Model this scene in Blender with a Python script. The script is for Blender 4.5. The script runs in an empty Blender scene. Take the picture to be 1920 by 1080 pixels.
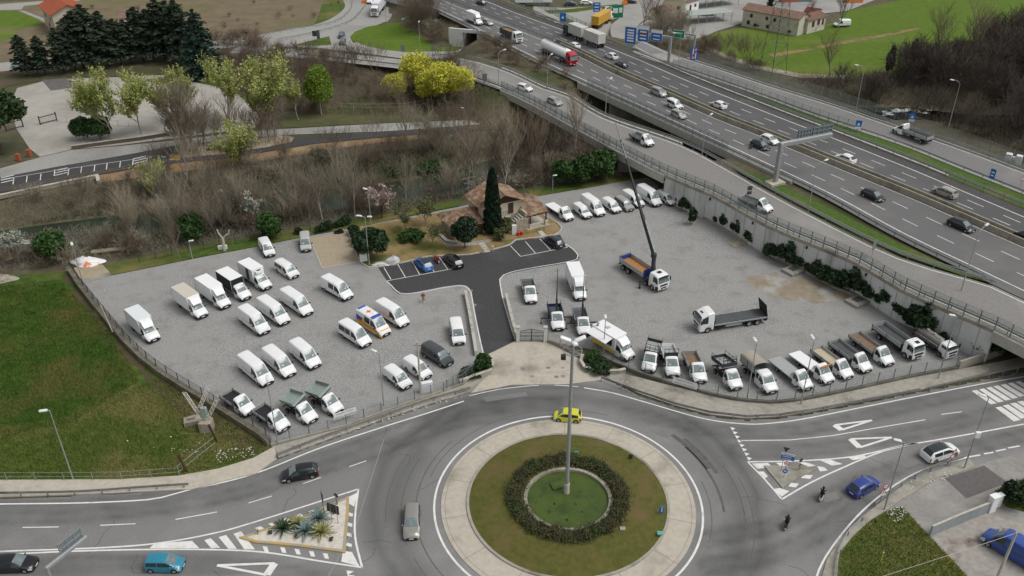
import bpy, bmesh, math, random
import numpy as np
from mathutils import Vector, Matrix, geometry
R = math.radians
S = bpy.context.scene
C = S.collection
random.seed(7)
# ------------------------------------------------------------------ camera
CAM_H, PITCH, FPX = 71.0, 30.8, 1645.0
cam = bpy.data.cameras.new('camera'); camo = bpy.data.objects.new('camera', cam); C.objects.link(camo)
cam.sensor_width = 36; cam.lens = FPX / 1920 * 36; cam.clip_end = 9000; cam.clip_start = 1
camo.location = (0, 0, CAM_H); camo.rotation_euler = (R(90 - PITCH), 0, 0)
S.camera = camo
# ------------------------------------------------------------------ world, sun, exposure
SUN_EL, SUN_ROT = 58, 105          # overcast noon, brightest from the right
w = bpy.data.worlds.new('World'); S.world = w; w.use_nodes = True
nt = w.node_tree; bg = nt.nodes['Background']
sky = nt.nodes.new('ShaderNodeTexSky'); sky.sky_type = 'NISHITA'; sky.sun_disc = False
sky.sun_elevation = R(SUN_EL); sky.sun_rotation = R(SUN_ROT); sky.air_density = 1.0; sky.dust_density = 3.0; sky.ozone_density = 0.6
hs = nt.nodes.new('ShaderNodeHueSaturation'); hs.inputs['Saturation'].default_value = 0.12   # cloud cover takes the blue out of the sky
nt.links.new(sky.outputs[0], hs.inputs['Color']); nt.links.new(hs.outputs[0], bg.inputs[0])
bg.inputs[1].default_value = 0.12
sl = bpy.data.lights.new('sun', 'SUN'); sl.energy = 1.35; sl.angle = R(32); sl.color = (1, .99, .965)
so = bpy.data.objects.new('sun', sl); C.objects.link(so)
az = R(SUN_ROT)
so.rotation_euler = Vector((math.sin(az) * math.cos(R(SUN_EL)), math.cos(az) * math.cos(R(SUN_EL)), math.sin(R(SUN_EL)))).to_track_quat('Z', 'Y').to_euler()
S.view_settings.view_transform = 'Standard'; S.view_settings.look = 'None'; S.view_settings.exposure = 0.2; S.view_settings.gamma = 1
# ------------------------------------------------------------------ helpers
_c, _s = math.cos(R(PITCH)), math.sin(R(PITCH))
def g(px, py, z=0.0):
    """photo position -> ground position at height z (surveyed with the camera above)"""
    u = (px - 960) / FPX; v = (py - 540) / FPX
    t = (z - CAM_H) / (-_s - v * _c)
    return Vector((u * t, (_c - v * _s) * t, z))
def gl(pts, z=0.0):
    return [g(p[0], p[1], p[2] if len(p) > 2 else z) for p in pts]

_m = {}
def mat(name, col, rough=.8, c2=None, sc=1.0, c3=None, sc3=.05, lo=.42, hi=.62, bump=0, metal=0, spec=.3, rnd=0, det=4, coat=0, nsc=None, st3=None, c5=None, sc5=.5, lo5=.5, hi5=.7):
    """plain principled material: col/c2 mixed by fine noise, c3 by a large patchy noise, rnd = per object value spread"""
    if name in _m: return _m[name]
    m = bpy.data.materials.new(name); m.use_nodes = True; n = m.node_tree.nodes; l = m.node_tree.links
    b = n['Principled BSDF']; b.inputs['Roughness'].default_value = rough; b.inputs['Metallic'].default_value = metal
    b.inputs['Specular IOR Level'].default_value = spec
    if coat: b.inputs['Coat Weight'].default_value = coat; b.inputs['Coat Roughness'].default_value = .08
    c4 = lambda c: (c[0], c[1], c[2], 1)
    b.inputs['Base Color'].default_value = c4(col)
    out = None
    if c2 or c3 or bump: tc = n.new('ShaderNodeTexCoord')
    if c2:
        nz = n.new('ShaderNodeTexNoise'); nz.inputs['Scale'].default_value = sc; nz.inputs['Detail'].default_value = det
        l.new(tc.outputs['Object'], nz.inputs['Vector'])
        mr = n.new('ShaderNodeMapRange'); mr.inputs[1].default_value = .3; mr.inputs[2].default_value = .7
        l.new(nz.outputs[0], mr.inputs[0])
        mx = n.new('ShaderNodeMix'); mx.data_type = 'RGBA'; mx.inputs[6].default_value = c4(col); mx.inputs[7].default_value = c4(c2)
        l.new(mr.outputs[0], mx.inputs[0]); out = mx.outputs[2]
    if c3:
        nz3 = n.new('ShaderNodeTexNoise'); nz3.inputs['Scale'].default_value = sc3; nz3.inputs['Detail'].default_value = 6; nz3.inputs['Roughness'].default_value = .62
        if st3:
            mp = n.new('ShaderNodeMapping'); mp.inputs['Scale'].default_value = st3; l.new(tc.outputs['Object'], mp.inputs[0]); l.new(mp.outputs[0], nz3.inputs['Vector'])
        else: l.new(tc.outputs['Object'], nz3.inputs['Vector'])
        mr = n.new('ShaderNodeMapRange'); mr.inputs[1].default_value = lo; mr.inputs[2].default_value = hi
        l.new(nz3.outputs[0], mr.inputs[0])
        mx = n.new('ShaderNodeMix'); mx.data_type = 'RGBA'; mx.inputs[7].default_value = c4(c3)
        if out: l.new(out, mx.inputs[6])
        else: mx.inputs[6].default_value = c4(col)
        l.new(mr.outputs[0], mx.inputs[0]); out = mx.outputs[2]
    if c5:
        nz5 = n.new('ShaderNodeTexNoise'); nz5.inputs['Scale'].default_value = sc5; nz5.inputs['Detail'].default_value = 7; nz5.inputs['Roughness'].default_value = .7
        l.new(tc.outputs['Object'], nz5.inputs['Vector']); mr = n.new('ShaderNodeMapRange'); mr.inputs[1].default_value = lo5; mr.inputs[2].default_value = hi5; l.new(nz5.outputs[0], mr.inputs[0])
        mx = n.new('ShaderNodeMix'); mx.data_type = 'RGBA'; mx.inputs[7].default_value = c4(c5); l.new(out, mx.inputs[6]); l.new(mr.outputs[0], mx.inputs[0]); out = mx.outputs[2]
    if rnd:
        oi = n.new('ShaderNodeObjectInfo'); mr = n.new('ShaderNodeMapRange'); mr.inputs[3].default_value = 1 - rnd; mr.inputs[4].default_value = 1 + rnd
        l.new(oi.outputs['Random'], mr.inputs[0])
        mu = n.new('ShaderNodeMix'); mu.data_type = 'RGBA'; mu.blend_type = 'MULTIPLY'; mu.inputs[0].default_value = 1
        if out: l.new(out, mu.inputs[6])
        else: mu.inputs[6].default_value = c4(col)
        l.new(mr.outputs[0], mu.inputs[7]); out = mu.outputs[2]
    if out: l.new(out, b.inputs['Base Color'])
    if bump:
        bn = n.new('ShaderNodeTexNoise'); bn.inputs['Scale'].default_value = nsc or sc; bn.inputs['Detail'].default_value = 5
        l.new(tc.outputs['Object'], bn.inputs['Vector'])
        bp = n.new('ShaderNodeBump'); bp.inputs['Strength'].default_value = bump; bp.inputs['Distance'].default_value = .1
        l.new(bn.outputs[0], bp.inputs['Height']); l.new(bp.outputs[0], b.inputs['Normal'])
    _m[name] = m
    return m

class MB:
    """collects shapes into one mesh"""
    def __init__(s): s.v = []; s.f = []
    def add(s, vs, fs, M=None):
        o = len(s.v)
        s.v += [tuple(M @ Vector(v)) if M else tuple(v) for v in vs]
        s.f += [tuple(i + o for i in f) for f in fs]; return s
    def box(s, c, d, M=None, rz=0):
        x, y, z = (k / 2 for k in d); ca, sa = math.cos(rz), math.sin(rz)
        vs = []
        for a, b_, e in ((-x,-y,-z),(x,-y,-z),(x,y,-z),(-x,y,-z),(-x,-y,z),(x,-y,z),(x,y,z),(-x,y,z)):
            vs.append((c[0] + a*ca - b_*sa, c[1] + a*sa + b_*ca, c[2] + e))
        return s.add(vs, [(3,2,1,0),(4,5,6,7),(0,1,5,4),(1,2,6,5),(2,3,7,6),(3,0,4,7)], M)
    def rbox(s, c, d, r=.04, M=None):
        """box with chamfered vertical and top edges"""
        x, y, z = (k / 2 for k in d); vs = []
        def ring(q, zz): return [(x-q,-y,zz),(x,-y+q,zz),(x,y-q,zz),(x-q,y,zz),(-x+q,y,zz),(-x,y-q,zz),(-x,-y+q,zz),(-x+q,-y,zz)]
        r0 = ring(r, -z); r1 = ring(r, z - r)
        r2 = [(a * (1 - r/x), b_ * (1 - r/y), z) for a, b_, _ in ring(r, z)]
        vs = [(c[0]+a, c[1]+b_, c[2]+e) for a, b_, e in r0 + r1 + r2]
        fs = [tuple(range(7,-1,-1)), tuple(range(16,24))]
        for k in (0, 8):
            for i in range(8): fs.append((k+i, k+(i+1)%8, k+8+(i+1)%8, k+8+i))
        return s.add(vs, fs, M)
    def tube(s, p0, p1, r0, r1=None, n=8, cap=True, M=None):
        p0 = Vector(p0); p1 = Vector(p1); r1 = r0 if r1 is None else r1
        d = (p1 - p0); q = d.to_track_quat('Z', 'Y') if d.length > 1e-6 else Vector((0,0,1)).to_track_quat('Z','Y')
        vs = []
        for p, r in ((p0, r0), (p1, r1)):
            for i in range(n):
                a = 2 * math.pi * i / n; vs.append(p + q @ Vector((r * math.cos(a), r * math.sin(a), 0)))
        fs = [(i, (i+1)%n, n+(i+1)%n, n+i) for i in range(n)]
        if cap: fs += [tuple(range(n-1,-1,-1)), tuple(range(n, 2*n))]
        return s.add(vs, fs, M)
    def path(s, pts, r, n=6, M=None):
        for a, b_ in zip(pts[:-1], pts[1:]): s.tube(a, b_, r, r, n, True, M)
        return s
    def lathe(s, prof, n=24, M=None, c=(0,0,0)):
        """profile (r, z) around z"""
        vs = []; k = len(prof)
        for i in range(n):
            a = 2 * math.pi * i / n
            for r, z in prof: vs.append((c[0] + r*math.cos(a), c[1] + r*math.sin(a), c[2] + z))
        fs = []
        for i in range(n):
            j = (i + 1) % n
            for q in range(k - 1): fs.append((i*k+q, j*k+q, j*k+q+1, i*k+q+1))
        return s.add(vs, fs, M)
    def prism(s, poly, z0, z1, M=None):
        """polygon (x,y) pulled up from z0 to z1"""
        n = len(poly); vs = [(p[0], p[1], z0) for p in poly] + [(p[0], p[1], z1) for p in poly]
        tr = geometry.tessellate_polygon([[Vector((p[0], p[1], 0)) for p in poly]])
        fs = [(i, (i+1)%n, n+(i+1)%n, n+i) for i in range(n)]
        area = sum(poly[i][0]*poly[(i+1)%n][1]-poly[(i+1)%n][0]*poly[i][1] for i in range(n))
        if area < 0: fs = [f[::-1] for f in fs]
        for t in tr:
            a = [poly[i] for i in t]; ar = (a[1][0]-a[0][0])*(a[2][1]-a[0][1])-(a[2][0]-a[0][0])*(a[1][1]-a[0][1])
            t = tuple(t) if ar > 0 else tuple(t)[::-1]
            fs.append(tuple(i + n for i in t)); fs.append(t[::-1])
        return s.add(vs, fs, M)
    def sheet(s, pts, M=None):
        """flat polygon of 3d points"""
        tr = geometry.tessellate_polygon([[Vector((p[0], p[1], 0)) for p in pts]])
        fs = []
        for t in tr:
            a = [pts[i] for i in t]; ar = (a[1][0]-a[0][0])*(a[2][1]-a[0][1])-(a[2][0]-a[0][0])*(a[1][1]-a[0][1])
            fs.append(tuple(t) if ar > 0 else tuple(t)[::-1])
        return s.add([tuple(p) for p in pts], fs, M)
    def strip(s, pts, wd, z0, z1, closed=False, off=0):
        """wall of width wd along pts; z0,z1 above each point's own z"""
        L = offset(pts, off + wd/2, closed); Q = offset(pts, off - wd/2, closed); n = len(pts); vs = []
        for a, b_, p in zip(L, Q, pts):
            z = p[2] if len(p) > 2 else 0
            vs += [(a[0],a[1],z+z0),(b_[0],b_[1],z+z0),(b_[0],b_[1],z+z1),(a[0],a[1],z+z1)]
        fs = []
        for i in range(n if closed else n-1):
            j = (i+1)%n
            for k in range(4): fs.append((i*4+k, i*4+(k+1)%4, j*4+(k+1)%4, j*4+k))
        if not closed: fs += [(3,2,1,0), tuple((n-1)*4+k for k in range(4))]
        return s.add(vs, fs)
    def ribbon(s, pts, wd, z=0, closed=False, off=0):
        L = offset(pts, off + wd/2, closed); Q = offset(pts, off - wd/2, closed); n = len(pts); vs = []
        for a, b_, p in zip(L, Q, pts):
            zz = (p[2] if len(p) > 2 else 0) + z; vs += [(a[0],a[1],zz),(b_[0],b_[1],zz)]
        fs = [(i*2, i*2+1, ((i+1)%n)*2+1, ((i+1)%n)*2) for i in range(n if closed else n-1)]
        return s.add(vs, fs)
    def build(s, name, m, parent=None, smooth=None, loc=None):
        me = bpy.data.meshes.new(name); me.from_pydata(s.v, [], s.f); me.update()
        if smooth is not None:
            me.polygons.foreach_set('use_smooth', [True]*len(me.polygons))
            me.set_sharp_from_angle(angle=R(smooth))
        me.materials.append(m)
        o = bpy.data.objects.new(name, me); C.objects.link(o)
        if parent: o.parent = parent
        if loc is not None: o.location = loc
        return o

def offset(pts, d, closed=False):
    n = len(pts); out = []
    for i in range(n):
        p = Vector(pts[i][:2])
        a = Vector(pts[i-1][:2]) if (i > 0 or closed) else None
        b_ = Vector(pts[(i+1)%n][:2]) if (i < n-1 or closed) else None
        ns = []
        if a is not None and (p-a).length > 1e-6: t = (p-a).normalized(); ns.append(Vector((-t.y, t.x)))
        if b_ is not None and (b_-p).length > 1e-6: t = (b_-p).normalized(); ns.append(Vector((-t.y, t.x)))
        nn = sum(ns, Vector((0,0)))
        nn = nn.normalized() if nn.length > 1e-6 else ns[0]
        k = max(.4, nn.dot(ns[0]))
        q = p + nn * d / k
        out.append((q.x, q.y, pts[i][2] if len(pts[i]) > 2 else 0))
    return out

def smooth_path(pts, step=2.0):
    """catmull-rom through pts, even spacing"""
    P = [Vector(p) if len(p) > 2 else Vector((p[0], p[1], 0)) for p in pts]
    P = [2*P[0]-P[1]] + P + [2*P[-1]-P[-2]]; out = []
    for i in range(1, len(P)-2):
        a, b_, c_, d_ = P[i-1:i+3]; n = max(1, int((c_-b_).length / step))
        for k in range(n):
            t = k / n
            out.append(.5*((2*b_)+(-a+c_)*t+(2*a-5*b_+4*c_-d_)*t*t+(-a+3*b_-3*c_+d_)*t**3))
    out.append(P[-2]); return out
def even(pts, step):
    """points every step along a polyline, with headings"""
    out = []; acc = 0.0; pts = [Vector(p) if len(p) > 2 else Vector((p[0], p[1], 0)) for p in pts]
    nxt = 0.0
    for a, b_ in zip(pts[:-1], pts[1:]):
        L = (b_-a).length
        while nxt <= acc + L + 1e-9:
            t = (nxt-acc)/L if L else 0; out.append((a.lerp(b_, t), math.atan2(b_.y-a.y, b_.x-a.x))); nxt += step
        acc += L
    return out

def tag(o, label=None, cat=None, group=None, kind=None):
    if label: o['label'] = label
    if cat: o['category'] = cat
    if group: o['group'] = group
    if kind: o['kind'] = kind
    return o
def thing(name, label, cat, loc=(0,0,0), rz=0, group=None):
    o = bpy.data.objects.new(name, None); C.objects.link(o); o.location = loc; o.rotation_euler = (0,0,rz)
    o.empty_display_size = .5
    return tag(o, label, cat, group)
KIDS = {}
def kids(o):
    return [c for c in o.children]
def dup(o, loc=None, rz=None, label=None, group=None, sc=None):
    r = o.copy(); C.objects.link(r)
    if loc is not None: r.location = loc
    if rz is not None: r.rotation_euler = (0, 0, rz)
    if sc is not None: r.scale = (sc, sc, sc) if not hasattr(sc, '__len__') else sc
    if label: r['label'] = label
    if group: r['group'] = group
    for c in kids(o):
        d = c.copy(); C.objects.link(d); d.parent = r
        for e in kids(c):
            f = e.copy(); C.objects.link(f); f.parent = d
    return r
def struct(name, mb, m, smooth=None): return tag(mb.build(name, m, None, smooth), kind='structure')
def arrmesh(name, V, F, m, parent=None, loc=None):
    """mesh from numpy arrays, F of 3 or 4 columns"""
    me = bpy.data.meshes.new(name); n = len(F); k = F.shape[1]
    me.vertices.add(len(V)); me.vertices.foreach_set('co', V.astype(np.float32).ravel())
    me.loops.add(n*k); me.loops.foreach_set('vertex_index', F.astype(np.int32).ravel())
    me.polygons.add(n); me.polygons.foreach_set('loop_start', np.arange(0, n*k, k, dtype=np.int32))
    me.update(calc_edges=True); me.materials.append(m)
    o = bpy.data.objects.new(name, me); C.objects.link(o)
    if parent: o.parent = parent
    if loc is not None: o.location = loc
    return o
# ------------------------------------------------------------------ ground materials
M_SCRUB = mat('leaf_litter', (.072,.064,.038), .95, (.115,.10,.06), .6, (.05,.066,.02), .03, .5, .62, bump=.6, nsc=1.5)
M_GRASS = mat('rough_grass', (.036,.066,.008), .95, (.075,.115,.016), .8, (.15,.13,.042), .07, .45, .64, bump=1, nsc=2.2)
M_GRASSD = mat('long_grass', (.018,.045,.005), .95, (.052,.10,.011), .6, (.075,.078,.018), .10, .48, .68, bump=1, nsc=1.8)
M_FIELD = mat('young_crop', (.068,.118,.006), .95, (.092,.15,.010), .4, (.14,.165,.035), .02, .5, .7, bump=.4, st3=(.5,2.5,1))
M_BROWN = mat('dry_field', (.185,.145,.088), .95, (.125,.097,.062), .2, (.12,.125,.04), .02, .53, .68, bump=.5, nsc=.6)
M_GRAVEL = mat('grey_gravel', (.385,.38,.365), .9, (.15,.149,.145), 4.2, (.27,.266,.254), .045, .38, .66, bump=.06, nsc=9, det=10, c5=(.18,.176,.163), sc5=.30, lo5=.50, hi5=.76)
M_ROAD = mat('worn_asphalt', (.212,.210,.204), .9, (.162,.16,.156), 6, (.275,.27,.258), .06, .5, .75, bump=.05, nsc=9, det=8)
M_HWY = mat('motorway_asphalt', (.145,.142,.14), .9, (.115,.113,.112), 5, (.185,.18,.173), .04, .5, .72, bump=.05, nsc=6, det=8)
M_NEW = mat('fresh_asphalt', (.04,.04,.042), .85, (.062,.062,.063), 3.0, (.085,.083,.08), .12, .55, .8, bump=.2, nsc=6, det=8)
M_CONC = mat('pale_concrete', (.46,.42,.35), .9, (.39,.355,.29), 1.6, (.21,.19,.15), .16, .52, .74, bump=.1, nsc=4, det=6)
M_CONC2 = mat('stained_concrete', (.36,.335,.285), .9, (.28,.26,.22), 1.4, (.15,.135,.11), .22, .48, .70, bump=.2, nsc=4, det=6)
M_WALLC = mat('wall_concrete', (.58,.59,.57), .85, (.53,.54,.52), .8, (.25,.255,.235), .18, .52, .72, bump=.08, st3=(1,1,.25))
M_KERB = mat('kerb_stone', (.48,.455,.40), .9, (.38,.36,.31), 2, (.2,.185,.15), .35, .55, .75)
M_WHITE = mat('road_paint', (.72,.71,.68), .8, (.60,.59,.56), 1.5, (.34,.335,.32), .5, .56, .8)
M_YEL = mat('yellow_paint', (.46,.31,.08), .8, (.40,.30,.13), 2, (.33,.29,.21), .7, .44, .56)
M_SAND = mat('sand', (.36,.30,.215), .95, (.31,.255,.18), 2, (.25,.20,.135), .25, .5, .7)
M_DIRT = mat('bare_earth', (.26,.165,.085), .95, (.20,.125,.065), .8, (.30,.24,.15), .2, .5, .7, bump=.4)
M_DIRT2 = mat('pale_dirt', (.29,.245,.18), .95, (.21,.175,.13), .7, (.33,.325,.31), .25, .5, .66, bump=.4)
M_GARDEN = mat('dry_lawn', (.27,.19,.085), .95, (.20,.145,.065), 1.2, (.085,.09,.022), .13, .47, .60, bump=.5, nsc=3)
M_YARD = mat('old_yard_concrete', (.38,.355,.315), .9, (.33,.31,.275), .5, (.24,.225,.20), .05, .5, .7)
M_OLD = mat('old_road', (.33,.32,.30), .9, (.28,.27,.25), 1.5, (.22,.21,.20), .06, .5, .7)
M_WATER = mat('river_water', (.028,.042,.026), .22, None, 1, (.018,.026,.016), .1, .4, .6, bump=.35, nsc=.9, spec=.5)
M_FOAM = mat('white_water', (.55,.57,.56), .6, (.2,.22,.2), 1.2)
M_POND = mat('algae_water', (.062,.098,.013), .35, (.045,.072,.011), .5, (.035,.055,.012), .45, .5, .66, spec=.4)
M_STEEL = mat('galvanised_steel', (.36,.38,.38), .5, (.30,.315,.315), 3, metal=.3)
M_STEELD = mat('weathered_steel', (.27,.27,.26), .6, (.21,.205,.195), 2, (.14,.125,.11), .4, .5, .7, metal=.2)
M_FENCE = mat('fence_steel', (.17,.20,.20), .55, metal=.3)
M_DARKM = mat('dark_metal', (.035,.038,.038), .5)
M_BARR = mat('barrier_concrete', (.35,.325,.265), .9, (.28,.26,.21), 1.2, (.17,.155,.12), .25, .5, .7)

# ------------------------------------------------------------------ levels
HZ = 5.0                                        # motorway level above the yard
RIVER = [(-400,95),(-160,122),(-97.8,138.9),(-88,142.6),(-73.2,147.4),(-56.1,154.2),(-42.3,157.8),(-27.9,161.1),(-14.3,166.3),(-3.4,173.7),(4.7,181.1),(18,191.3),(40,201),(70,208),(99,209.5),(112,204),(140,202),(400,180)]
E_PX = [(850,140),(882,150),(940,170),(1000,198),(1132,270),(1247,330),(1335,367),(1440,425),(1600,492),(1690,545),(1815,600),(1865,622),(1920,650),(2100,745)]
RI_PX = [(850,106),(900,116),(960,136),(1022,165),(1070,181),(1135,220),(1277,270),(1360,312),(1440,357),(1540,410),(1690,482),(1865,535),(1960,580),(2100,650)]
N_PX = [(680,-45),(788,2),(870,40),(960,86),(1030,120),(1100,152),(1200,197),(1300,243),(1440,307),(1565,367),(1690,435),(1815,495),(1920,545),(2100,630)]
M_PX = [(730,-45),(837,0),(900,25),(960,48),(1070,93),(1160,137),(1255,178),(1350,220),(1440,255),(1520,288),(1633,334),(1731,374),(1830,417),(1920,456),(2100,535)]
F_PX = [(780,-45),(905,0),(960,22),(1067,61),(1185,107),(1285,150),(1440,212),(1590,270),(1715,320),(1790,352),(1920,407),(2100,485)]
S1_PX = [(1185,88),(1245,118),(1340,150),(1440,185),(1540,222),(1690,272),(1790,312),(1920,364),(2100,435)]
S2_PX = [(1205,76),(1262,101),(1345,128),(1440,160),(1560,197),(1675,236),(1777,270),(1920,322),(2100,390)]
E_L, RI_L, N_L, M_L, F_L, S1_L, S2_L = [smooth_path(gl(p, HZ), 4) for p in (E_PX, RI_PX, N_PX, M_PX, F_PX, S1_PX, S2_PX)]
for L_ in (E_L, RI_L, N_L, M_L, F_L, S1_L, S2_L):        # the road runs on beyond the picture
    d_ = (L_[-1]-L_[-5]).normalized(); d_ = (d_*.5+Vector((.5,-.86,0))*.5).normalized(); L_ += [L_[-1]+d_*6*k for k in range(1,17)]
HN_L = [Vector(p) for p in offset(N_L, -2.3)]                   # hard shoulder edges
HF_L = [Vector(p) for p in offset(F_L, 3.2)]
CORR = gl([(760,-45),(788,2),(850,32),(880,60),(905,95),(880,108),(850,112)], HZ) + E_L + S2_L[::-1] + gl([(1170,70),(1130,62),(1060,45),(960,5),(880,-45)], HZ)

def segdist(X, Y, P, closed=False):
    d = np.full(X.shape, 1e9); n = len(P)
    for i in range(n if closed else n-1):
        ax, ay = P[i][0], P[i][1]; bx, by = P[(i+1)%n][0], P[(i+1)%n][1]
        L = (bx-ax)**2+(by-ay)**2
        if L < 1e-9: continue
        t = np.clip(((X-ax)*(bx-ax)+(Y-ay)*(by-ay))/L, 0, 1)
        d = np.minimum(d, np.hypot(X-ax-t*(bx-ax), Y-ay-t*(by-ay)))
    return d
def inside(X, Y, P):
    c = np.zeros(X.shape, bool); n = len(P)
    for i in range(n):
        ax, ay = P[i][0], P[i][1]; bx, by = P[(i+1)%n][0], P[(i+1)%n][1]
        if ay == by: continue
        c ^= ((ay > Y) != (by > Y)) & (X < (bx-ax)*(Y-ay)/(by-ay)+ax)
    return c
UNDER = [(56,90),(68.4,94.5),(84.8,101),(110,112),(160,130)]    # road passing under the motorway
UNDER2 = [tuple(g(p[0],p[1])[:2]) for p in ((840,99),(878,92),(930,80),(1000,60))]
def ground_h(X, Y):
    X = np.asarray(X, float); Y = np.asarray(Y, float)
    d = segdist(X, Y, RIVER)
    riv = np.clip((d-4.0)/10, 0, 1); riv = riv*riv*(3-2*riv)
    base = -4.6*(1-riv)
    din = np.where(inside(X, Y, CORR), 1, -1)*segdist(X, Y, CORR, True)
    dE = segdist(X, Y, E_L[6:]); lot = (dE <= np.abs(din)+.6) & (Y < 156)
    emb = np.where(lot, np.clip((din-1.9)/1.6, 0, 1), np.clip(1+din/9, 0, 1))*4.75
    emb *= np.where((Y < 188) & (X < 75), np.clip((d-34)/3, 0, 1), np.clip((d-11)/7, 0, 1))
    emb *= np.clip((segdist(X, Y, UNDER)-9)/2.5, 0, 1)
    emb *= np.clip((segdist(X, Y, UNDER2)-5)/2.0, 0, 1)
    return np.where(emb > .05, np.maximum(base, emb), base) - .1
def hz(x, y): return float(ground_h(np.array([x]), np.array([y]))[0])

def axis(parts):
    a = []
    for lo, hi, st in parts: a += list(np.arange(lo, hi, st))
    return np.array(a)
xs = axis([(-2500,-400,150),(-400,-170,12),(-170,180,2.0),(180,400,12),(400,2600,150)])
ys = axis([(-300,30,30),(30,60,5),(60,260,1.8),(260,400,5),(400,700,25),(700,4200,250)])
XX, YY = np.meshgrid(xs, ys); ZZ = ground_h(XX, YY)
nx, ny = len(xs), len(ys)
V = np.stack([XX.ravel(), YY.ravel(), ZZ.ravel()], 1)
ii = (np.arange(ny-1)[:,None]*nx+np.arange(nx-1)[None,:]).ravel()
Fq = np.stack([ii, ii+1, ii+1+nx, ii+nx], 1)
ter = arrmesh('terrain', V, Fq, M_SCRUB); tag(ter, kind='structure')
ter.data.polygons.foreach_set('use_smooth', [True]*len(ter.data.polygons))
# river
rp = smooth_path([(x, y, 0) for x, y in RIVER], 6)
struct('river_water', MB().ribbon(rp, 26, -3.95), M_WATER)
fm = MB()
for (px, py, n) in ((58,455,7),(75,470,7),(140,462,6),(1690,206,14),(1665,212,8),(1730,210,8)):
    for k in range(n):
        c = g(px+random.uniform(-14,14), py+random.uniform(-4,4), -3.9); r = random.uniform(.3,1.1)
        fm.sheet([(c.x+r*(1+.4*random.random())*math.cos(a), c.y+.6*r*math.sin(a), -3.93+.0006*k) for a in np.linspace(0, 6.28, 9)[:-1]])
tag(fm.build('white_water', M_FOAM), kind='structure')

def sheet(name, px, m, z=0.0, rag=0):
    pts = [(p.x, p.y, z) for p in [g(a, b_, 0) for a, b_ in px]]
    if rag:      # worn, uneven border
        rj = random.Random(len(px)); q = even(smooth_path(pts+[pts[0]], 1.2), 1.1)
        pts = [(p.x+rj.gauss(0,rag*.4)+rag*math.sin(i*.9)*.3, p.y+rj.gauss(0,rag*.4)+rag*math.cos(i*.7)*.3, z) for i, (p, _) in enumerate(q[:-1])]
    return struct(name, MB().sheet(pts), m)
# ------------------------------------------------------------------ yard, garden, drive
WALL_L = [(130,508),(150,540),(180,578),(208,612),(235,645),(268,678),(300,703),(345,732),(395,762),(440,790),(490,822),(506,836)]
sheet('gravel_yard', [(146,528),(208,517),(380,482),(480,463),(583,442),(660,428),(760,408),(860,388),(930,372),(997,370),(1110,351),(1167,340),(1215,333),(1267,377),(1385,447),(1440,475),(1565,540),(1632,567),(1722,612),(1845,672),(1800,688),(1700,706),(1600,728),(1500,748),(1440,753),(1400,750),(1340,740),(1220,705),(1150,680),(1115,657),(1028,640),(965,641),(905,668),(900,690),(870,722),(750,762),(640,803),(512,840),(490,822),(395,762),(300,703),(235,645),(180,578),(140,522)], M_GRAVEL, .02)
garden = [(640,437),(652,434),(670,482),(680,495),(692,502),(707,501),(750,494),(805,481),(860,479),(880,478),(905,473),(945,463),(958,458),(968,450),(1020,444),(1040,441),(1051,434),(1053,427),(1045,418),(1020,405),(997,371),(930,376),(860,392),(760,412),(690,424)]
sheet('garden_lawn', garden, M_GARDEN, .10)
sheet('sand_court', [(580,446),(648,436),(676,491),(604,503)], M_SAND, .045)
kb = MB(); kp = [(p.x, p.y, 0) for p in gl([(640,431)]+garden[1:20])]
kb.strip(kp, .22, -.05, .16); struct('kerb', kb, M_KERB)
kb = MB(); kb.strip(gl([(580,446),(604,503),(676,491)]), .15, -.05, .10); struct('kerb', kb, M_KERB)
drive = [(709,502),(750,495),(805,482),(860,480),(905,475),(955,461),(968,451),(1020,446),(1050,440),(1060,458),(1074,467),(1085,478),(1087,484),(1082,489),(1060,494),(1000,504),(960,512),(945,517),(938,524),(938,532),(943,560),(950,585),(957,610),(968,640),(908,668),(900,632),(890,582),(884,548),(880,540),(873,535),(862,534),(830,538),(790,546),(760,552),(747,551),(739,546),(733,538)]
sheet('asphalt_drive', drive, M_NEW, .034)
wk = MB()
def line(px, wd=.12, z=.006, zz=.034, sm=False, mb=None):
    p = gl(px); p = smooth_path(p, 1.0) if sm else p
    (mb or wk).ribbon([(q.x, q.y, zz) for q in p], wd, z)
line([(1060,458),(1074,467),(1084,479),(1082,486),(1060,492),(1000,502),(960,510),(944,516),(937,524),(938,534),(943,560),(950,585),(957,610),(966,638)], .16, sm=True)
line([(906,662),(899,632),(889,582),(883,548),(878,541),(871,537),(860,536),(830,540),(790,548),(762,551),(750,550),(742,545),(735,537),(725,527)], .16, sm=True)
line([(725,527),(866,501),(861,496)]); 
for a, b_ in (((720,502),(733,524)),((746,496),(760,520)),((773,491),(787,515)),((800,485),(814,510)),((824,483),(840,506))): line([a, b_])
line([(976,481),(1064,464)]); line([(957,461),(976,481)]); line([(985,453),(1004,475)]); line([(1012,448),(1033,470)]); line([(1050,447),(1064,464)])
struct('parking_marking', wk, M_WHITE)
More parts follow.
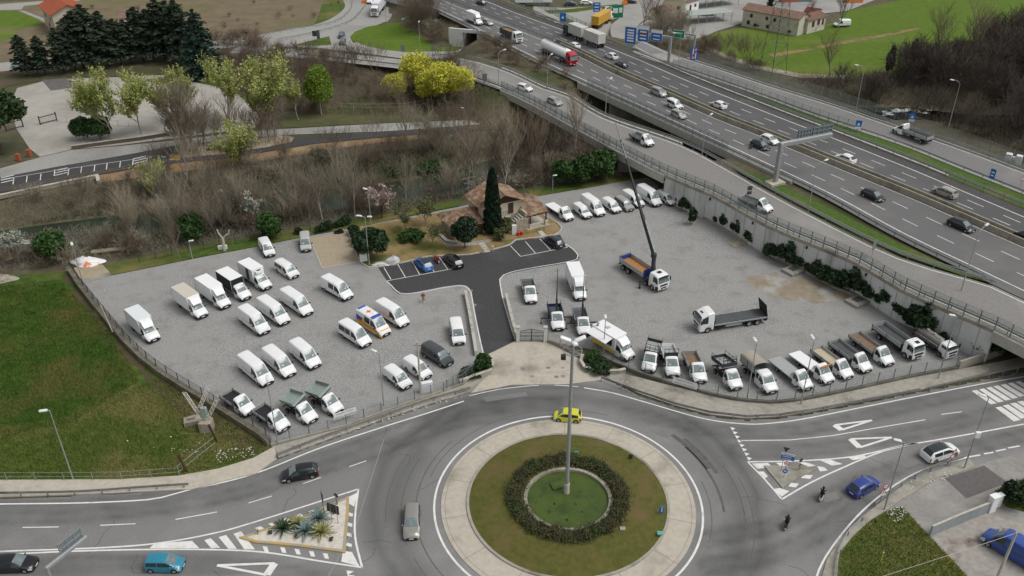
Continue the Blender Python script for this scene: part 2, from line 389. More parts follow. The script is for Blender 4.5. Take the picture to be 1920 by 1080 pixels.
# concrete forecourt in front of the gates and the old dirt by the wall
sheet('gate_forecourt', [(908,668),(966,640),(1027,641),(1092,676),(1098,690),(1140,694),(1136,712),(1062,721),(960,722),(885,737),(870,730),(903,716),(922,700)], M_CONC, .045)
sheet('dirt_patch', [(1403,522),(1425,513),(1470,515),(1520,522),(1565,540),(1600,558),(1590,566),(1530,566),(1470,562),(1425,548)], M_DIRT2, .032, .9)
sheet('gravel_heap_bed', [(1455,512),(1478,502),(1500,506),(1515,520),(1490,524),(1462,520)], M_GRAVEL, .036, .5)
sheet('river_verge', [(208,516),(380,481),(480,462),(583,441),(640,431),(690,423),(760,406),(860,386),(858,376),(740,398),(640,416),(480,444),(380,462),(260,484),(170,505)], M_GRASS, .024)
sheet('river_verge', [(997,369),(1110,350),(1215,332),(1205,322),(1100,338),(990,358)], M_GRASS, .024)
# ------------------------------------------------------------------ near roads
CX, CY = 6.25, 72.4
up = [(-260,930),(-60,938),(0,936),(180,930),(350,917),(430,903),(520,862),(700,796),(800,762),(880,737),(960,722),(1060,721),(1136,712),(1200,743),(1265,765),(1330,782),(1400,790),(1460,786),(1520,777),(1620,757),(1720,737),(1840,715),(1920,698),(2100,655),(2400,590),(2700,640),(2500,900),(2200,1300),(-300,1300)]
rd = sheet('road', up, M_ROAD, -.006)
LANES = [[(1060,772),(870,790),(700,848),(563,890),(400,936),(200,962),(0,972),(-100,975)],[(1040,755),(870,766),(700,826),(540,878),(400,918),(200,945),(0,953)],[(-60,1062),(150,1058),(320,1056),(520,1072),(700,1120)],[(1180,775),(1350,808),(1500,806),(1700,762),(1920,712)],[(1380,845),(1500,845),(1700,815),(1920,760)],[(1330,1010),(1450,985),(1560,930),(1680,878),(1800,845),(1940,812)],[(1330,1060),(1450,1040),(1560,985),(1640,925)]]
gx, gy = np.meshgrid(np.arange(-75,92,.7), np.arange(44,112,.7)); inm = inside(gx+.35, gy+.35, [g(*p) for p in up])
wear = np.zeros(gx.shape)
for q in LANES:
    d = segdist(gx, gy, smooth_path([(p.x,p.y,0) for p in gl(q)], 2)); wear = np.maximum(wear, .55*np.exp(-(d/1.5)**2)+.45*np.exp(-((d-.85)/.35)**2))
n_, m_ = gx.shape; ii = np.array([(r*m_+c, r*m_+c+1, r*m_+m_+c+1, r*m_+m_+c) for r in range(n_-1) for c in range(m_-1) if inm[r,c]])
rd = arrmesh('road', np.stack([gx.ravel(), gy.ravel(), 0*gx.ravel()], 1), ii, M_ROAD); tag(rd, kind='structure')
at = rd.data.attributes.new('wear', 'FLOAT', 'POINT'); at.data.foreach_set('value', wear.ravel().astype(np.float32))
# darker wheel track around the roundabout, part of the worn surface itself
nt = M_ROAD.copy(); rd.data.materials[0] = nt; nn = nt.node_tree.nodes; ll = nt.node_tree.links
tcn = nn.new('ShaderNodeTexCoord'); sub = nn.new('ShaderNodeVectorMath'); sub.operation = 'SUBTRACT'; sub.inputs[1].default_value = (CX, CY, 0)
ln = nn.new('ShaderNodeVectorMath'); ln.operation = 'LENGTH'; ll.new(tcn.outputs['Object'], sub.inputs[0]); ll.new(sub.outputs[0], ln.inputs[0])
nzw = nn.new('ShaderNodeTexNoise'); nzw.inputs['Scale'].default_value = .09; nzw.inputs['Detail'].default_value = 5; ll.new(tcn.outputs['Object'], nzw.inputs['Vector'])
ma = nn.new('ShaderNodeMath'); ma.operation = 'MULTIPLY_ADD'; ma.inputs[1].default_value = 5; ll.new(nzw.outputs[0], ma.inputs[0]); ll.new(ln.outputs['Value'], ma.inputs[2])
cr = nn.new('ShaderNodeValToRGB'); mrr = nn.new('ShaderNodeMapRange'); mrr.inputs[1].default_value = 15; mrr.inputs[2].default_value = 31
ll.new(ma.outputs[0], mrr.inputs[0]); ll.new(mrr.outputs[0], cr.inputs[0])
e = cr.color_ramp.elements; e[0].position = 0; e[0].color = (1.05,1.05,1.05,1); e[1].position = 1; e[1].color = (1,1,1,1)
for p_, v_ in ((.25,.98),(.42,.66),(.5,.78),(.56,.62),(.68,1.0)):
    q = e.new(p_); q.color = (v_, v_, v_, 1)
an = nn.new('ShaderNodeAttribute'); an.attribute_name = 'wear'; wn = nn.new('ShaderNodeTexNoise'); wn.inputs['Scale'].default_value = .35; wn.inputs['Detail'].default_value = 6; ll.new(tcn.outputs['Object'], wn.inputs['Vector'])
wm = nn.new('ShaderNodeMath'); wm.operation = 'MULTIPLY'; ll.new(an.outputs['Fac'], wm.inputs[0]); ll.new(wn.outputs[0], wm.inputs[1]); wi = nn.new('ShaderNodeMath'); wi.operation = 'MULTIPLY_ADD'; wi.inputs[1].default_value = -.8; wi.inputs[2].default_value = 1.0; ll.new(wm.outputs[0], wi.inputs[0])
mul = nn.new('ShaderNodeMix'); mul.data_type = 'RGBA'; mul.blend_type = 'MULTIPLY'; mul.inputs[0].default_value = 1
bs = nn['Principled BSDF']; src = bs.inputs['Base Color'].links[0].from_socket
ll.new(src, mul.inputs[6]); ll.new(cr.outputs[0], mul.inputs[7]); m2 = nn.new('ShaderNodeMix'); m2.data_type = 'RGBA'; m2.blend_type = 'MULTIPLY'; m2.inputs[0].default_value = 1; ll.new(mul.outputs[2], m2.inputs[6]); ll.new(wi.outputs[0], m2.inputs[7]); ll.new(m2.outputs[2], bs.inputs['Base Color'])
wr = mat('tyre_marks', (.085,.083,.08), .85, (.12,.117,.112), 1.5)

def walk(px, m, z=.13, name='pavement', base=-.05):
    mb = MB(); mb.prism([(p.x, p.y) for p in gl(px)], base, z); return struct(name, mb, m)
walk([(-260,900),(-60,902),(0,901),(225,900),(337,893),(410,880),(475,860),(515,838),(520,860),(480,889),(430,900),(362,918),(180,927),(0,933),(-60,935),(-260,928)], M_CONC)
walk([(515,838),(640,803),(750,764),(868,722),(905,700),(922,700),(903,716),(885,735),(800,760),(700,794),(522,859)], M_CONC2)
walk([(1098,690),(1140,694),(1225,716),(1340,745),(1400,755),(1440,758),(1500,753),(1600,733),(1700,711),(1800,693),(1880,678),(1985,655),(2000,667),(1920,685),(1840,702),(1720,733),(1620,753),(1520,773),(1460,782),(1400,786),(1330,778),(1265,761),(1200,739)], M_CONC2)
# lower right corner
walk([(1530,1120),(1550,1050),(1575,1010),(1625,963),(1690,913),(1745,887),(1818,862),(1828,876),(1790,890),(1760,895),(1690,938),(1655,962),(1630,978),(1600,1005),(1572,1040),(1566,1120)], M_CONC2)
sheet('grass_corner', [(1567,1120),(1572,1037),(1597,1006),(1630,976),(1657,961),(1690,950),(1742,1005),(1850,1120)], M_GRASS, .10)
sheet('driveway', [(1690,950),(1658,961),(1690,936),(1760,894),(1830,872),(1925,846),(2050,820),(2100,1000),(1960,1120),(1850,1120),(1742,1005)], mat('driveway_tarmac', (.27,.255,.235), .9, (.22,.21,.195), 2, (.33,.32,.30), .2, .5, .7), .012)
sheet('asphalt_patch', [(1771,897),(1845,873),(1890,905),(1812,935)], mat('patch_asphalt', (.105,.098,.095), .9, (.13,.122,.118), 2), .018)
sheet('grass_bank', [(1865,921),(1925,896),(2050,870),(2100,1000),(1985,1000),(1920,960),(1885,950)], M_GRASSD, .05)
sheet('gravel_pad', [(1742,1007),(1850,962),(1925,985),(2000,1040),(2000,1140),(1860,1140)], mat('pale_gravel', (.36,.33,.30), .95, (.26,.24,.215), 1.6, (.14,.10,.08), .25, .55, .7), .02)
sheet('grass_field', [(-300,505),(-60,520),(125,510),(150,540),(180,580),(208,614),(235,648),(268,681),(300,706),(345,736),(395,766),(440,794),(490,826),(512,842),(475,862),(410,881),(337,894),(225,901),(0,902),(-60,903),(-300,898)], M_GRASS, .0)
sheet('long_grass_field', [(-300,520),(-60,528),(118,528),(150,565),(200,630),(250,680),(262,712),(200,742),(120,775),(50,795),(-60,800),(-300,800)], M_GRASSD, .012, 1.6)
sheet('soil_strip', [(130,512),(150,545),(208,618),(268,684),(345,740),(440,798),(500,842),(470,850),(400,812),(330,770),(262,705),(200,632),(120,528)], mat('dark_soil', (.075,.06,.035), .95, (.05,.055,.02), .5, (.10,.075,.045), .2, .5, .7, bump=.6), .02, .8)  # dark brown soil with greenish patches along the wall
# ------------------------------------------------------------------ roundabout
def circ(r, z, n=96, a0=0, a1=2*math.pi): return [(CX+r*math.cos(a0+(a1-a0)*i/n), CY+r*math.sin(a0+(a1-a0)*i/n), z) for i in range(n + (0 if abs(a1-a0-2*math.pi) < 1e-6 else 1))]
ap = MB().lathe([(14.2,0),(14.2,.06),(11.3,.12),(11.3,0)], 120, c=(CX,CY,0)); struct('roundabout_apron', ap, M_CONC)
jt = MB()
for k in range(14):
    a = k*2*math.pi/14+.2; jt.ribbon([(CX+r*math.cos(a), CY+r*math.sin(a), .13-(r-11.3)*.0207) for r in (11.35,14.15)], .05, .002)
jt.ribbon(circ(13.75, .13-(13.75-11.3)*.0207), .04, .002, True)
struct('apron_joint', jt, mat('joint', (.2,.18,.15), .9))
kb = MB().strip(circ(11.2,0), .3, 0, .28, True); struct('kerb', kb, M_CONC2)
nr = 14; na = 120; VV = []
for i in range(nr+1):
    r = 11.05-(11.05-4.9)*i/nr
    for j in range(na):
        a = j*2*math.pi/na; VV.append((CX+r*math.cos(a), CY+r*math.sin(a), .24+.35*math.sin(min(1, i/nr*1.15)*math.pi/2)+.03*math.sin(j*1.7+i*2.1)))
FF = [(i*na+j, i*na+(j+1)%na, (i+1)*na+(j+1)%na, (i+1)*na+j) for i in range(nr) for j in range(na)]
tag(arrmesh('roundabout_lawn', np.array(VV), np.array(FF), mat('island_grass', (.068,.073,.013), .95, (.105,.098,.024), 1.6, (.135,.095,.04), .16, .5, .66, bump=.8, nsc=5)), kind='structure')
rm = MB()
rm.ribbon(circ(14.95, 0), .24, .006, True)
# approach lines
def rl(px, wd=.15, sm=True, z=.006): line(px, wd, z, 0, sm, rm)
rl([(-60,947),(0,945),(150,943),(275,937),(320,928),(360,917),(440,899),(500,880),(600,840),(720,800),(800,775),(870,752)], .2)
rl([(880,742),(920,733),(950,728),(1000,723),(1010,723)], .12); rl([(1040,722),(1085,725)], .12)
rl([(1095,727),(1150,737),(1220,757),(1320,785),(1400,795),(1460,792),(1520,783),(1620,763),(1720,743),(1840,720),(1920,706)], .18)
for a in (((42,989),(110,988)),((188,985),(254,982)),((329,974),(407,960)),((466,943),(510,930)),((568,907),(602,895)),((655,875),(687,864)),((1765,777),(1803,773)),((1415,826),(1475,825)),((1630,803),(1735,787)),((1615,882),(1640,877))): pass
for a in (((42,989),(110,988)),((188,985),(254,982)),((329,974),(407,960)),((466,943),(510,930)),((568,907),(602,895)),((655,875),(687,864)),((1765,777),(1803,772)),((1387,826),(1480,825)),((1480,825),(1560,817)),((1560,817),(1640,803)),((1640,803),(1735,787))): rl(a, .13, False)
# left splitter island
rl([(-60,1040),(0,1034),(190,1027),(300,1018),(400,1000),(480,978),(672,917)], .2); rl([(-60,1042),(0,1040),(150,1033),(330,1030),(480,1034),(600,1052),(679,1064)], .2)
rl([(672,917),(667,955),(665,990),(668,1020),(679,1064)], .22)
def quad(*px): rm.sheet([(p.x, p.y, .005) for p in gl(px)])
quad((290,1019),(360,1014),(374,1028),(280,1028)); quad((383,1013),(395,1009),(413,1027),(396,1028)); quad((410,1007),(424,1003),(444,1029),(428,1029)); quad((438,1001),(452,996),(478,1030),(458,1030))
for x, y in ((500,985),(528,977),(553,969),(578,961)): pass
for i in range(6):
    t = i/6; x = 478+t*150; y = 990-t*47
    quad((x,y),(x+11,y-3.4),(x+17,y+1),(x+6,y+4.6))
quad((647,935),(671,923),(664,950),(654,944)); quad((643,1033),(660,1035),(674,1062),(640,1053))
for i, (x, y) in enumerate(((652,960),(651,979),(650,998),(650,1017))): quad((x,y),(x+10,y+3),(x+9,y+9),(x-1,y+6))
for i, (x, y) in enumerate(((492,1024),(525,1026),(552,1029),(579,1033),(605,1037))): quad((x,y),(x+9,y+1),(x+12,y+11),(x+4,y+10))
def give_way(a, b_, c_):
    A, B, D = gl([a, b_, c_]); rm.ribbon([(p.x,p.y,0) for p in (A,B)], .35, .006); rm.ribbon([(p.x,p.y,0) for p in (B,D)], .35, .007); rm.ribbon([(p.x,p.y,0) for p in (D,A)], .6, .008)
for tip, b1, b2 in (((407,1060),(515,1056),(500,1078)),((1635,788),(1565,797),(1578,806)),((1672,820),(1595,823),(1612,839))):
    T, A, B = gl([tip, b1, b2]); 
    rm.ribbon([(p.x,p.y,0) for p in (T,A)], .28, .006); rm.ribbon([(p.x,p.y,0) for p in (T,B)], .28, .007); rm.ribbon([(p.x,p.y,0) for p in (A,B)], .8, .008)
def teeth(p0, p1, n, s):
    A, B = g(*p0), g(*p1); d = (B-A)/n; u = d.normalized(); v = Vector((-u.y, u.x, 0))
    for k in range(n):
        c = A+d*(k+.5); rm.sheet([(q.x, q.y, .006) for q in (c-u*.32, c+u*.32, c+v*s)])
teeth((1369,800),(1404,864),8,.55); teeth((650,1070),(655,1095),3,.7)
# right splitter
rl([(1402,866),(1500,864),(1600,856),(1690,836),(1750,826),(1840,810),(1920,795)], .2); rl([(1402,866),(1435,900),(1466,936)], .2); rl([(1466,936),(1520,905),(1580,877),(1650,848),(1720,830)], .2)
quad((1410,869),(1440,868),(1448,876),(1420,879)); quad((1449,917),(1462,915),(1480,921),(1466,931)); quad((1422,884),(1432,884),(1440,893),(1434,897))
for q in (((1455,868),(1470,867),(1478,875),(1466,876)),((1495,866),(1512,867),(1530,873),(1516,875)),((1535,862),(1555,861),(1580,870),(1560,873)),((1590,858),(1620,853),(1625,858),(1600,863)),((1532,874),(1545,876),(1552,882),(1538,884)),((1505,890),(1524,891),(1519,898),(1502,896)),((1483,905),(1498,907),(1492,914),(1478,912))): quad(*q)
# lower right edge line and the zebra
rl([(1527,1100),(1535,1070),(1560,1026),(1615,960),(1680,908),(1740,878),(1815,857),(1838,853)], .2)
for a in (((1845,851),(1863,848)),((1867,846),(1886,842)),((1890,840),(1912,836))): rl(a, .2, False)
A, B = g(1832,735), g(1930,700); 
for k in range(7):
    t = k; x0 = 1822+k*13.5; (quad((x0,733-k*2.8),(x0+9,731-k*2.8),(x0+47,756-k*3.5),(x0+36,758-k*3.5)), quad((x0+44,764-k*3.6),(x0+55,762-k*3.6),(x0+92,787-k*5),(x0+79,790-k*5)))
rm2 = struct('road_marking', rm, M_WHITE)
# islands
def island(px, kerbm, topm, h=.18, name='traffic_island'):
    P = [(p.x, p.y, 0) for p in gl(px)]
    struct(name, MB().prism([(p[0], p[1]) for p in P], -.02, h-.03), topm); struct('kerb', MB().strip(P, .3, -.02, h, True), kerbm)
island([(455,1009),(560,975),(652,935),(652,960),(648,1000),(645,1035),(560,1024),(480,1017)], M_YEL, mat('white_gravel', (.62,.58,.52), .95, (.48,.44,.39), 2.5, (.4,.36,.3), .8, .56, .8))
island([(1436,876),(1522,878),(1528,880),(1500,893),(1467,913)], M_CONC2, M_CONC2, .14)
# skid marks
sk = MB()
for r, a0, a1, wd in ((17.0,2.5,3.9,.13),(18.6,2.75,3.5,.12),(17.3,-.1,.55,.3),(18.2,.25,.62,.5),(19.5,-.3,.3,.14),(17.6,.3,.7,.6),(20.4,-.5,.2,.1)):
    sk.ribbon(circ(r, 0, 24, a0, a1), wd, .0035)
for r, a0, a1, wd in ((16.2,1.2,2.9,.10),(19.2,1.6,2.4,.14),(20.3,2.3,3.3,.10),(16.6,4.0,5.2,.12),(18.4,3.6,4.6,.1),(21.5,.0,.7,.12),(15.9,-.4,.2,.1)): sk.ribbon(circ(r, 0, 24, a0, a1), wd, .0035)
struct('tyre_track', sk, wr)
ck = MB(); rc = random.Random(8)
for k in range(46):
    q = g(rc.choice((rc.uniform(0,800), rc.uniform(1300,1900))), rc.uniform(790,1070)); a = rc.random()*6.28; P_ = [q]
    for j in range(rc.randint(3,8)): a += rc.gauss(0,.5); P_.append(P_[-1]+Vector((math.cos(a), math.sin(a), 0))*rc.uniform(.4,1.1))
    if inside(np.array([p.x for p in P_]), np.array([p.y for p in P_]), [g(*p) for p in up]).all(): ck.ribbon([(p.x,p.y,0) for p in P_], .06, .003)
struct('sealed_crack', ck, mat('bitumen', (.07,.068,.065), .6))
pa = MB()
for q in ([(130,988),(112,1022),(0,1024),(0,990)],[(1230,800),(1262,812),(1252,822),(1218,809)],[(905,745),(985,735),(990,742),(912,753)],[(1540,930),(1566,922),(1575,934),(1548,942)],[(1290,1010),(1330,1002),(1336,1022),(1296,1030)]): pa.sheet([(p.x,p.y,.002) for p in gl(q)])
struct('road_patch', pa, mat('patched_asphalt', (.185,.182,.175), .9, (.14,.138,.132), 5, (.23,.225,.215), .1, .5, .75))
ct = MB().ribbon([(p.x,p.y,0) for p in gl([(720,822),(668,985),(610,1090)])], .09, .0055); struct('cable_slot', ct, mat('slot', (.26,.25,.24), .9))
# ------------------------------------------------------------------ far ground
sheet('lane_road', [(-60,335),(0,316),(75,295),(135,281),(225,274),(340,262),(450,248),(530,242),(730,231),(880,225),(975,219),(975,229),(880,235),(730,246),(537,253),(450,262),(337,271),(250,288),(105,313),(0,333),(-60,352)], M_OLD, .02)
sheet('cycle_path', [(-60,352),(0,333),(105,313),(250,288),(335,272),(338,285),(341,297),(420,290),(500,276),(548,266),(555,257),(730,247),(880,240),(950,234),(950,240),(880,247),(730,256),(590,269),(500,284),(420,297),(340,304),(262,314),(182,328),(125,340),(0,362),(-60,377)], M_NEW, .03)
sheet('tree_plot', [(337,272),(450,263),(537,254),(552,258),(547,266),(500,276),(420,289),(343,296)], M_SAND, .04)
sheet('soil_verge', [(182,329),(262,315),(340,305),(420,298),(500,285),(590,270),(730,257),(800,252),(800,259),(690,270),(590,286),(480,304),(340,322),(185,343)], M_DIRT, .0)
fmk = MB()
def fl(px, wd=.14): fmk.ribbon([(p.x,p.y,.03) for p in gl(px)], wd, .006)
fl([(0,337),(103,320),(250,299),(300,291)])
for x, y in ((26,334),(51,330),(77,326),(103,318),(129,317),(153,313),(178,309),(201,306),(226,302),(250,298),(276,296),(297,292)): fl([(x, y),(x-1.5, y+12)], .16)
for x0, y0 in ((2,343),(103,329),(250,307)):
    for k in range(3): fl([(x0, y0-k*4.5),(x0+24, y0-5.5-k*4.5)], .3)
struct('parking_marking', fmk, M_WHITE)
yb = MB()
for k in range(4): yb.ribbon([(p.x,p.y,.03) for p in gl([(318,291+k*2.9),(338,291.5+k*2.6)])], .3, .006)
yb.ribbon([(p.x,p.y,.03) for p in gl([(298,293),(301,304)])], .25, .006)
struct('yellow_marking', yb, mat('yellow_line', (.6,.36,.03), .8))
bb = MB(); bb.sheet([(p.x,p.y,.037) for p in gl([(304,294),(311,293),(312,295),(305,296)])]); struct('blue_marking', bb, mat('blue_line', (.12,.35,.6), .8))
sheet('yard_court', [(32,165),(90,150),(130,147),(190,146),(290,141),(345,140),(352,152),(420,165),(470,190),(500,215),(475,240),(360,255),(225,272),(135,280),(75,294),(55,278),(30,240),(20,195)], M_YARD, .0)
sheet('asphalt_patch', [(78,150),(125,146),(151,163),(95,170)], mat('cracked_asphalt', (.10,.09,.085), .9, (.15,.14,.13), 1), .01)
sheet('verge', [(-60,110),(60,125),(220,112),(340,101),(345,138),(290,140),(190,145),(90,149),(20,160),(-60,190)], mat('dark_verge', (.07,.055,.03), .95, (.04,.06,.015), .4, (.09,.07,.045), .1), .0)  # dark brown and green ground of the conifer strip
sheet('verge', [(270,150),(345,140),(352,150),(300,160)], M_GRASS, .012)
sheet('dry_field', [(-400,20),(145,-2),(250,-30),(700,-60),(680,-5),(655,12),(640,35),(590,48),(500,70),(430,80),(330,92),(200,104),(100,112),(-60,125),(-400,160)], M_BROWN, .0)
sheet('green_field', [(-200,22),(30,20),(70,35),(86,45),(40,54),(0,55),(-200,70)], M_FIELD, .02)
sheet('green_field', [(-200,62),(0,58),(35,57),(22,72),(0,78),(-200,95)], M_FIELD, .02)
sheet('farm_road', [(-300,12),(0,8),(150,-3),(150,1),(45,11),(40,18),(0,19),(-300,30)], M_OLD, .025)
sheet('farm_track', [(35,20),(45,20),(92,38),(86,45),(72,36)], M_OLD, .024)
sheet('scrub_field', [(430,82),(480,90),(560,108),(640,114),(720,124),(860,145),(900,160),(935,200),(930,218),(880,222),(730,228),(560,238),(520,222),(480,190),(430,150)], M_SCRUB, .0)
sheet('verge', [(520,226),(600,205),(680,180),(790,192),(880,190),(900,215),(880,223),(730,230),(530,240)], mat('thin_grass', (.07,.075,.025), .95, (.11,.09,.05), .5, (.05,.07,.018), .08), .012)
# loop roads behind
def rdp(px, wd, z=.03, nm='slip_road', m=None):
    return struct(nm, MB().ribbon(smooth_path(gl(px), 4), wd, z), m or M_OLD)
sheet('verge', [(615,-20),(672,-20),(668,15),(630,42),(560,62),(500,74),(520,60),(590,45)], M_GRASS, .01)
sheet('loop_green', [(656,70),(665,60),(690,50),(730,44),(760,42),(775,46),(800,60),(850,83),(872,90),(850,96),(760,98),(715,93),(680,84),(660,76)], M_FIELD, .06)
sheet('verge', [(560,100),(640,104),(780,119),(870,134),(860,120),(880,108),(860,101),(760,104),(700,101),(640,93),(560,92)], M_GRASS, .015)
sheet('junction', [(480,76),(560,66),(600,56),(640,46),(690,28),(712,30),(725,40),(700,50),(665,60),(656,70),(662,80),(690,90),(680,97),(640,97),(600,90),(480,88)], M_OLD, .036)
rdp([(688,-30),(668,-5),(672,12),(655,30),(620,47),(560,61),(500,71),(440,80),(330,94),(200,106),(100,116),(0,126),(-80,134)], 9)
rdp([(695,-30),(708,0),(712,20),(695,40)], 11, .045)
rdp([(655,82),(690,94),(750,101),(800,103),(850,99),(885,93),(930,82),(1000,62)], 8.5, .04)
rdp([(745,52),(770,42),(800,30)], 5, .03)
rdp([(440,92),(500,96),(560,101,.2),(640,108,.5),(730,118,1.5),(800,126,3.2),(860,131,4.8),(890,136,5.0)], 8, .05)
sheet('verge', [(640,72),(600,84),(520,86),(560,77),(610,70)], M_GRASS, .05) if False else None
for px in ([(617,68),(560,82),(555,86),(600,86),(622,84)],): sheet('verge', px, M_GRASS, .05)
# right hand fields and yards
sheet('green_field', [(1317,72),(1345,60),(1390,52),(1450,55),(1560,44),(1590,20),(1690,0),(1950,-50),(2500,-90),(2500,150),(1960,160),(1850,140),(1700,140),(1590,150),(1500,146),(1420,130),(1350,102),(1322,86)], M_FIELD, .0)
sheet('field_path', [(1440,102),(1520,88),(1640,67),(1730,50),(1730,54),(1640,72),(1520,94),(1450,107)], M_GARDEN, .012)
sheet('field_path', [(1318,78),(1350,98),(1420,122),(1500,138),(1600,142),(1600,147),(1500,146),(1420,130),(1345,104),(1312,84)], M_DIRT2, .014)
sheet('industrial_yard', [(960,-45),(1250,-60),(1640,-60),(1640,0),(1590,20),(1520,28),(1440,38),(1390,44),(1345,58),(1317,70),(1285,78),(1255,60),(1232,45)], M_OLD, .02)
sheet('slip_road', [(1000,12),(1060,15),(1130,12),(1232,-5),(1250,20),(1232,45),(1205,60),(1195,75),(1215,95),(1240,108),(1210,100),(1140,82),(1080,55),(1000,30)], M_OLD, .04)
sheet('verge', [(1020,20),(1060,18),(1155,8),(1165,10),(1080,23),(1030,26)], M_GRASS, .06)
sheet('verge', [(1062,34),(1095,48),(1105,58),(1080,56),(1050,40)], M_GRASS, .06)
sheet('verge', [(1145,38),(1180,29),(1185,31),(1165,40),(1152,48),(1145,44)], M_GRASS, .06)
# ------------------------------------------------------------------ motorway
M_HWF = mat('darker_asphalt', (.105,.103,.104), .9, (.078,.077,.078), 5, (.14,.136,.132), .05, .5, .75)
struct('motorway', MB().sheet(HN_L + M_L[::-1]), M_HWY); struct('motorway', MB().sheet(M_L + HF_L[::-1]), M_HWF)
struct('motorway_shoulder', MB().ribbon([(p[0],p[1],HZ) for p in offset(F_L, 1.75)], 2.7, .004), mat('dark_shoulder', (.06,.058,.056), .9, (.085,.082,.078), 2, (.11,.105,.095), .15, .5, .7))
M_VERGE = mat('fresh_verge', (.045,.085,.010), .95, (.07,.12,.018), 1.2, (.12,.115,.035), .15, .54, .7, bump=.6)
rampP = gl([(862,133),(905,137)], HZ)
struct('ramp_road', MB().sheet([Vector((p.x,p.y,HZ+.01)) for p in [Vector(q) for q in offset(E_L, .2)]] + [Vector((p[0],p[1],HZ+.01)) for p in offset(RI_L, -.3)][::-1]), mat('ramp_asphalt', (.235,.225,.21), .9, (.19,.182,.17), 2, (.28,.27,.25), .05, .5, .7))
struct('side_carriageway', MB().sheet([Vector((p.x,p.y,HZ+.01)) for p in S1_L] + [Vector((p.x,p.y,HZ+.01)) for p in S2_L][::-1]), mat('side_asphalt', (.20,.195,.19), .9, (.16,.155,.15), 2, (.26,.25,.24), .05, .5, .7))
loopP = gl([(1232,18,.3),(1195,31,.4),(1172,47,1),(1172,68,2.2),(1192,86,4),(1225,102,5),(1262,115,5.02)])
struct('slip_road', MB().ribbon(smooth_path(loopP, 3), 8, .03), M_OLD)
struct('grass_strip', MB().sheet(gl([(1372,310),(1440,335),(1560,392),(1690,458),(1800,508),(1870,533),(1800,515),(1690,478),(1540,405),(1440,352),(1390,325)], HZ-.03)), M_VERGE)
struct('grass_strip', MB().sheet([Vector((p[0],p[1],HZ+.02)) for p in offset(S1_L[10:], -.4)] + [Vector((p.x,p.y,HZ+.02)) for p in HF_L if p.y < 176][::-1]), M_VERGE)
hm = MB()
hm.ribbon(N_L, .22, .006); hm.ribbon(F_L, .2, .006)
hm.ribbon(offset(M_L, -1.5), .15, .006); hm.ribbon(offset(M_L, 1.5), .15, .006)
hm.ribbon(offset(S1_L, 1.0), .15, .017); hm.ribbon(offset(S2_L, -.8), .18, .017); hm.ribbon(offset(RI_L, -1.0), .18, .017); hm.ribbon(offset(E_L, 1.5), .15, .017)
def lanes(pa, pb, n):
    """dashed lines dividing the strip between two edges into n lanes"""
    for k in range(1, n):
        P = [a.lerp(min(pb, key=lambda q: (q-a).length), k/n) for a in pa[::2]]
        for p, h in even(smooth_path(P, 3), 7.0):
            hm.ribbon([(p.x, p.y, HZ), (p.x+3.2*math.cos(h), p.y+3.2*math.sin(h), HZ)], .15, .006)
nearM = [Vector(p) for p in offset(M_L, -1.5)]; farM = [Vector(p) for p in offset(M_L, 1.5)]
lanes(N_L, nearM, 3); lanes(F_L, farM, 3)
struct('motorway_marking', hm, M_WHITE)
# ------------------------------------------------------------------ walls, bridges, barriers, fences
def rel(pts, o): return [Vector((p[0]-o[0], p[1]-o[1], (p[2] if len(p) > 2 else 0)-o[2])) for p in pts]
def span(P, x0, x1):
    """part of a levelled path whose photo x lies between x0 and x1"""
    out = []
    for p in P:
        dep = p[1]*_c-(p[2]-CAM_H)*_s; X = 960+FPX*p[0]/dep
        if x0 <= X <= x1: out.append(Vector(p))
    return out
_pm = {}
def posts(root, pts, h, r, m, z=0, maxn=100, name='post', square=True, sink=.05, every=1):
    key = (h, r, m.name, square)
    for k, p in enumerate(pts):
        if key not in _pm:
            mb = MB(); mb.box((0,0,(h-sink)/2), (2*r,2*r,h+sink)) if square else mb.tube((0,0,-sink),(0,0,h),r,r,8)
            o = mb.build(name, m, root); _pm[key] = o.data
        else:
            o = bpy.data.objects.new(name, _pm[key]); C.objects.link(o); o.parent = root
        o.location = (p[0], p[1], p[2]+z)
def fence(name, label, pts, h, step, m, wire=.16, wr=.012, rails=(.05,.5,.97), pr=.045, cat='fence', base=None, group=None, pm=None, lean=0):
    P = [Vector(p) if len(p) > 2 else Vector((p[0],p[1],0)) for p in pts]; o = P[0].copy()
    root = thing(name, label, cat, o, 0, group); L = rel(P, o)
    ev = [p for p, _ in even(L, step)]
    posts(root, ev[:100], h, pr, pm or m)
    if rails:
        mb = MB()
        for t in rails: mb.path([p+Vector((0,0,h*t)) for p in L], .022, 4)
        mb.build('rail', m, root)
    if wire:
        ws = [p for p, _ in even(L, wire)]
        mb = MB()
        for p in ws: mb.add([(p.x-wr,p.y,p.z+.03),(p.x+wr,p.y+wr,p.z+.03),(p.x,p.y-wr,p.z+.03),(p.x-wr,p.y,p.z+h*.97),(p.x+wr,p.y+wr,p.z+h*.97),(p.x,p.y-wr,p.z+h*.97)], [(0,1,4,3),(1,2,5,4),(2,0,3,5)])
        nr = max(2, int(h/.35))
        for k in range(nr): mb.path([p+Vector((0,0,h*(k+.5)/nr)) for p in L], wr*.8, 3)
        mb.build('wire_mesh', m, root)
    if base: MB().strip(L, base[0], -.1, base[1]).build('base_wall', base[2], root)
    return root
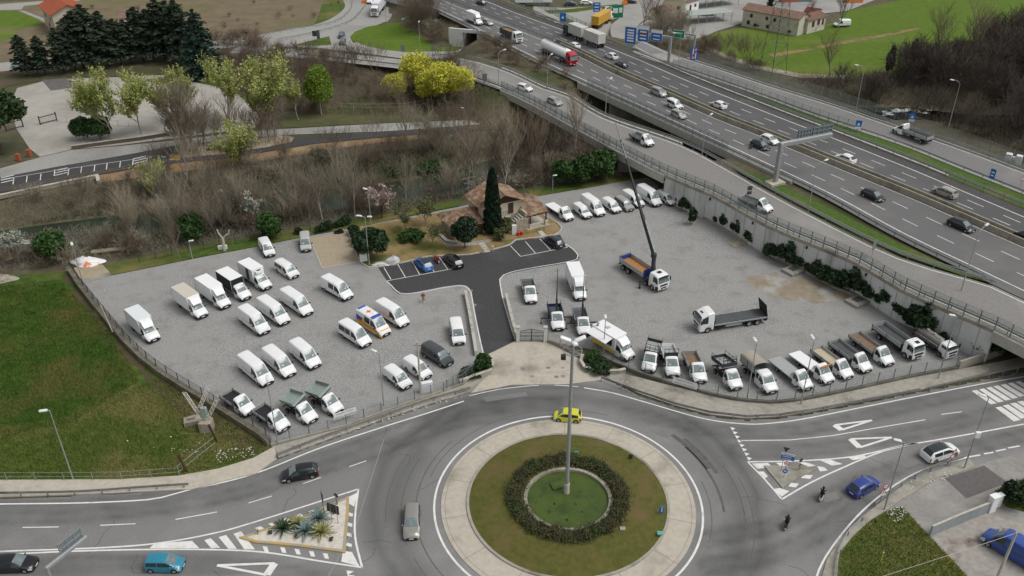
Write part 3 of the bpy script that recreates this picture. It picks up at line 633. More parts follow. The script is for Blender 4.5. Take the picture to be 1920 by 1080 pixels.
def guard(label, pts, h=.75, step=4.0, m=None, double=False, off=0, pm=None, name='guard_rail', smooth=True):
    m = m or M_STEEL
    P = [Vector(p) for p in (smooth_path([(p[0],p[1],p[2]) for p in pts], 2.5) if smooth else pts)]
    if off: P = [Vector(p) for p in offset(P, off)]
    o = P[0].copy(); root = thing(name, label, 'guard rail', o); L = rel(P, o)
    ev = [p for p, _ in even(L, max(step, sum((b-a).length for a, b in zip(L[:-1], L[1:]))/98))]
    posts(root, ev, h-.05, .05, pm or M_STEELD)
    mb = MB()
    zs = [(.42,.10,.03),(.53,.07,-.0),(.64,.10,.03)]
    mb.strip(L, .05, h-.32, h-.20, off=.07); mb.strip(L, .03, h-.20, h-.12, off=.04); mb.strip(L, .05, h-.12, h, off=.07)
    mb.build('beam', m, root)
    if double:
        MB().strip(L, .06, h+.22, h+.32, off=.03).build('top_rail', m, root)
        posts(root, ev, h+.28, .035, m, name='rail_post')
    return root
# retaining wall of the ramp and bridges
WE = span(E_L, 1245, 1866); o = Vector((WE[0].x, WE[0].y, 0))
rw = thing('retaining_wall', 'long pale concrete retaining wall below the ramp, along the right yard', 'wall', o); L = rel(WE, o)
MB().strip(L, .5, -5.2, -.32, off=.25).build('wall_face', M_WALLC, rw)
MB().strip(L, .62, -.32, .22, off=.24).build('coping', M_CONC2, rw)
jm = MB()
for p, h in even(L, 2.5): jm.box((p.x+.02*math.sin(h), p.y-.02*math.cos(h), p.z-2.7), (.04,.06,4.7), None, h)
jm.build('panel_joint', mat('wall_joint', (.27,.27,.255), .9), rw)
dm = MB()
for k, (p, h) in enumerate(even(L, 11)): dm.box((p.x+.12*math.sin(h), p.y-.12*math.cos(h), p.z-.7), (.25,.25,.45), None, h)
dm.build('drain_box', M_DARKM, rw)
def bridge(name, label, left, right, pier_pts, edge=.9, low=1.25):
    o = Vector((left[0].x, left[0].y, 0)); t = thing(name, label, 'bridge', o)
    a = rel(left, o); b = rel(right, o)
    poly = [(p.x, p.y) for p in a]+[(p.x, p.y) for p in b[::-1]]
    MB().prism(poly, HZ-low, HZ-.06).build('deck', M_CONC2, t)
    MB().strip(a, .5, -low-.1, .2, off=-.22).build('edge_beam', mat('beam_concrete', (.42,.41,.37), .9, (.36,.35,.31), 1, (.27,.26,.22), .3, .55, .75), t)
    MB().strip(b, .5, -low-.1, .2, off=.22).build('edge_beam', mat('beam_concrete', (1,1,1)), t)
    for px, py, w_, d_ in pier_pts:
        MB().rbox((px-o.x, py-o.y, (HZ-low-5)/2), (w_, d_, HZ-low+5), .2).build('pier', M_CONC2, t)
    return t
bridge('ramp_bridge', 'concrete ramp bridge crossing the river beside the yard', span(E_L, 925, 1250), span(RI_L, 925, 1290), [(12,186,5,1.4),(24,166,5,1.4)])
bridge('motorway_viaduct', 'wide concrete motorway viaduct crossing the river', span(HN_L, 1075, 1500), span(HF_L, 1190, 1790), [(30,200,14,1.5),(42,184,14,1.5)])
bridge('side_bridge', 'concrete deck of the side carriageway', span(S1_L, 1250, 3300), span(S2_L, 1265, 3300), [])
bridge('underpass_bridge', 'concrete bridge carrying the ramp over the road at the right edge', span(E_L, 1862, 2500), span(RI_L, 1900, 2500), [])
WE2 = span(E_L, 2490, 6000)
if len(WE2) > 1: w2 = thing('retaining_wall', 'concrete retaining wall of the ramp beyond the underpass', 'wall', (WE2[0].x,WE2[0].y,0)); MB().strip(rel(WE2, (WE2[0].x,WE2[0].y,0)), .5, -5.2, .2, off=.25).build('wall_face', M_WALLC, w2)
d_ = Vector((.75,.66,0))
wl = thing('underpass_wall', 'dark concrete side wall of the road underpass at the right edge', 'wall', g(1853,664)); MB().strip([Vector((0,0,0)), d_*30], .8, -.1, 4.9).build('wall_face', M_CONC2, wl)
wl = thing('underpass_wall', 'stained low concrete wall where the yard fence meets the underpass', 'wall', g(1796,692)); MB().strip(rel(gl([(1796,692),(1850,674),(1878,664)]), g(1796,692)), .3, -.05, 1.3).build('wall_face', M_CONC2, wl)
# portal of the far underpass, and the wall further up
A, B = g(843,86), g(905,92); 
pt = thing('underpass_portal', 'pale concrete portal where a road passes under the motorway', 'underpass', (A+B)/2)
u = (B-A).normalized(); hd = math.atan2(u.y, u.x); pt.rotation_euler = (0,0,hd); Lp = (B-A).length
MB().box((-Lp*.29,0,2.6), (Lp*.42,.8,5.4)).build('wing_wall', M_WALLC, pt); MB().box((Lp*.43,0,2.6), (Lp*.16,.8,5.4)).build('wing_wall', M_WALLC, pt); MB().box((Lp*.135,0,4.85), (Lp*.43,.8,.9)).build('lintel', M_WALLC, pt)
for x in (-Lp*.085, Lp*.355): MB().box((x,6,2.2), (.4,11,4.4)).build('side_wall', M_CONC2, pt)
uw = thing('retaining_wall', 'pale concrete retaining wall of the motorway at the top, above the slip road', 'wall', g(700,-12)); MB().strip(rel(gl([(700,-12),(745,14),(773,31)]), g(700,-12)), .6, -.1, 5.6).build('wall_face', M_WALLC, uw)
# median barriers in cast segments
for off, lab in ((-.75, 'concrete median barrier on the near carriageway side, weathered and stained'), (.75, 'concrete median barrier on the far carriageway side, weathered and stained')):
    P = [Vector(p) for p in offset(M_L, off)]; P = span(P, 1040, 3300); o = P[0].copy(); t = thing('median_barrier', lab, 'barrier', o); L = rel(P, o)
    ev = even(L, 6.0)
    for (a, ha), (b, hb_) in zip(ev[:-1], ev[1:]):
        d = (b-a).normalized()*.04; mb = MB(); mb.strip([a+d, b-d], .55, 0, .25); mb.strip([a+d, b-d], .26, .25, 1.0); mb.build('barrier_segment', M_BARR, t)
guard('steel guard rail along the median at the top of the motorway', span(M_L, 830, 1045), .8, 4)
guard('steel guard rail along the near edge of the motorway', span(HN_L, 800, 1850), .8, 4, double=True)
guard('steel guard rail along the far edge of the motorway', span(HF_L, 900, 3300), .8, 4, double=True)
guard('steel guard rail on the inner side of the ramp', span([Vector(p) for p in offset(RI_L, -.15)], 850, 1870), .8, 4, double=True)
guard('steel guard rail on the near edge of the side carriageway', span([Vector(p) for p in offset(S1_L, -.2)], 1240, 3300), .8, 4)
guard('steel guard rail on the far edge of the side carriageway', span([Vector(p) for p in offset(S2_L, .2)], 1262, 3300), .8, 4, double=True)
guard('twin steel guard rail just inside the ramp fence', span([Vector(p) for p in offset(E_L, .75)], 860, 3300), .8, 4, double=True)
M_FEN2 = mat('grey_green_mesh', (.22,.255,.25), .55, metal=.3)
fence('mesh_fence', 'tall grey mesh fence along the outer edge of the ramp', span([Vector(p) for p in offset(E_L, .1)], 925, 3300), 2.3, 2.2, M_FEN2, .14, .019, (.03,.33,.66,.99), .06)
fence('mesh_fence', 'grey mesh fence on the motorway viaduct facing the ramp', span([Vector(p) for p in offset(HN_L, -.3)], 1092, 1372), 2.2, 2.2, M_FEN2, .14, .019)
fence('mesh_fence', 'grey mesh fence between motorway and side carriageway', span([Vector(p) for p in offset(S1_L, -.9)], 1240, 1610), 2.2, 2.4, M_FEN2, .16, .014)
fence('mesh_fence', 'tall mesh fence on the far side of the side carriageway by the dark thicket', span([Vector(p) for p in offset(S2_L, 1.2)], 1300, 2000), 3.0, 2.4, M_FEN2, .14, .016)
fence('mesh_fence', 'green mesh fence at the top behind the container lorry', gl([(1000,10),(1030,22),(1060,42),(1100,60)], HZ), 2.6, 2.5, M_FEN2, .2, .016)
guard('steel guard rail in front of the green mesh fence at the top', gl([(960,6),(1010,28),(1060,50),(1095,62)], HZ), .8, 4)
# road side rails
guard('long rusty steel guard rail on the left roundabout approach', gl([(-60,933),(0,932),(150,929),(250,922),(355,915)]), .75, 3, M_STEELD)
guard('steel guard rail between the roundabout and the left yard fence', gl([(519,860),(600,828),(700,792),(800,757),(882,734)]), .75, 3, M_STEELD)
guard('curved steel guard rail between the roundabout and the right yard fence', gl([(1127,715),(1200,742),(1265,764),(1330,780),(1400,788),(1460,785),(1520,776),(1620,757),(1724,737)]), .78, 3, M_STEELD)
guard('low steel rail between footway and road before the underpass', gl([(1742,735),(1800,722),(1870,706),(1925,694)]), .9, 2.4, M_STEELD)
guard('steel guard rail around the lower right grass corner', gl([(1566,1120),(1569,1065),(1575,1032),(1592,1000),(1620,975)]), .75, 3)
guard('steel guard rail with dark posts beside the lamp post at lower right', gl([(1640,952),(1668,930),(1700,906),(1730,890),(1765,876),(1806,864)]), .75, 2.6, M_STEELD)
for lab, px in (('guard rail of the upper left loop road, outer bend', [(660,-10),(660,14),(640,36),(610,48),(560,56),(500,67),(440,75)]), ('guard rail on the inner side of the upper left loop road', [(685,12),(662,38),(625,54),(570,68),(522,77)]), ('guard rail of the low road in front of the yellow willows', [(545,92),(610,97),(690,106),(770,117),(840,126)]), ('guard rail beyond the green loop', [(810,108),(860,104),(905,98)])):
    guard(lab, gl(px, .1), .8, 4)
guard('guard rail of the low road, nearer side', gl([(560,106,.2),(640,113,.5),(730,123,1.5),(800,131,3.2),(850,137,4.8)]), .8, 4)
# yard boundary
wlp = gl(WALL_L); o = wlp[0]; t = thing('boundary_wall', 'low mossy stone wall along the left side of the yard', 'wall', o); L = rel(wlp, o)
MB().strip(L, .55, -.1, .75).build('wall_face', mat('mossy_stone', (.20,.175,.13), .95, (.11,.095,.065), 1.5, (.07,.085,.03), .4, .5, .66, bump=.6), t)
MB().strip(L, .68, .75, .9).build('coping', mat('mossy_coping', (.17,.15,.115), .95, (.10,.09,.06), 1.2, (.24,.22,.18), .5, .52, .7), t)
fence('wire_fence', 'thin wire fence on the low left boundary wall', [p+Vector((.3,.1,.9)) for p in wlp], 1.2, 2.6, M_DARKM, .2, .009, (.97,), .04)
FL = gl([(508,836),(640,803),(750,763),(868,722),(896,693)])
fence('chain_link_fence', 'chain link fence on a low kerb along the front of the left yard', FL, 1.8, 2.35, M_FENCE, .16, .008, (.97,), .045, base=(.3,.38,M_CONC2))
FR = smooth_path(gl([(1122,668),(1150,682),(1225,711),(1340,744),(1400,754),(1440,757),(1500,752),(1600,732),(1700,710),(1796,692)]), 2)
fence('chain_link_fence', 'chain link fence on a stained wall along the front of the right yard', [(p.x,p.y,.45) for p in FR], 1.75, 2.5, M_FENCE, .16, .008, (.97,), .045)
o = FR[0]; t = thing('boundary_wall', 'low dark stained wall under the fence of the right yard', 'wall', o); L = rel(FR, o)
MB().strip(L, .34, -.1, .5).build('wall_face', mat('dark_stained_wall', (.15,.14,.115), .95, (.09,.085,.07), 1.2, (.24,.225,.19), .3, .52, .72), t)
RF = gl([(262,492),(330,478),(430,460),(520,443),(600,430),(650,420),(700,412),(770,398)])
fence('wire_fence', 'dark wire fence between the left yard and the river bank', RF, 1.9, 2.6, M_DARKM, .5, .006, (.1,.97), .035)
fence('wire_fence', 'dark wire fence between the far van row and the river bank', gl([(1000,360),(1060,350),(1130,338),(1200,326)]), 1.7, 2.6, M_DARKM, .5, .006, (.1,.97), .035)
pc = MB(); pl = gl([(1225,352),(1267,378),(1385,448),(1440,476),(1482,498),(1510,511),(1565,541),(1632,568),(1722,613),(1842,672)]); o = pl[0]; t = thing('planter_wall', 'low concrete planter wall below the retaining wall', 'wall', o); MB().strip(rel(pl, o), .35, -.05, .45).build('wall_face', M_CONC2, t)
sheet('planter_soil', [(1225,350),(1267,378),(1385,448),(1440,476),(1510,511),(1565,541),(1632,568),(1722,613),(1842,672),(1868,660),(1815,640),(1690,585),(1600,540),(1440,470),(1335,405),(1260,372)], mat('planter_earth', (.06,.045,.028), .95, (.045,.055,.02), .8), .06)
# gates and drive walls
def lowwall(label, px, w_, h, m=M_WALLC, name='low_wall'):
    p = gl(px); o = p[0]; t = thing(name, label, 'wall', o); MB().strip(rel(p, o), w_, -.05, h).build('wall_face', m, t); MB().strip(rel(p, o), w_+.08, h, h+.07).build('coping', M_KERB, t); return t
lowwall('low pale wall on the left side of the asphalt drive', [(873,553),(881,596),(893,668)], .35, .8)
lowwall('low pale wall on the right side of the asphalt drive', [(949,560),(958,598),(969,638)], .35, .9)
lowwall('curved stone planter wall left of the gate forecourt', [(862,722),(890,712),(919,702),(924,690),(921,680)], .35, .75, M_CONC2, 'planter_wall')
lowwall('curved stone planter wall right of the gate forecourt', [(1092,672),(1089,684),(1096,695),(1122,702),(1160,702),(1172,699)], .35, .7, M_CONC2, 'planter_wall')
for px, lab in ((971,'left gate pier'), (1022,'right gate pier')):
    t = thing('gate_pier', 'pale concrete %s of the iron double gate' % lab, 'gate pier', g(px, 641)); MB().rbox((0,0,1.25), (.5,.5,2.5), .03).build('pier_shaft', M_WALLC, t); MB().rbox((0,0,2.57), (.62,.62,.14), .03).build('pier_cap', M_KERB, t)
A, B = g(974.5,641), g(1018.5,641); t = thing('iron_gate', 'dark wrought iron double gate with curved top bar', 'gate', (A+B)/2); W_ = (B-A).length
for s in (-1, 1):
    gm = MB(); n_ = 10
    def top(x): return 1.75+.45*(1-abs(x)/(W_/2))**.8 if True else 0
    xsn = [s*(.04+k*(W_/2-.08)/n_) for k in range(n_+1)]
    for k, x in enumerate(xsn): gm.tube((x,0,.12),(x,0,top(x)+.12*(k % n_ != 0)),.022 if k % n_ else .04, n=6)
    gm.path([(x,0,top(x)) for x in xsn], .03, 6)
    for z_ in (.15,.95,1.1,1.6): gm.tube((xsn[0],0,z_),(xsn[-1],0,z_),.028,n=6)
    gm.build('gate_leaf', M_DARKM, t)
A = g(960,637); t = thing('small_gate', 'narrow dark iron side gate beside the left gate pier', 'gate', A); gm = MB()
for k in range(6): gm.tube((k*.14,-k*.06,.1),(k*.14,-k*.06,1.3),.02,n=5)
for z_ in (.15,.7,1.28): gm.tube((0,0,z_),(.7,-.3,z_),.025,n=5)
gm.build('gate_leaf', M_DARKM, t)
fence('railing', 'steel framed wire railing on a concrete base right of the gates', gl([(1027,641),(1060,656),(1092,672)]), 1.9, 2.2, M_STEELD, .15, .010, (.3,.99), .05, base=(.35,.55,M_CONC2))
fence('railing', 'grey mesh railing rising to the gate bush from the left yard fence', gl([(832,736),(862,716),(905,692)]), 1.7, 1.8, M_FENCE, .15, .010, (.1,.97), .04)
# ------------------------------------------------------------------ vehicles
def paint(name, c, r=.28, metal=0): return mat('paint_'+name, c, r, spec=.5, coat=.5, metal=metal)
P_WHITE = mat('paint_white', (.77,.775,.77), .28, (.72,.725,.715), .9, (.66,.655,.63), 1.3, .56, .8, spec=.5, coat=.5); P_GREY = paint('grey', (.045,.052,.056)); P_BLACK = paint('black', (.006,.006,.009)); P_SILVER = paint('silver', (.38,.38,.36), .3, .3)
P_CREAM = mat('beige_panel', (.52,.49,.41), .5); P_YELLOW = paint('lime', (.55,.55,.03)); P_TEAL = paint('teal', (.02,.20,.30)); P_BLUE = paint('blue', (.012,.035,.22))
P_SKY = paint('bright_blue', (.03,.16,.48)); P_NAVY = paint('navy', (.015,.022,.035)); P_RED = paint('red', (.42,.01,.025)); P_VANBLUE = paint('van_blue', (.02,.06,.27)); P_BEIGE = paint('sand_metallic', (.33,.32,.27))
P_BRONZE = paint('bronze_grey', (.27,.255,.23), .32, .25); P_ORANGE = mat('ochre_panel', (.55,.32,.05), .5); P_BOX = mat('box_panel', (.66,.68,.69), .45); P_BOXW = mat('white_panel', (.76,.765,.76), .45)
M_GLASS = mat('dark_glass', (.018,.028,.03), .06, spec=.7); M_SCREEN = mat('windscreen_glass', (.12,.155,.155), .12, None, 1, (.22,.26,.26), 1.1, .42, .68, spec=.8)  # windscreen colour has the pale sky reflection painted in, in patches
M_TYRE = mat('tyre_rubber', (.012,.012,.012), .85); M_RIM = mat('wheel_rim', (.30,.31,.31), .4, metal=.4); M_TRIM = mat('black_trim', (.014,.015,.016), .6)
M_LAMP = mat('lamp_glass', (.55,.57,.57), .12, spec=.7); M_TAIL = mat('tail_lamp', (.35,.01,.01), .2, spec=.6); M_PLATE = mat('number_plate', (.68,.68,.66), .5); M_AMBER = mat('amber_lamp', (.6,.2,.01), .3)
M_ALU = mat('dropside_alloy', (.40,.42,.41), .45, (.36,.375,.37), 3, metal=.25); M_BEDGREY = mat('bed_grey', (.085,.09,.095), .8, (.06,.065,.07), 1.5); M_BEDBLACK = mat('bed_black', (.022,.022,.023), .8)
M_BEDWOOD = mat('bed_plywood', (.23,.15,.10), .8, (.16,.105,.07), 2); M_BEDSAND = mat('bed_pale', (.50,.43,.31), .8, (.42,.36,.26), 2); M_BEDRUST = mat('bed_ochre', (.42,.20,.06), .8, (.33,.15,.05), 2)
M_GREENBED = mat('bed_greenish', (.25,.31,.28), .5, (.32,.37,.34), 2); M_CHASSIS = mat('chassis_black', (.018,.018,.02), .6)

def interp(x, tab):
    for a, b_ in zip(tab[:-1], tab[1:]):
        if (a[0]-x)*(b_[0]-x) <= 0:
            t = (x-a[0])/(b_[0]-a[0]) if b_[0] != a[0] else 0
            return [p+(q-p)*t for p, q in zip(a[1:], b_[1:])]
    return list(tab[0][1:]) if abs(x-tab[0][0]) < abs(x-tab[-1][0]) else list(tab[-1][1:])
def body(root, tab, wheels, wr, m, parts, zf=.26, rr=.12, trim_z=None, capf='grille', capr=None, mats=None):
    """lofted shell. tab rows: x, zbottom, zbelt, ztop, halfwidth, halfwidth at roof. parts(x0, x1, i) -> part name or None"""
    X = {round(r[0], 3) for r in tab}
    for xw in wheels:
        for k in (-1.12,-1.08,-.8,-.4,0,.4,.8,1.08,1.12): X.add(round(xw+k*wr, 3))
    lo, hi = min(r[0] for r in tab), max(r[0] for r in tab)
    X = sorted((x for x in X if lo <= x <= hi), reverse=True)
    rings = []
    for x in X:
        zb, zw, zt, w_, wt = interp(x, tab); zb0 = zb; arch = False
        for xw in wheels:
            d = abs(x-xw)
            if d < wr*1.10: zb = max(zb, wr+math.sqrt(max(0, (wr*1.12)**2-d*d))); arch = True
        zw = min(zw, zt-.05); zm = (zb0+(zw-zb0)*.34) if trim_z is None else trim_z
        zm = zm + (.24 if (trim_z and trim_z > .5 and x > hi-.6) else 0); zm = max(zm, zb+.03); zm = min(zm, zw-.02)
        r = min(rr, (zt-zw)*.45); zs = zw+(zt-r-zw)*.84; we = w_+(wt-w_)*.72
        fe = w_-.27 if arch else w_-.1
        H = [(0,zf),(fe,zf),(w_-.02,zb),(w_,zm),(w_*.992,zw),(we,zs),(wt,zt-r),(wt-r*.9,zt-r*.25),(wt*.5,zt+.012),(0,zt+.02)]
        rings.append([(x, y, z) for y, z in H] + [(x, -y, z) for y, z in H[-2:0:-1]])
    n = len(rings[0]); B = {}
    def put(nm, vs):
        o = B.setdefault(nm, MB()); o.add(vs, [tuple(range(len(vs)))])
    for i, (a, b_) in enumerate(zip(rings[:-1], rings[1:])):
        for j in range(n):
            k = (j+1) % n; seg = j if j < 9 else 17-j; side = 1 if j < 9 else -1
            nm = parts(X[i], X[i+1], seg)
            if nm in ('side_window','headlight','tail_light','door','rear_side_window'): nm = nm+('+' if side > 0 else '-')
            if nm in ('bumper','sill'): nm += ('+' if (X[i]+X[i+1] > X[0]+X[-1]) else '-') if nm == 'bumper' else ('+' if side > 0 else '-')
            put(nm or 'body', [a[j], b_[j], b_[k], a[k]])
    put(capf or 'body', rings[0]); put(capr or 'body', rings[-1][::-1])
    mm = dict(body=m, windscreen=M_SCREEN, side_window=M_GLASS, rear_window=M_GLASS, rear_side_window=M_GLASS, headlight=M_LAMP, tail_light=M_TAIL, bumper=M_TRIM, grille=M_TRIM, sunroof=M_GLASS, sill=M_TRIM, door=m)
    mm.update(mats or {})
    for nm, mb in B.items():
        k = nm.rstrip('+-')
        # weld
        idx = {}; vv = []; ff = []
        for f in mb.f:
            q = []
            for i in f:
                key = tuple(round(c, 4) for c in mb.v[i])
                if key not in idx: idx[key] = len(vv); vv.append(key)
                if not q or q[-1] != idx[key]: q.append(idx[key])
            if len(q) > 1 and q[0] == q[-1]: q.pop()
            if len(set(q)) >= 3: ff.append(tuple(q))
        mb.v, mb.f = vv, ff
        mb.build(k, mm[k], root, 32)
_wm = {}
def wheel(root, x, y, r=.33, wd=.22, dual=False):
    key = (r, wd, y > 0)
    s = 1 if y > 0 else -1
    if key not in _wm:
        M = Matrix.Rotation(R(-90)*s, 4, 'X')
        t = MB().lathe([(r*.6,-wd/2),(r*.93,-wd/2),(r,-wd*.32),(r,wd*.32),(r*.93,wd/2),(r*.64,wd/2),(r*.6,wd*.3)], 20, M)
        h = MB().lathe([(r*.62,-wd*.1),(r*.62,wd*.42),(r*.5,wd*.30),(r*.22,wd*.22),(r*.2,wd*.4),(0.001,wd*.4)], 16, M)
        a = t.build('wheel', M_TYRE, None, 40); b_ = h.build('rim', M_RIM, a, 40); _wm[key] = (a.data, b_.data); a.parent = root; a.location = (x, y, r); return
    a = bpy.data.objects.new('wheel', _wm[key][0]); C.objects.link(a); a.parent = root; a.location = (x, y, r)
    b_ = bpy.data.objects.new('rim', _wm[key][1]); C.objects.link(b_); b_.parent = a
def wheels4(root, xs_, w_, r=.33, wd=.22):
    for x in xs_:
        for s in (1, -1): wheel(root, x, s*(w_-wd/2-.015), r, wd)
def mirrors(root, x, y, z, m=None, s=(.12,.22,.2)):
    for k in (1, -1):
        mb = MB().rbox((x, k*(y+s[1]/2+.04), z), s, .04); mb.box((x, k*(y+.02), z-.05), (.06,.12,.05)); mb.build('mirror', m or M_TRIM, root, 40)
def plate(root, x, z, w_=.5): MB().box((x, 0, z), (.03,w_,.12)).build('number_plate', M_PLATE, root)

_cd = [0]
def card(root, x, z, W):
    _cd[0] += 1
    if _cd[0] % 4: MB().box((x+.02, -W*(.36 if _cd[0] % 3 else -.3), z+.03), (.03,.26,.17)).build('price_card', P_BOXW, root)
def van(label, cat='van', L=5.9, W=1.02, H=2.55, m=P_WHITE, win=0, group=None, black=True, roofrack=False, nose=1.0, fl=2.0, extra=None, bump=M_TRIM, wr=.35, tz=None):
    """panel van; win 0 none, 1 one pair of rear windows, 2 glazed all along"""
    root = thing('van', label, cat, group=group); h = L/2; ko = .36*(L/5.9)
    belt = .50*H+.06; roof = H
    hl = 1.0*nose
    cowl = h-hl; rf = cowl-.85*(H/2.5)
    wh = (h-.95, -h+1.05 if L > 5 else -h+.85)
    tab = [(h,.34,.55,.70,W*.78,W*.6),(h-.05,.3,.66,.90,W*.90,W*.74),(h-.22,.3,.82,1.06*H/2.5+.02,W*.97,W*.80),(h-.55,.3,.95,.47*H+.02,W*.99,W*.84),(cowl,.3,belt,.555*H,W,W*.86),
           (cowl-.42*(H/2.5),.3,belt+.02,.775*H,W,W*.82),(rf,.3,belt+.03,.95*H,W,W*.80),(rf-.35,.3,belt+.03,.99*H,W,W*.83),(rf-.9,.3,belt+.03,roof,W,W*.86),(-h+.35,.3,belt+.03,roof-.01,W,W*.87),(-h+.06,.32,belt+.03,roof-.06,W*.985,W*.85),(-h,.36,belt+.03,roof-.14,W*.96,W*.82)]
    dw = (cowl-.1, rf-.55)
    for x in dw: tab.append((x, *interp(x, sorted(tab, reverse=True))))
    rw = []
    if win: rw = [(rf-.75, rf-2.0)] if win == 1 else [(rf-.75, rf-1.85),(rf-1.92, -h+.3)]
    if win == 2 and L < 4.6: rw = [(rf-.62, -h+.25)]
    for p in rw:
        for x in p: tab.append((x, *interp(x, sorted(tab, reverse=True))))
    tab = sorted(tab, reverse=True)
    def parts(x0, x1, i):
        c = (x0+x1)/2
        if i in (6, 7, 8) and rf < c < cowl: return 'windscreen' if i >= 7 else None
        if i == 4 and dw[1] < c < dw[0]: return 'side_window'
        if i == 4:
            for a, b_ in rw:
                if b_ < c < a: return 'rear_side_window'
        if i in (0, 1, 2) and c > h-.45: return 'bumper'
        if i in (0, 1, 2) and c < -h+.2: return 'bumper'
        if i == 2 and black and -h < c < h-1.5 : return 'sill'
        if i == 3 and h-.42 < c < h-.04: return 'headlight'
        if i == 3 and c < -h+.055: return 'tail_light'
    body(root, tab, wh, wr, m, parts, trim_z=tz or (.60 if black else .42), mats={'bumper': bump})
    wheels4(root, wh, W, wr); mirrors(root, cowl-.25, W, belt+.12)
    plate(root, h+.012, .48); plate(root, -h-.012, .62)
    MB().box((h+.0, 0, .66), (.05,W*1.1,.05)).build('grille', M_TRIM, root)
    card(root, cowl-.19*(H/2.5), .655*H+.02, W)
    for s in (1,-1):
        sm_ = MB()
        for x in (cowl-.02, rf-.62): sm_.box((x, s*(W+.0), .5*belt+.28), (.022,.012,belt-.6))
        sm_.box(((cowl+rf-.64)/2, s*(W+.0), .58), (cowl-rf+.6,.012,.022)); sm_.build('door_seam', M_TRIM, root)
    if L > 4.9 and not win:
        for s in (1,-1):
            MB().box((-.4-.1*L/6, s*(W+.002), belt-.02), (L*.42,.015,.03)).build('door_rail', M_TRIM, root)
    if roofrack:
        for x in (rf-.9, rf-2.0, -h+.5): MB().box((x, 0, roof+.05), (.06, W*1.5, .05)).build('roof_bar', P_WHITE, root)
    if extra: extra(root, h, W, H, rf)
    return root
def cab(root, x1, W=.98, H=2.25, m=P_WHITE, crew=False, deflector=False, bump=M_TRIM, wr=.34):
    """chassis-cab front with its nose at x = x1; returns x of cab back and wheel x"""
    h = x1; cl = 3.0 if crew else 2.25; cowl = h-.98; rf = cowl-.72; bk = h-cl; belt = 1.22
    tab = [(h,.34,.55,.72,W*.78,W*.6),(h-.05,.3,.68,.92,W*.90,W*.74),(h-.22,.3,.82,1.08,W*.97,W*.80),(h-.55,.3,.95,1.2,W*.99,W*.84),(cowl,.3,belt,1.36,W,W*.86),
           (cowl-.36,.3,belt+.02,1.84,W,W*.82),(rf,.3,belt+.03,H-.12,W,W*.80),(rf-.3,.3,belt+.03,H,W,W*.83),(bk+.1,.3,belt+.03,H-.01,W,W*.84),(bk,.34,belt+.03,H-.1,W*.97,W*.80)]
    dw = (cowl-.08, rf-.42)
    rw = [(rf-.55, rf-1.15)] if crew else []
    for p in [dw]+rw:
        for x in p: tab.append((x, *interp(x, sorted(tab, reverse=True))))
    tab = sorted(tab, reverse=True)
    def parts(xa, xb, i):
        c = (xa+xb)/2
        if i in (7, 8) and rf < c < cowl: return 'windscreen'
        if i == 4 and dw[1] < c < dw[0]: return 'side_window'
        for a, b_ in rw:
            if i == 4 and b_ < c < a: return 'rear_side_window'
        if i in (0, 1, 2) and c > h-.45: return 'bumper'
        if i == 3 and h-.42 < c < h-.04: return 'headlight'
    xw = h-.95
    body(root, tab, (xw,), wr, m, parts, trim_z=.62, capr=None, mats={'bumper': bump})
    mirrors(root, cowl-.22, W, belt+.15); plate(root, h+.012, .48); card(root, cowl-.15, 1.57, W)
    MB().box((h, 0, .70), (.05,W*1.1,.07)).build('grille', M_TRIM, root)
    return bk, xw
def chassis(root, x0, x1, xr, W=.98, wr=.34, y=.38, dual=True):
    mb = MB()
    for s in (1,-1): mb.box(((x0+x1)/2, s*y, .66), (abs(x1-x0),.09,.2))
    for k in range(4): mb.box((x0+(x1-x0)*(k+.5)/4, 0, .66), (.08,2*y,.14))
    mb.tube((xr,-W*.8,wr), (xr,W*.8,wr), .07); mb.box(((x0+xr)/2+.1, W*.62, .62), (.8,.42,.4)); mb.box(((x0+xr)/2, -W*.62, .62), (.9,.4,.38))
    mb.build('chassis', M_CHASSIS, root)
    for s in (1,-1):
        mg = MB(); pts = [(xr+.42*math.cos(a), s*(W-.16), wr+.44*math.sin(a)) for a in np.linspace(.3, 2.84, 7)]
        for a, b_ in zip(pts[:-1], pts[1:]): mg.add([(a[0],a[1]-.17,a[2]),(b_[0],b_[1]-.17,b_[2]),(b_[0],b_[1]+.17,b_[2]),(a[0],a[1]+.17,a[2])], [(0,1,2,3)])
        mg.build('mudguard', M_TRIM, root)
        MB().box((x1+.03, s*W*.7, .62), (.06,.34,.12)).build('tail_light', M_TAIL, root)
    MB().box((x1+.04, 0, .55), (.06,W*1.7,.14)).build('bumper', M_TRIM, root)
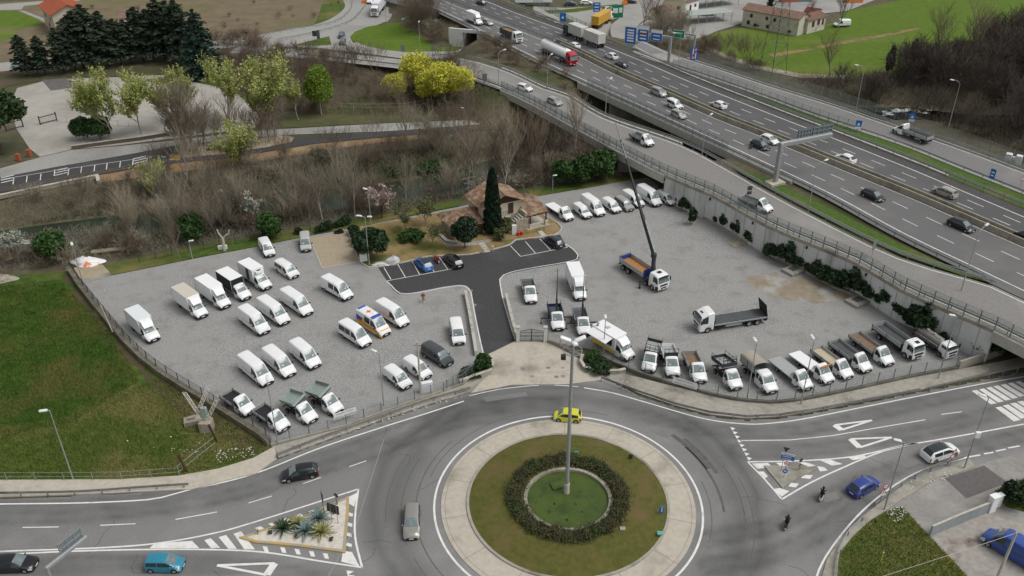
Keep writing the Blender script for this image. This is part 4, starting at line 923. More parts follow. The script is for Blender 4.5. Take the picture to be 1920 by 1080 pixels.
def dropside(root, x0, x1, W, z, h, fm, sm, M=None, head=.9, posts=False, rails=None):
    """load bed: floor and four boards; M lifts a tipping bed"""
    T = M or Matrix.Identity(4); L = x0-x1; cx = (x0+x1)/2
    MB().box((cx,0,z-.03), (L,2*W-.02,.08), T).build('bed_floor', fm, root)
    MB().box((cx,0,z-.14), (L,2*W-.1,.13), T).build('bed_frame', M_CHASSIS, root)
    for s in (1,-1):
        mb = MB().box((cx, s*(W-.02), z+h/2+.012), (L-.06,.045,h), T)
        for zz in (.05, h-.03): mb.box((cx, s*(W+.006), z+zz), (L-.1,.03,.05), T)
        mb.build('side_board', sm, root)
    MB().box((x1+.03,0,z+h/2+.012), (.045,2*W-.1,h), T).build('tailboard', sm, root)
    mb = MB().box((x0-.03,0,z+head/2*.6+.012), (.05,2*W-.1,head*.6), T)
    mb.build('headboard', rails or sm, root)
    if head > .7:
        fr = MB()
        for y in (-W+.1, -W*.33, W*.33, W-.1): fr.box((x0-.03,y,z+head*.75+.02), (.05,.05,head*.5), T)
        fr.box((x0-.03,0,z+head), (.06,2*W-.1,.06), T); fr.build('headboard_frame', M_DARKM if rails is None else rails, root)
    for s in (1,-1):
        pm = MB()
        for x in (x0-.05, cx, x1+.05): pm.box((x, s*(W-.0), z+h/2+.02), (.08,.075,h+.06), T)
        pm.build('bed_posts', M_DARKM if sm is M_ALU else sm, root)

def box_truck(label, body_m=P_BOX, roof_m=None, L=6.6, W=1.08, Hb=3.15, defl=True, group=None, fridge=False, dark=False):
    root = thing('box_truck', label, 'box truck', group=group); h = L/2
    bk, xw = cab(root, h); xr = -h+1.25
    chassis(root, bk, -h+.1, xr); wheels4(root, (xw, xr), .98, .34)
    x0, x1 = bk-.02, -h; cx = (x0+x1)/2; z0 = .88
    MB().rbox((cx,0,(z0+Hb)/2), (x0-x1,2*W,Hb-z0), .03).build('cargo_box', body_m, root)
    MB().box((cx,0,Hb+.005), (x0-x1-.03,2*W-.03,.03)).build('box_roof', roof_m or body_m, root)
    tr = MB()
    for s in (1,-1):
        tr.box((cx, s*(W+.004), z0+.05), (x0-x1,.03,.1)); tr.box((cx, s*(W-.0), Hb-.03), (x0-x1,.025,.05))
        for x in (x0-.02, x1+.02): tr.box((x, s*(W-.01), (z0+Hb)/2), (.06,.06,Hb-z0-.1))
    tr.build('box_trim', M_ALU, root)
    db = MB().box((x1-.02,0,(z0+Hb)/2), (.03,2*W-.12,Hb-z0-.16)); db.box((x1-.03,0,(z0+Hb)/2), (.03,.05,Hb-z0-.2)); db.build('rear_door', roof_m or body_m if not dark else M_TRIM, root)
    if defl:
        d = MB(); y = .86; zz = 2.2
        d.add([(x0-.02,-y,zz),(x0-.02,y,zz),(x0+1.25,y*.86,zz),(x0+1.25,-y*.86,zz),(x0-.02,-y*.96,Hb-.08),(x0-.02,y*.96,Hb-.08),(x0+.55,y*.86,Hb-.2),(x0+.55,-y*.86,Hb-.2),(x0+1.2,y*.78,zz+.1),(x0+1.2,-y*.78,zz+.1)],
              [(3,2,1,0),(4,5,6,7)[::-1][::-1],(7,6,8,9),(9,8,2,3),(1,2,8,6,5)[::1],(0,4,7,9,3)])
        d.build('roof_deflector', P_WHITE, root, 40)
    if fridge:
        MB().rbox((x0+.3,0,2.68), (.5,1.25,.5), .06).build('cooling_unit', P_BOXW, root); MB().box((x0+.3,0,2.945), (.34,.7,.02)).build('cooling_grille', M_TRIM, root)
        MB().box((x0-1.4,-W-.008,(z0+Hb)/2), (.85,.02,Hb-z0-.3)).build('side_door', M_BEDGREY, root)
    return root
def bed_truck(label, L=6.2, fm=M_BEDGREY, sm=M_ALU, h=.42, head=.95, tip=0, crew=False, cat='flatbed truck', W=1.02, name='flatbed_truck', z=.98, group=None, hood=P_WHITE, rails=None, lift=0, extra=None, side=0):
    root = thing(name, label, cat, group=group); hh = L/2
    bk, xw = cab(root, hh, crew=crew, m=hood); xr = -hh+1.15
    chassis(root, bk, -hh+.15, xr); wheels4(root, (xw, xr), .98, .34)
    M = None
    if tip or lift or side:
        M = Matrix.Translation((-hh+.3,0,z+lift)) @ Matrix.Rotation(R(-tip), 4, 'Y') @ Matrix.Rotation(R(side), 4, 'X') @ Matrix.Translation((hh-.3,0,-z))
        a = M @ Vector((bk-1.1,0,z-.2)); MB().tube((bk-1.25,0,.7), a, .09, .06).build('tipping_ram', M_STEEL, root)
    dropside(root, bk-.08, -hh, W, z, h, fm, sm, M, head, rails=rails)
    if extra: extra(root, bk, hh, W, z, M or Matrix.Identity(4))
    return root
def recovery(label, fm, L=6.9, group=None, lightbar=False):
    root = thing('recovery_truck', label, 'recovery truck', group=group); hh = L/2
    bk, xw = cab(root, hh); xr = -hh+1.6
    chassis(root, bk, -hh+.3, xr); wheels4(root, (xw, xr), .98, .34)
    M = Matrix.Translation((0,0,.98)) @ Matrix.Rotation(R(-2.5), 4, 'Y')
    x0, x1 = bk+.1, -hh-.3; cx = (x0+x1)/2
    MB().rbox((cx,0,0), (x0-x1,2.12,.09), .02, M).build('bed_floor', fm, root)
    e = MB()
    for s in (1,-1): e.box((cx, s*1.04, -.02), (x0-x1,.09,.16), M)
    for k in range(5): e.box((x1+(k+.5)*(x0-x1)/5, 0, -.12), (.08,1.9,.12), M)
    e.build('bed_frame', M_ALU, root)
    r = MB()
    for y in (-.85,.85): r.tube((x0-.5,y,.1), (x0-.35,y,.75), .035, M=M)
    r.tube((x0-.35,-.85,.75), (x0-.35,.85,.75), .035, M=M); r.box((x0-.55,0,.2), (.45,.7,.25), M); r.tube((x0-.5,-.4,.35),(x0-.5,.4,.35),.1, M=M)
    r.build('winch_frame', M_STEEL, root)
    if lightbar:
        MB().box((bk+.95,0,2.36), (.18,1.5,.1)).build('light_bar', M_AMBER, root); MB().box((bk+.95,0,2.29), (.1,1.6,.05)).build('light_bar_rail', M_DARKM, root)
    return root

def car(label, L=4.2, W=.88, H=1.48, m=P_BLACK, kind='hatch', name='parked_car', group=None, roof=None, wr=.32, cat='car', lights=None):
    """kind: hatch, mpv, estate, suv, coupe"""
    root = thing(name, label, cat, group=group); h = L/2
    hood = {'hatch': .95, 'mpv': .75, 'estate': 1.05, 'suv': .98, 'city': .72, 'coupe': 1.0}[kind]*L/4.2
    cowl = h-hood; rf = cowl-{'mpv': .85,'city': .7}.get(kind, .78)*L/4.2
    re = {'hatch': -h+.62, 'mpv': -h+.32, 'estate': -h+.42, 'suv': -h+.5, 'city': -h+.38, 'coupe': -h+1.35}[kind]
    belt = .60*H; tail = -h+.08
    tb = {'coupe': .70}.get(kind, .66)
    tab = [(h,.3,.42,.52,W*.74,W*.55),(h-.06,.24,.5,.64,W*.86,W*.66),(h-.22,.2,.60,.47*H+.03,W*.95,W*.74),(h-.5,.2,.66,.53*H+.03,W*.98,W*.79),(cowl,.2,belt,.63*H,W,W*.83),
           (cowl-(cowl-rf)*.5,.2,belt+.02,.83*H,W,W*.79),(rf,.2,belt+.02,.965*H,W,W*.74),(rf-.35,.2,belt+.03,H,W,W*.76),((rf+re)/2-.1,.2,belt+.04,H,W,W*.77),(re,.22,belt+.06,.955*H,W*.985,W*.73),
           ((re+tail)/2,.24,belt+.07,(.955+tb)/2*H+.03,W*.965,W*.74),(tail,.28,.60*H,tb*H,W*.92,W*.74),(-h,.36,.52*H,.60*H,W*.84,W*.68)]
    bp = rf-.42*(rf-re)
    for x in (cowl-.14, re+.02 if kind != 'coupe' else re+.3, bp, bp-.07): tab.append((x, *interp(x, sorted(tab, reverse=True))))
    tab = sorted(tab, reverse=True)
    we = re+.02 if kind != 'coupe' else re+.0
    def parts(x0, x1, i):
        c = (x0+x1)/2
        if i in (7, 8):
            if rf < c < cowl: return 'windscreen'
            if tail < c < re: return 'rear_window'
            if roof and re < c < rf: return 'sunroof'
        if i == 4 and we < c < cowl-.14 and not (bp-.07 < c < bp): return 'side_window'
        if i in (0, 1) and (c > h-.2 or c < -h+.25): return 'bumper'
        if i == 3 and h-.5 < c < h-.03: return 'headlight'
        if i == 3 and c < -h+.16: return 'tail_light'
    wh = (h-.80*L/4.2, -h+.76*L/4.2)
    body(root, tab, wh, wr, m, parts, zf=.2, rr=.1, trim_z=.42, mats={'sunroof': roof or m, **(lights or {})})
    wheels4(root, wh, W, wr, .2); mirrors(root, cowl-.28, W*.96, belt+.06, m, (.14,.16,.12))
    plate(root, h+.012, .38); plate(root, -h-.012, .58)
    return root

def heavy_cab(root, x1, W=1.23, H=2.95, m=P_WHITE, low=P_WHITE, cl=2.2, high=False, z0=.55, deflector=True):
    """forward-control lorry cab with its face at x1"""
    h = x1; bk = h-cl; wz = 1.62
    tab = [(h+.03,z0,1.15,1.35,W*.90,W*.86),(h,z0-.1,wz-.1,wz,W*.97,W*.93),(h-.12,z0-.1,wz,H-.72,W,W*.92),(h-.26,z0-.1,wz+.04,H-.22,W,W*.89),(h-.6,z0-.1,wz+.04,H-.03,W,W*.90),(h-1.2,z0-.05,wz+.04,H+(.25 if high else 0),W,W*.90),(bk+.1,z0,wz+.04,H+(.35 if high else -.02),W,W*.9),(bk,z0,wz+.02,H+(.25 if high else -.12),W*.98,W*.86)]
    dw = (h-.28, h-1.25)
    for x in dw: tab.append((x, *interp(x, sorted(tab, reverse=True))))
    tab = sorted(tab, reverse=True)
    def parts(xa, xb, i):
        c = (xa+xb)/2
        if i in (7, 8) and h-.27 < c < h: return 'windscreen'
        if i == 4 and dw[1] < c < dw[0]: return 'side_window'
        if i in (0, 1, 2) and c > h-.5: return 'bumper'
    body(root, tab, (h-1.35,), .5, m, parts, zf=z0, rr=.14, trim_z=.95, mats={'bumper': low, 'grille': m})
    g_ = MB().box((h+.035,0,1.25), (.05,1.5,.28)); 
    for k in range(3): g_.box((h+.06,0,1.17+k*.08), (.03,1.5,.03))
    g_.build('grille', M_TRIM, root)
    MB().box((h+.04,0,.78), (.05,1.1,.22)).build('lower_grille', M_TRIM, root)
    for s in (1,-1): MB().rbox((h+.0, s*W*.76, .82), (.1,.42,.2), .03).build('headlight', M_LAMP, root)
    mirrors(root, h-.1, W, 2.05, M_TRIM, (.16,.2,.62)); plate(root, h+.07, .58)
    sv = MB().box((h-.06,0,H-.28), (.3,W*1.5,.07)); sv.build('sun_visor', M_TRIM, root)
    return bk, h-1.35
def heavy_chassis(root, x0, x1, axles, wr=.5, W=1.22, singles=()):
    mb = MB()
    for s in (1,-1): mb.box(((x0+x1)/2, s*.43, .92), (x0-x1,.1,.28))
    for k in range(6): mb.box((x0+(x1-x0)*(k+.5)/6, 0, .92), (.1,.86,.2))
    for x in axles: mb.tube((x,-1.0,wr), (x,1.0,wr), .1)
    mb.rbox((x0-1.1, .85, .75), (1.1,.55,.6), .06); mb.rbox((x0-1.1,-.85,.75), (1.1,.55,.6), .06); mb.build('chassis', M_CHASSIS, root)
    for x in axles:
        for s in (1,-1): wheel(root, x, s*(W-.2), wr, .36)
    for s in (1,-1): MB().box((x1-.02, s*.85, .85), (.06,.5,.14)).build('tail_light', M_TAIL, root)
    MB().box((x1-.0,0,.72), (.08,2.3,.14)).build('bumper', M_TRIM, root)

# ------- placing: pixel of the visible front wheel's contact with the ground, heading in degrees
WHITE_VANS = 'white commercial vehicles on the gravel yard'
def put_at(o, px, py, hd, z=0, sc=None):
    p = g(px, py, z); o.location = p; o.rotation_euler = (0, 0, R(hd))
    if sc: o.scale = (sc, sc, sc)
    return o
def park(o, px, py, hd, side=-1, L=None, z=.02, xw=None, W=1.0):
    """px,py = contact of the front wheel on the given side (-1 right)"""
    p = g(px, py, z); a = R(hd); fx = xw; off = Vector((fx*math.cos(a)-side*W*math.sin(a), fx*math.sin(a)+side*W*math.cos(a), 0))
    o.location = p-off; o.location.z = z; o.rotation_euler = (0,0,a); return o
# ------------------------------------------------------------------ the yard's vehicles
def vp(o, L, px, py, hd, W=.98, side=-1, z=.02): return park(o, px, py, hd, side, xw=L/2-.95, W=W, z=z)
H1 = -45.5
vp(box_truck('white box truck with smooth pale box, alone nearest the left boundary wall'), 6.6, 273.7, 643, -46)
vp(box_truck('box truck with beige box roof and white cab, second from the left boundary wall', P_BOXW, P_CREAM, 6.9), 6.9, 365, 598.7, -44)
vp(box_truck('white box truck between the beige roofed and the dark sided box trucks', P_BOXW, None, 6.9), 6.9, 408.7, 580.5, -44)
vp(box_truck('box truck with black sides and white roof', M_TRIM, P_BOXW, 6.7, defl=False, dark=True), 6.7, 447.5, 565, -44)
vp(box_truck('white refrigerated box truck with open side door and cooling unit', P_BOXW, None, 6.4, defl=False, fridge=True), 6.4, 486.5, 545.5, -44)
vp(van('small white high roofed van facing the camera near the river fence', L=4.6, W=.92, H=2.0), 4.6, 494.5, 482, -62)
vp(van('old pale grey van parked beside the sand court', L=4.8, W=.92, H=1.95, m=paint('old_grey', (.42,.43,.42))), 4.8, 563.5, 471, -76)
vp(van('white passenger van with blue tinted windscreen, nearest the sand court', 'minibus', L=4.9, W=.95, H=1.95, win=2, black=False, bump=P_WHITE), 4.9, 538.7, 523.7, H1)
vp(van('white van with one side window and roof bars, alone in mid yard', L=5.9, H=2.45, win=1, roofrack=True), 5.9, 638.7, 564.5, -43)
vp(van('white panel van with curved bonnet, left of the middle row of three', L=5.9, H=2.7), 5.9, 481, 629, H1)
vp(van('long white panel van at the centre of the middle row of three', L=6.3, H=2.6), 6.3, 518.7, 611, H1)
vp(van('long white panel van at the right end of the middle row of three', L=6.3, H=2.6), 6.3, 562.5, 594, H1)
vp(van('long white panel van at the left end of the front row of three', L=6.2, H=2.6), 6.2, 485, 725, H1)
vp(van('white panel van with grey front bumper, middle of the front row of three', L=5.9, H=2.5), 5.9, 527.5, 709, -47)
vp(van('shorter white panel van at the right end of the front row of three', L=5.5, H=2.45), 5.5, 575, 692.5, -48)
vp(van('white minibus with long dark side windows, beside the ambulance', 'minibus', L=5.5, H=2.45, win=2), 5.5, 671, 652.5, -44)
def amb(root, h, W, H, rf):
    M_BL = mat('ambulance_blue', (.03,.06,.40), .3); M_OR = mat('ambulance_orange', (.75,.10,.01), .4); M_YE = mat('ambulance_yellow', (.80,.48,.01), .4)
    MB().rbox((rf-.35,0,H+.04), (.55,1.5,.16), .05).build('front_beacon', M_BL, root)
    MB().rbox((-h+.35,0,H+.03), (.35,1.3,.14), .05).build('rear_beacon', M_BL, root)
    c = MB().box((rf-2.1,0,H+.055), (.75,.2,.01)); c.box((rf-2.1,0,H+.057), (.2,.75,.01)); c.build('red_cross', M_OR, root)
    MB().rbox((rf-1.2,.3,H+.04), (.5,.5,.12), .04).build('roof_vent', P_BOXW, root)
    for s in (1,-1):
        a = MB().box((-.3, s*(W+.006), .80), (h*2-1.0,.02,.5)); a.build('yellow_band', M_YE, root)
        MB().box((-.3, s*(W+.008), 1.08), (h*2-1.2,.02,.2)).build('orange_band', M_OR, root)
        MB().box((h-.62, s*(W+.004), .98), (.62,.02,.14)).build('orange_band', M_OR, root)
        MB().add([(-h+.15,s*(W+.008),1.1),(-h+1.25,s*(W+.008),1.1),(-h+1.75,s*(W*.97+.012),1.75),(-h+.15,s*(W*.95+.012),1.9)], [(0,1,2,3) if s < 0 else (3,2,1,0)]).build('blue_panel', M_BL, root)
        MB().add([(-h+1.25,s*(W+.009),1.1),(-h+1.75,s*(W+.009),1.1),(-h+2.2,s*(W*.98+.013),1.75),(-h+1.75,s*(W*.98+.013),1.75)], [(0,1,2,3) if s < 0 else (3,2,1,0)]).build('yellow_panel', M_YE, root)
    MB().box((h-.5,0,1.21), (.5,1.3,.02), Matrix.Identity(4)).build('bonnet_panel', M_YE, root)
vp(van('ambulance with red, yellow and blue livery and blue beacons', 'ambulance', L=6.0, H=2.6, win=1, black=False, bump=mat('ambulance_yellow', (.80,.48,.01), .4), extra=amb, tz=.78), 6.0, 707.5, 632.5, H1)
vp(van('large white panel van parked on the far side of the ambulance', L=5.9, H=2.55), 5.9, 742.5, 615, H1)
vp(van('white van facing the camera beside the low drive wall', L=5.0, W=.98, H=1.98, black=False, win=2, bump=P_WHITE), 5.0, 847.5, 644, -80)
vp(van('dark grey passenger van by the fence near the gates', L=5.0, W=.96, H=1.97, m=P_GREY, win=2), 5.0, 825, 689, -44)
vp(van('small white van left of the concrete utility pole', L=4.4, W=.92, H=1.85, win=0), 4.4, 746, 731, -48)
vp(van('small white van directly behind the concrete utility pole', L=4.4, W=.92, H=1.85, black=False, bump=P_WHITE), 4.4, 784, 712.5, -46)
vp(bed_truck('small white dropside truck with black bed beside the rusty lattice barriers', 5.2, M_BEDBLACK, M_ALU, .40, .42, name='dropside_truck', cat='dropside truck'), 5.2, 451, 782, -40)
vp(bed_truck('white dropside truck with black bed half behind the lamp post at the corner', 5.4, M_BEDBLACK, M_ALU, .40, .42, name='dropside_truck', cat='dropside truck'), 5.4, 515, 812, -40)
vp(bed_truck('white tipper with raised green bed, left of the pair by the fence banner', 5.4, M_GREENBED, M_GREENBED, .45, .5, tip=16, lift=.7, side=18, name='tipper_truck', cat='tipper truck'), 5.4, 567.5, 796.5, -42)
vp(bed_truck('white tipper with raised green bed directly behind the fence banner', 5.4, M_GREENBED, M_GREENBED, .45, .5, tip=16, lift=.7, side=18, name='tipper_truck', cat='tipper truck'), 5.4, 616, 779.5, -42)
# back row of the right yard
HB = -62
vp(recovery('white flat recovery truck at the left end of the far row, beside the stone house', P_BOXW, 6.9), 6.9, 1055, 415, -60)
vp(van('small white van second from the left in the far row', L=4.4, W=.9, H=1.85), 4.4, 1090, 410.5, HB)
vp(van('large white panel van third from the left in the far row', L=6.0, H=2.55), 6.0, 1114, 406, HB)
vp(van('small white van with roof hatch, left of the silver people carrier', L=4.4, W=.92, H=1.85), 4.4, 1145, 400, HB)
vp(van('silver people carrier with dark side windows in the far row', 'people carrier', L=4.5, W=.9, H=1.8, m=P_SILVER, win=2, black=False, bump=P_SILVER), 4.5, 1169.5, 396.5, HB)
vp(van('white panel van of middle height, behind the crane boom', L=5.3, W=.96, H=2.0), 5.3, 1188.5, 389.5, HB)
vp(van('tall white panel van second from the right in the far row', L=6.0, H=2.6), 6.0, 1220.5, 387.5, HB)
vp(van('small white van at the right end of the far row beside the concrete wall', L=4.6, W=.92, H=1.85), 4.6, 1249.5, 386, HB)
# crane lorry
cr = thing('crane_truck', 'white four axle lorry with blue bed and tall raised black crane', 'crane truck')
hh = 4.9; bk, xw = heavy_cab(cr, hh, H=2.9, low=P_BLACK)
heavy_chassis(cr, bk, -hh, (xw, xw-1.7, -hh+2.4, -hh+1.05))
bx0 = bk-1.3
MB().box(((bx0-hh)/2,0,1.28), (bx0+hh,2.44,.1)).build('bed_floor', M_BEDRUST, cr)
for s in (1,-1):
    mb = MB().box(((bx0-hh)/2, s*1.22, 1.68), (bx0+hh-.1,.06,.72))
    for k in range(6): mb.box((bx0-.1-k*(bx0+hh-.2)/5, s*1.245, 1.68), (.08,.04,.74))
    mb.build('side_board', M_ALU, cr)
P_CB = mat('bed_blue', (.03,.05,.24), .4)
MB().box((-hh+.04,0,1.68), (.06,2.4,.74)).build('tailboard', P_CB, cr)
MB().box((bx0-.04,0,1.88), (.08,2.44,1.2)).build('headboard', P_CB, cr)
rl_ = MB()
for x in (bx0-.04, -hh+.04):
    rl_.tube((x,-1.2,2.62 if x > 0 else 2.2),(x,1.2,2.62 if x > 0 else 2.2),.035)
    for k in range(5): rl_.tube((x,-1.15+k*.575,2.0),(x,-1.15+k*.575,2.6 if x > 0 else 2.2),.025)
rl_.build('bed_rail', P_CB, cr)
MB().box((bk+.95,0,2.97), (.6,.7,.05)).build('roof_hatch', M_TRIM, cr)
cx_ = bk-.6
MB().rbox((cx_,0,1.25), (.9,2.3,.55), .06).build('crane_base', M_DARKM, cr)
col = MB().rbox((cx_,0,3.35), (.5,.55,4.1), .06); col.box((cx_-.05,.32,2.6), (.3,.12,1.6)); col.tube((cx_+.25,-.2,2.0),(cx_+.1,-.2,4.6),.08); col.build('crane_column', M_DARKM, cr)
# boom: five telescoping stages leaning over the bed
A0 = Vector((cx_-.1,0,5.2)); tip = Vector((cx_-11.6,0,23.4)); d_ = (tip-A0).normalized(); q_ = d_.to_track_quat('Z','X')
LB = (tip-A0).length
def bar(a, b_, sx, sy, nm, m_, mb=None):
    L_ = (b_-a); M_ = Matrix.Translation((a+b_)/2) @ L_.to_track_quat('Z','X').to_matrix().to_4x4()
    k = mb or MB(); k.box((0,0,0), (sx,sy,L_.length), M_)
    return k.build(nm, m_, cr) if mb is None else None
for (t0, t1, s_) in ((0,.30,.46),(.16,.42,.38),(.40,.56,.31),(.55,.72,.25),(.71,.86,.19),(.85,1,.13)):
    bar(A0+d_*LB*t0, A0+d_*LB*t1, s_, s_*.85, 'boom_stage', M_DARKM if s_ > .2 else M_STEELD)
perp = q_ @ Vector((1,0,0))
for t in (.30,.42,.56,.72,.86): bar(A0+d_*LB*(t-.006), A0+d_*LB*(t+.006), .55-t*.35, .5-t*.32, 'boom_collar', M_DARKM)
bar(A0+d_*LB*.02+perp*.42, A0+d_*LB*.26+perp*.34, .16, .16, 'lift_ram', M_STEEL)
bar(A0+d_*LB*.28-perp*.32, A0+d_*LB*.55-perp*.24, .12, .12, 'extension_ram', M_STEEL)
MB().rbox((A0.x,0,A0.z), (.75,.7,.8), .08).build('boom_knuckle', M_DARKM, cr)
for s in (1,-1):
    o_ = MB().box((cx_, s*1.8, 1.25), (.22,1.4,.2)); o_.box((cx_, s*2.45, .72), (.16,.16,1.3)); o_.box((cx_, s*2.45, .06), (.4,.4,.06)); o_.build('outrigger', M_DARKM, cr)
cr.rotation_euler = (0,0,R(-58)); park(cr, 1223, 543.5, -58, -1, xw=xw, W=1.05)
# flatbed lorry with raised ramp
fl_ = thing('flatbed_lorry', 'white plant lorry with long dark flatbed and raised rear ramp', 'flatbed lorry')
hh = 5.6; bk, xw = heavy_cab(fl_, hh, W=1.25, H=3.0, high=True)
heavy_chassis(fl_, bk, -hh+1.2, (xw, -hh+3.2, -hh+1.85))
MB().box(((bk-.15-hh)/2+.2,0,1.2), (bk-.15+hh-.4,2.4,.1)).build('bed_floor', M_BEDGREY, fl_)
e_ = MB()
for s in (1,-1):
    e_.box(((bk-hh)/2+.2, s*1.23, 1.2), (bk+hh-.6,.08,.18))
    for k in range(5): e_.box((bk-.6-k*1.7, s*1.26, 1.28), (.12,.1,.22))
    e_.box(((bk-hh)/2+1.2, s*1.1, .75), (2.6,.06,.35))
e_.build('bed_edge', M_ALU, fl_)
MB().box((bk-.2,0,1.6), (.08,2.3,.7)).build('headboard', M_BEDBLACK, fl_)
Mr = Matrix.Translation((-hh+.35,0,1.25)) @ Matrix.Rotation(R(14), 4, 'Y')
rp_ = MB().box((0,0,1.05), (.1,2.3,2.1), Mr)
for y in (-.95,-.3,.3,.95): rp_.box((-.08,y,1.05), (.08,.1,2.1), Mr)
for z_ in (.3,1.0,1.7): rp_.box((-.07,0,z_), (.06,2.2,.08), Mr)
rp_.build('loading_ramp', M_BEDBLACK, fl_)
ub = MB().box((-hh+.5,0,.8), (.5,2.2,.5)); ub.build('ramp_mount', M_CHASSIS, fl_)
MB().box((hh-.85,0,3.06), (.55,.6,.05)).build('roof_hatch', M_TRIM, fl_)
park(fl_, 1326, 624, -165, 1, xw=xw, W=1.1)
# near the gates
def mesh_cage(root, bk, hh, W, z, M):
    c = MB()
    for s in (1,-1):
        for k in range(5): c.box((bk-.1-k*(bk+hh-.2)/4, s*(W-.03), z+.75), (.04,.04,.8), M)
        for zz in (.55,.8,1.1): c.box(((bk-hh)/2, s*(W-.03), z+zz), (bk+hh,.03,.03), M)
    for y in np.linspace(-W+.05, W-.05, 8): c.box((bk-.1,y,z+.8), (.03,.03,.9), M)
    for zz in (.5,.8,1.2): c.box((bk-.1,0,z+zz), (.03,2*W,.04), M)
    c.build('mesh_cage', M_DARKM, root)
def tool(root, bk, hh, W, z, M):
    c = MB().rbox((bk-.45,0,z+.35), (.5,1.9,.6), .05, M); c.build('tool_box', P_BOXW, root)
vp(bed_truck('white dropside truck with wire mesh headboard facing the gates, beside the drive', 5.8, M_BEDGREY, M_ALU, .4, 1.2, name='dropside_truck', cat='dropside truck', extra=tool), 5.8, 983, 567, -84)
vp(box_truck('white box truck facing the camera behind the crane pickups', P_BOXW, None, 6.9, Hb=3.3), 6.9, 1075, 561, -82)
def small_crane(root, bk, hh, W, z, M):
    x = bk-.35
    MB().rbox((x,0,1.0), (.5,1.8,.4), .05).build('crane_base', M_DARKM, root)
    b_ = MB().box((x,0,2.6), (.24,.26,3.0)); b_.box((x-.18,0,3.4), (.14,.16,3.4)); b_.tube((x-.05,0,4.0),(x-.05,0,6.4),.09,.07); b_.tube((x-.05,0,6.4),(x-.05,0,9.2),.06,.04); b_.build('crane_boom', M_DARKM, root)
    for s in (1,-1):
        o = MB().box((x+.1, s*1.55, .95), (.16,1.5,.16)); o.box((x+.1, s*2.25, .5), (.1,.1,.95)); o.box((x+.1, s*2.25, .04), (.3,.3,.05)); o.build('outrigger', M_DARKM, root)
def sc_blue(root, bk, hh, W, z, M):
    small_crane(root, bk, hh, W, z, M); mesh_cage(root, bk, hh, W, z, M)
vp(bed_truck('white pickup crane truck with blue caged bed and spread outriggers, nearer the gates', 5.6, M_BEDGREY, mat('bed_navy', (.025,.04,.13), .4), .5, .6, name='crane_pickup', cat='crane truck', extra=sc_blue), 5.6, 1033, 617, -85)
vp(bed_truck('white pickup crane truck with grey open bed and spread outriggers', 5.9, M_BEDGREY, M_ALU, .55, .6, name='crane_pickup', cat='crane truck', extra=small_crane), 5.9, 1081.5, 627, -85)
# food truck
ft = thing('food_truck', 'white and yellow food truck with raised serving hatch', 'food truck')
hh = 3.3; bk, xw = cab(ft, hh, W=1.0, H=2.3); xr = -hh+1.3
chassis(ft, bk, -hh+.2, xr); wheels4(ft, (xw, xr), 1.0, .34)
x0, x1 = bk+.05, -hh; cx_ = (x0+x1)/2; P_FY = mat('food_yellow', (.72,.50,.01), .4)
MB().rbox((cx_,0,2.05), (x0-x1,2.14,2.0), .05).build('cargo_box', P_BOXW, ft)
MB().box((cx_,0,.72), (x0-x1-.1,2.08,.66)).build('yellow_skirt', P_FY, ft)
MB().rbox((cx_,0,3.08), (x0-x1+.25,2.3,.12), .03).build('box_roof', P_BOXW, ft)
MB().box((cx_-.1,-1.075,2.1), (x0-x1-1.0,.02,1.05)).build('serving_opening', M_GLASS, ft)
MB().box((cx_-.1,-1.16,1.55), (x0-x1-1.0,.22,.05)).build('counter', M_STEEL, ft)
Mh = Matrix.Translation((cx_-.15,-1.09,2.95)) @ Matrix.Rotation(R(12), 4, 'X')
MB().box((0,-.75,0), (x0-x1-.6,1.5,.06), Mh).build('serving_hatch', P_BOXW, ft)
MB().box((cx_+.9,-1.16,1.4), (.2,.05,.7)).build('yellow_panel', P_FY, ft) if False else None
MB().rbox((cx_-.4,.1,3.18), (.6,.6,.12), .04).build('roof_vent', M_KERB, ft); MB().lathe([(.16,0),(.16,.35),(.22,.38),(.22,.5),(0.01,.55)], 12, Matrix.Translation((x1+.6,-.7,3.14))).build('chimney', M_STEEL, ft)
d = MB(); y = .88; zz = 2.2; d.add([(x0-.02,-y,zz),(x0-.02,y,zz),(x0+1.2,y*.86,zz+.02),(x0+1.2,-y*.86,zz+.02),(x0-.02,-y,2.95),(x0-.02,y,2.95),(x0+.5,y*.9,2.8),(x0+.5,-y*.9,2.8)], [(4,5,6,7)[::-1][::-1],(7,6,2,3),(1,2,6,5),(0,4,7,3)]); d.build('roof_deflector', P_WHITE, ft, 40)
park(ft, 1164.5, 676.5, -50, -1, xw=xw, W=.98)
# front row of the right yard
HF = -69
TB = dict(name='tipper_truck', cat='tipper truck')
def cage_head(root, bk, hh, W, z, M):
    c = MB()
    for y in (-W+.06,-W*.35,W*.35,W-.06): c.box((bk-.1,y,z+.95), (.05,.05,.9), M)
    for zz in (1.0,1.4): c.box((bk-.1,0,z+zz), (.05,2*W,.05), M)
    for s in (1,-1):
        c.box(((bk-hh)/2, s*(W-.04), z+.9), (bk+hh,.04,.05), M)
        for k in range(4): c.box((bk-.1-k*(bk+hh-.2)/3, s*(W-.04), z+.65), (.045,.045,.6), M)
    c.build('bed_rail', M_DARKM, root)
P_DKB = mat('bed_dark', (.035,.04,.042), .5)
vp(bed_truck('white tipper with dark railed bed lifted askew, next to the food truck', 5.8, M_ALU, P_DKB, .45, .8, tip=4, lift=.55, side=-6, extra=cage_head, **TB), 5.8, 1203, 692, -106, side=-1)
vp(bed_truck('white tipper with black scooped grille and dark ladder rack behind the cab', 5.7, M_ALU, P_BOXW, .42, 1.35, tip=6, lift=.5, rails=M_DARKM, **TB), 5.7, 1246, 703, -88)
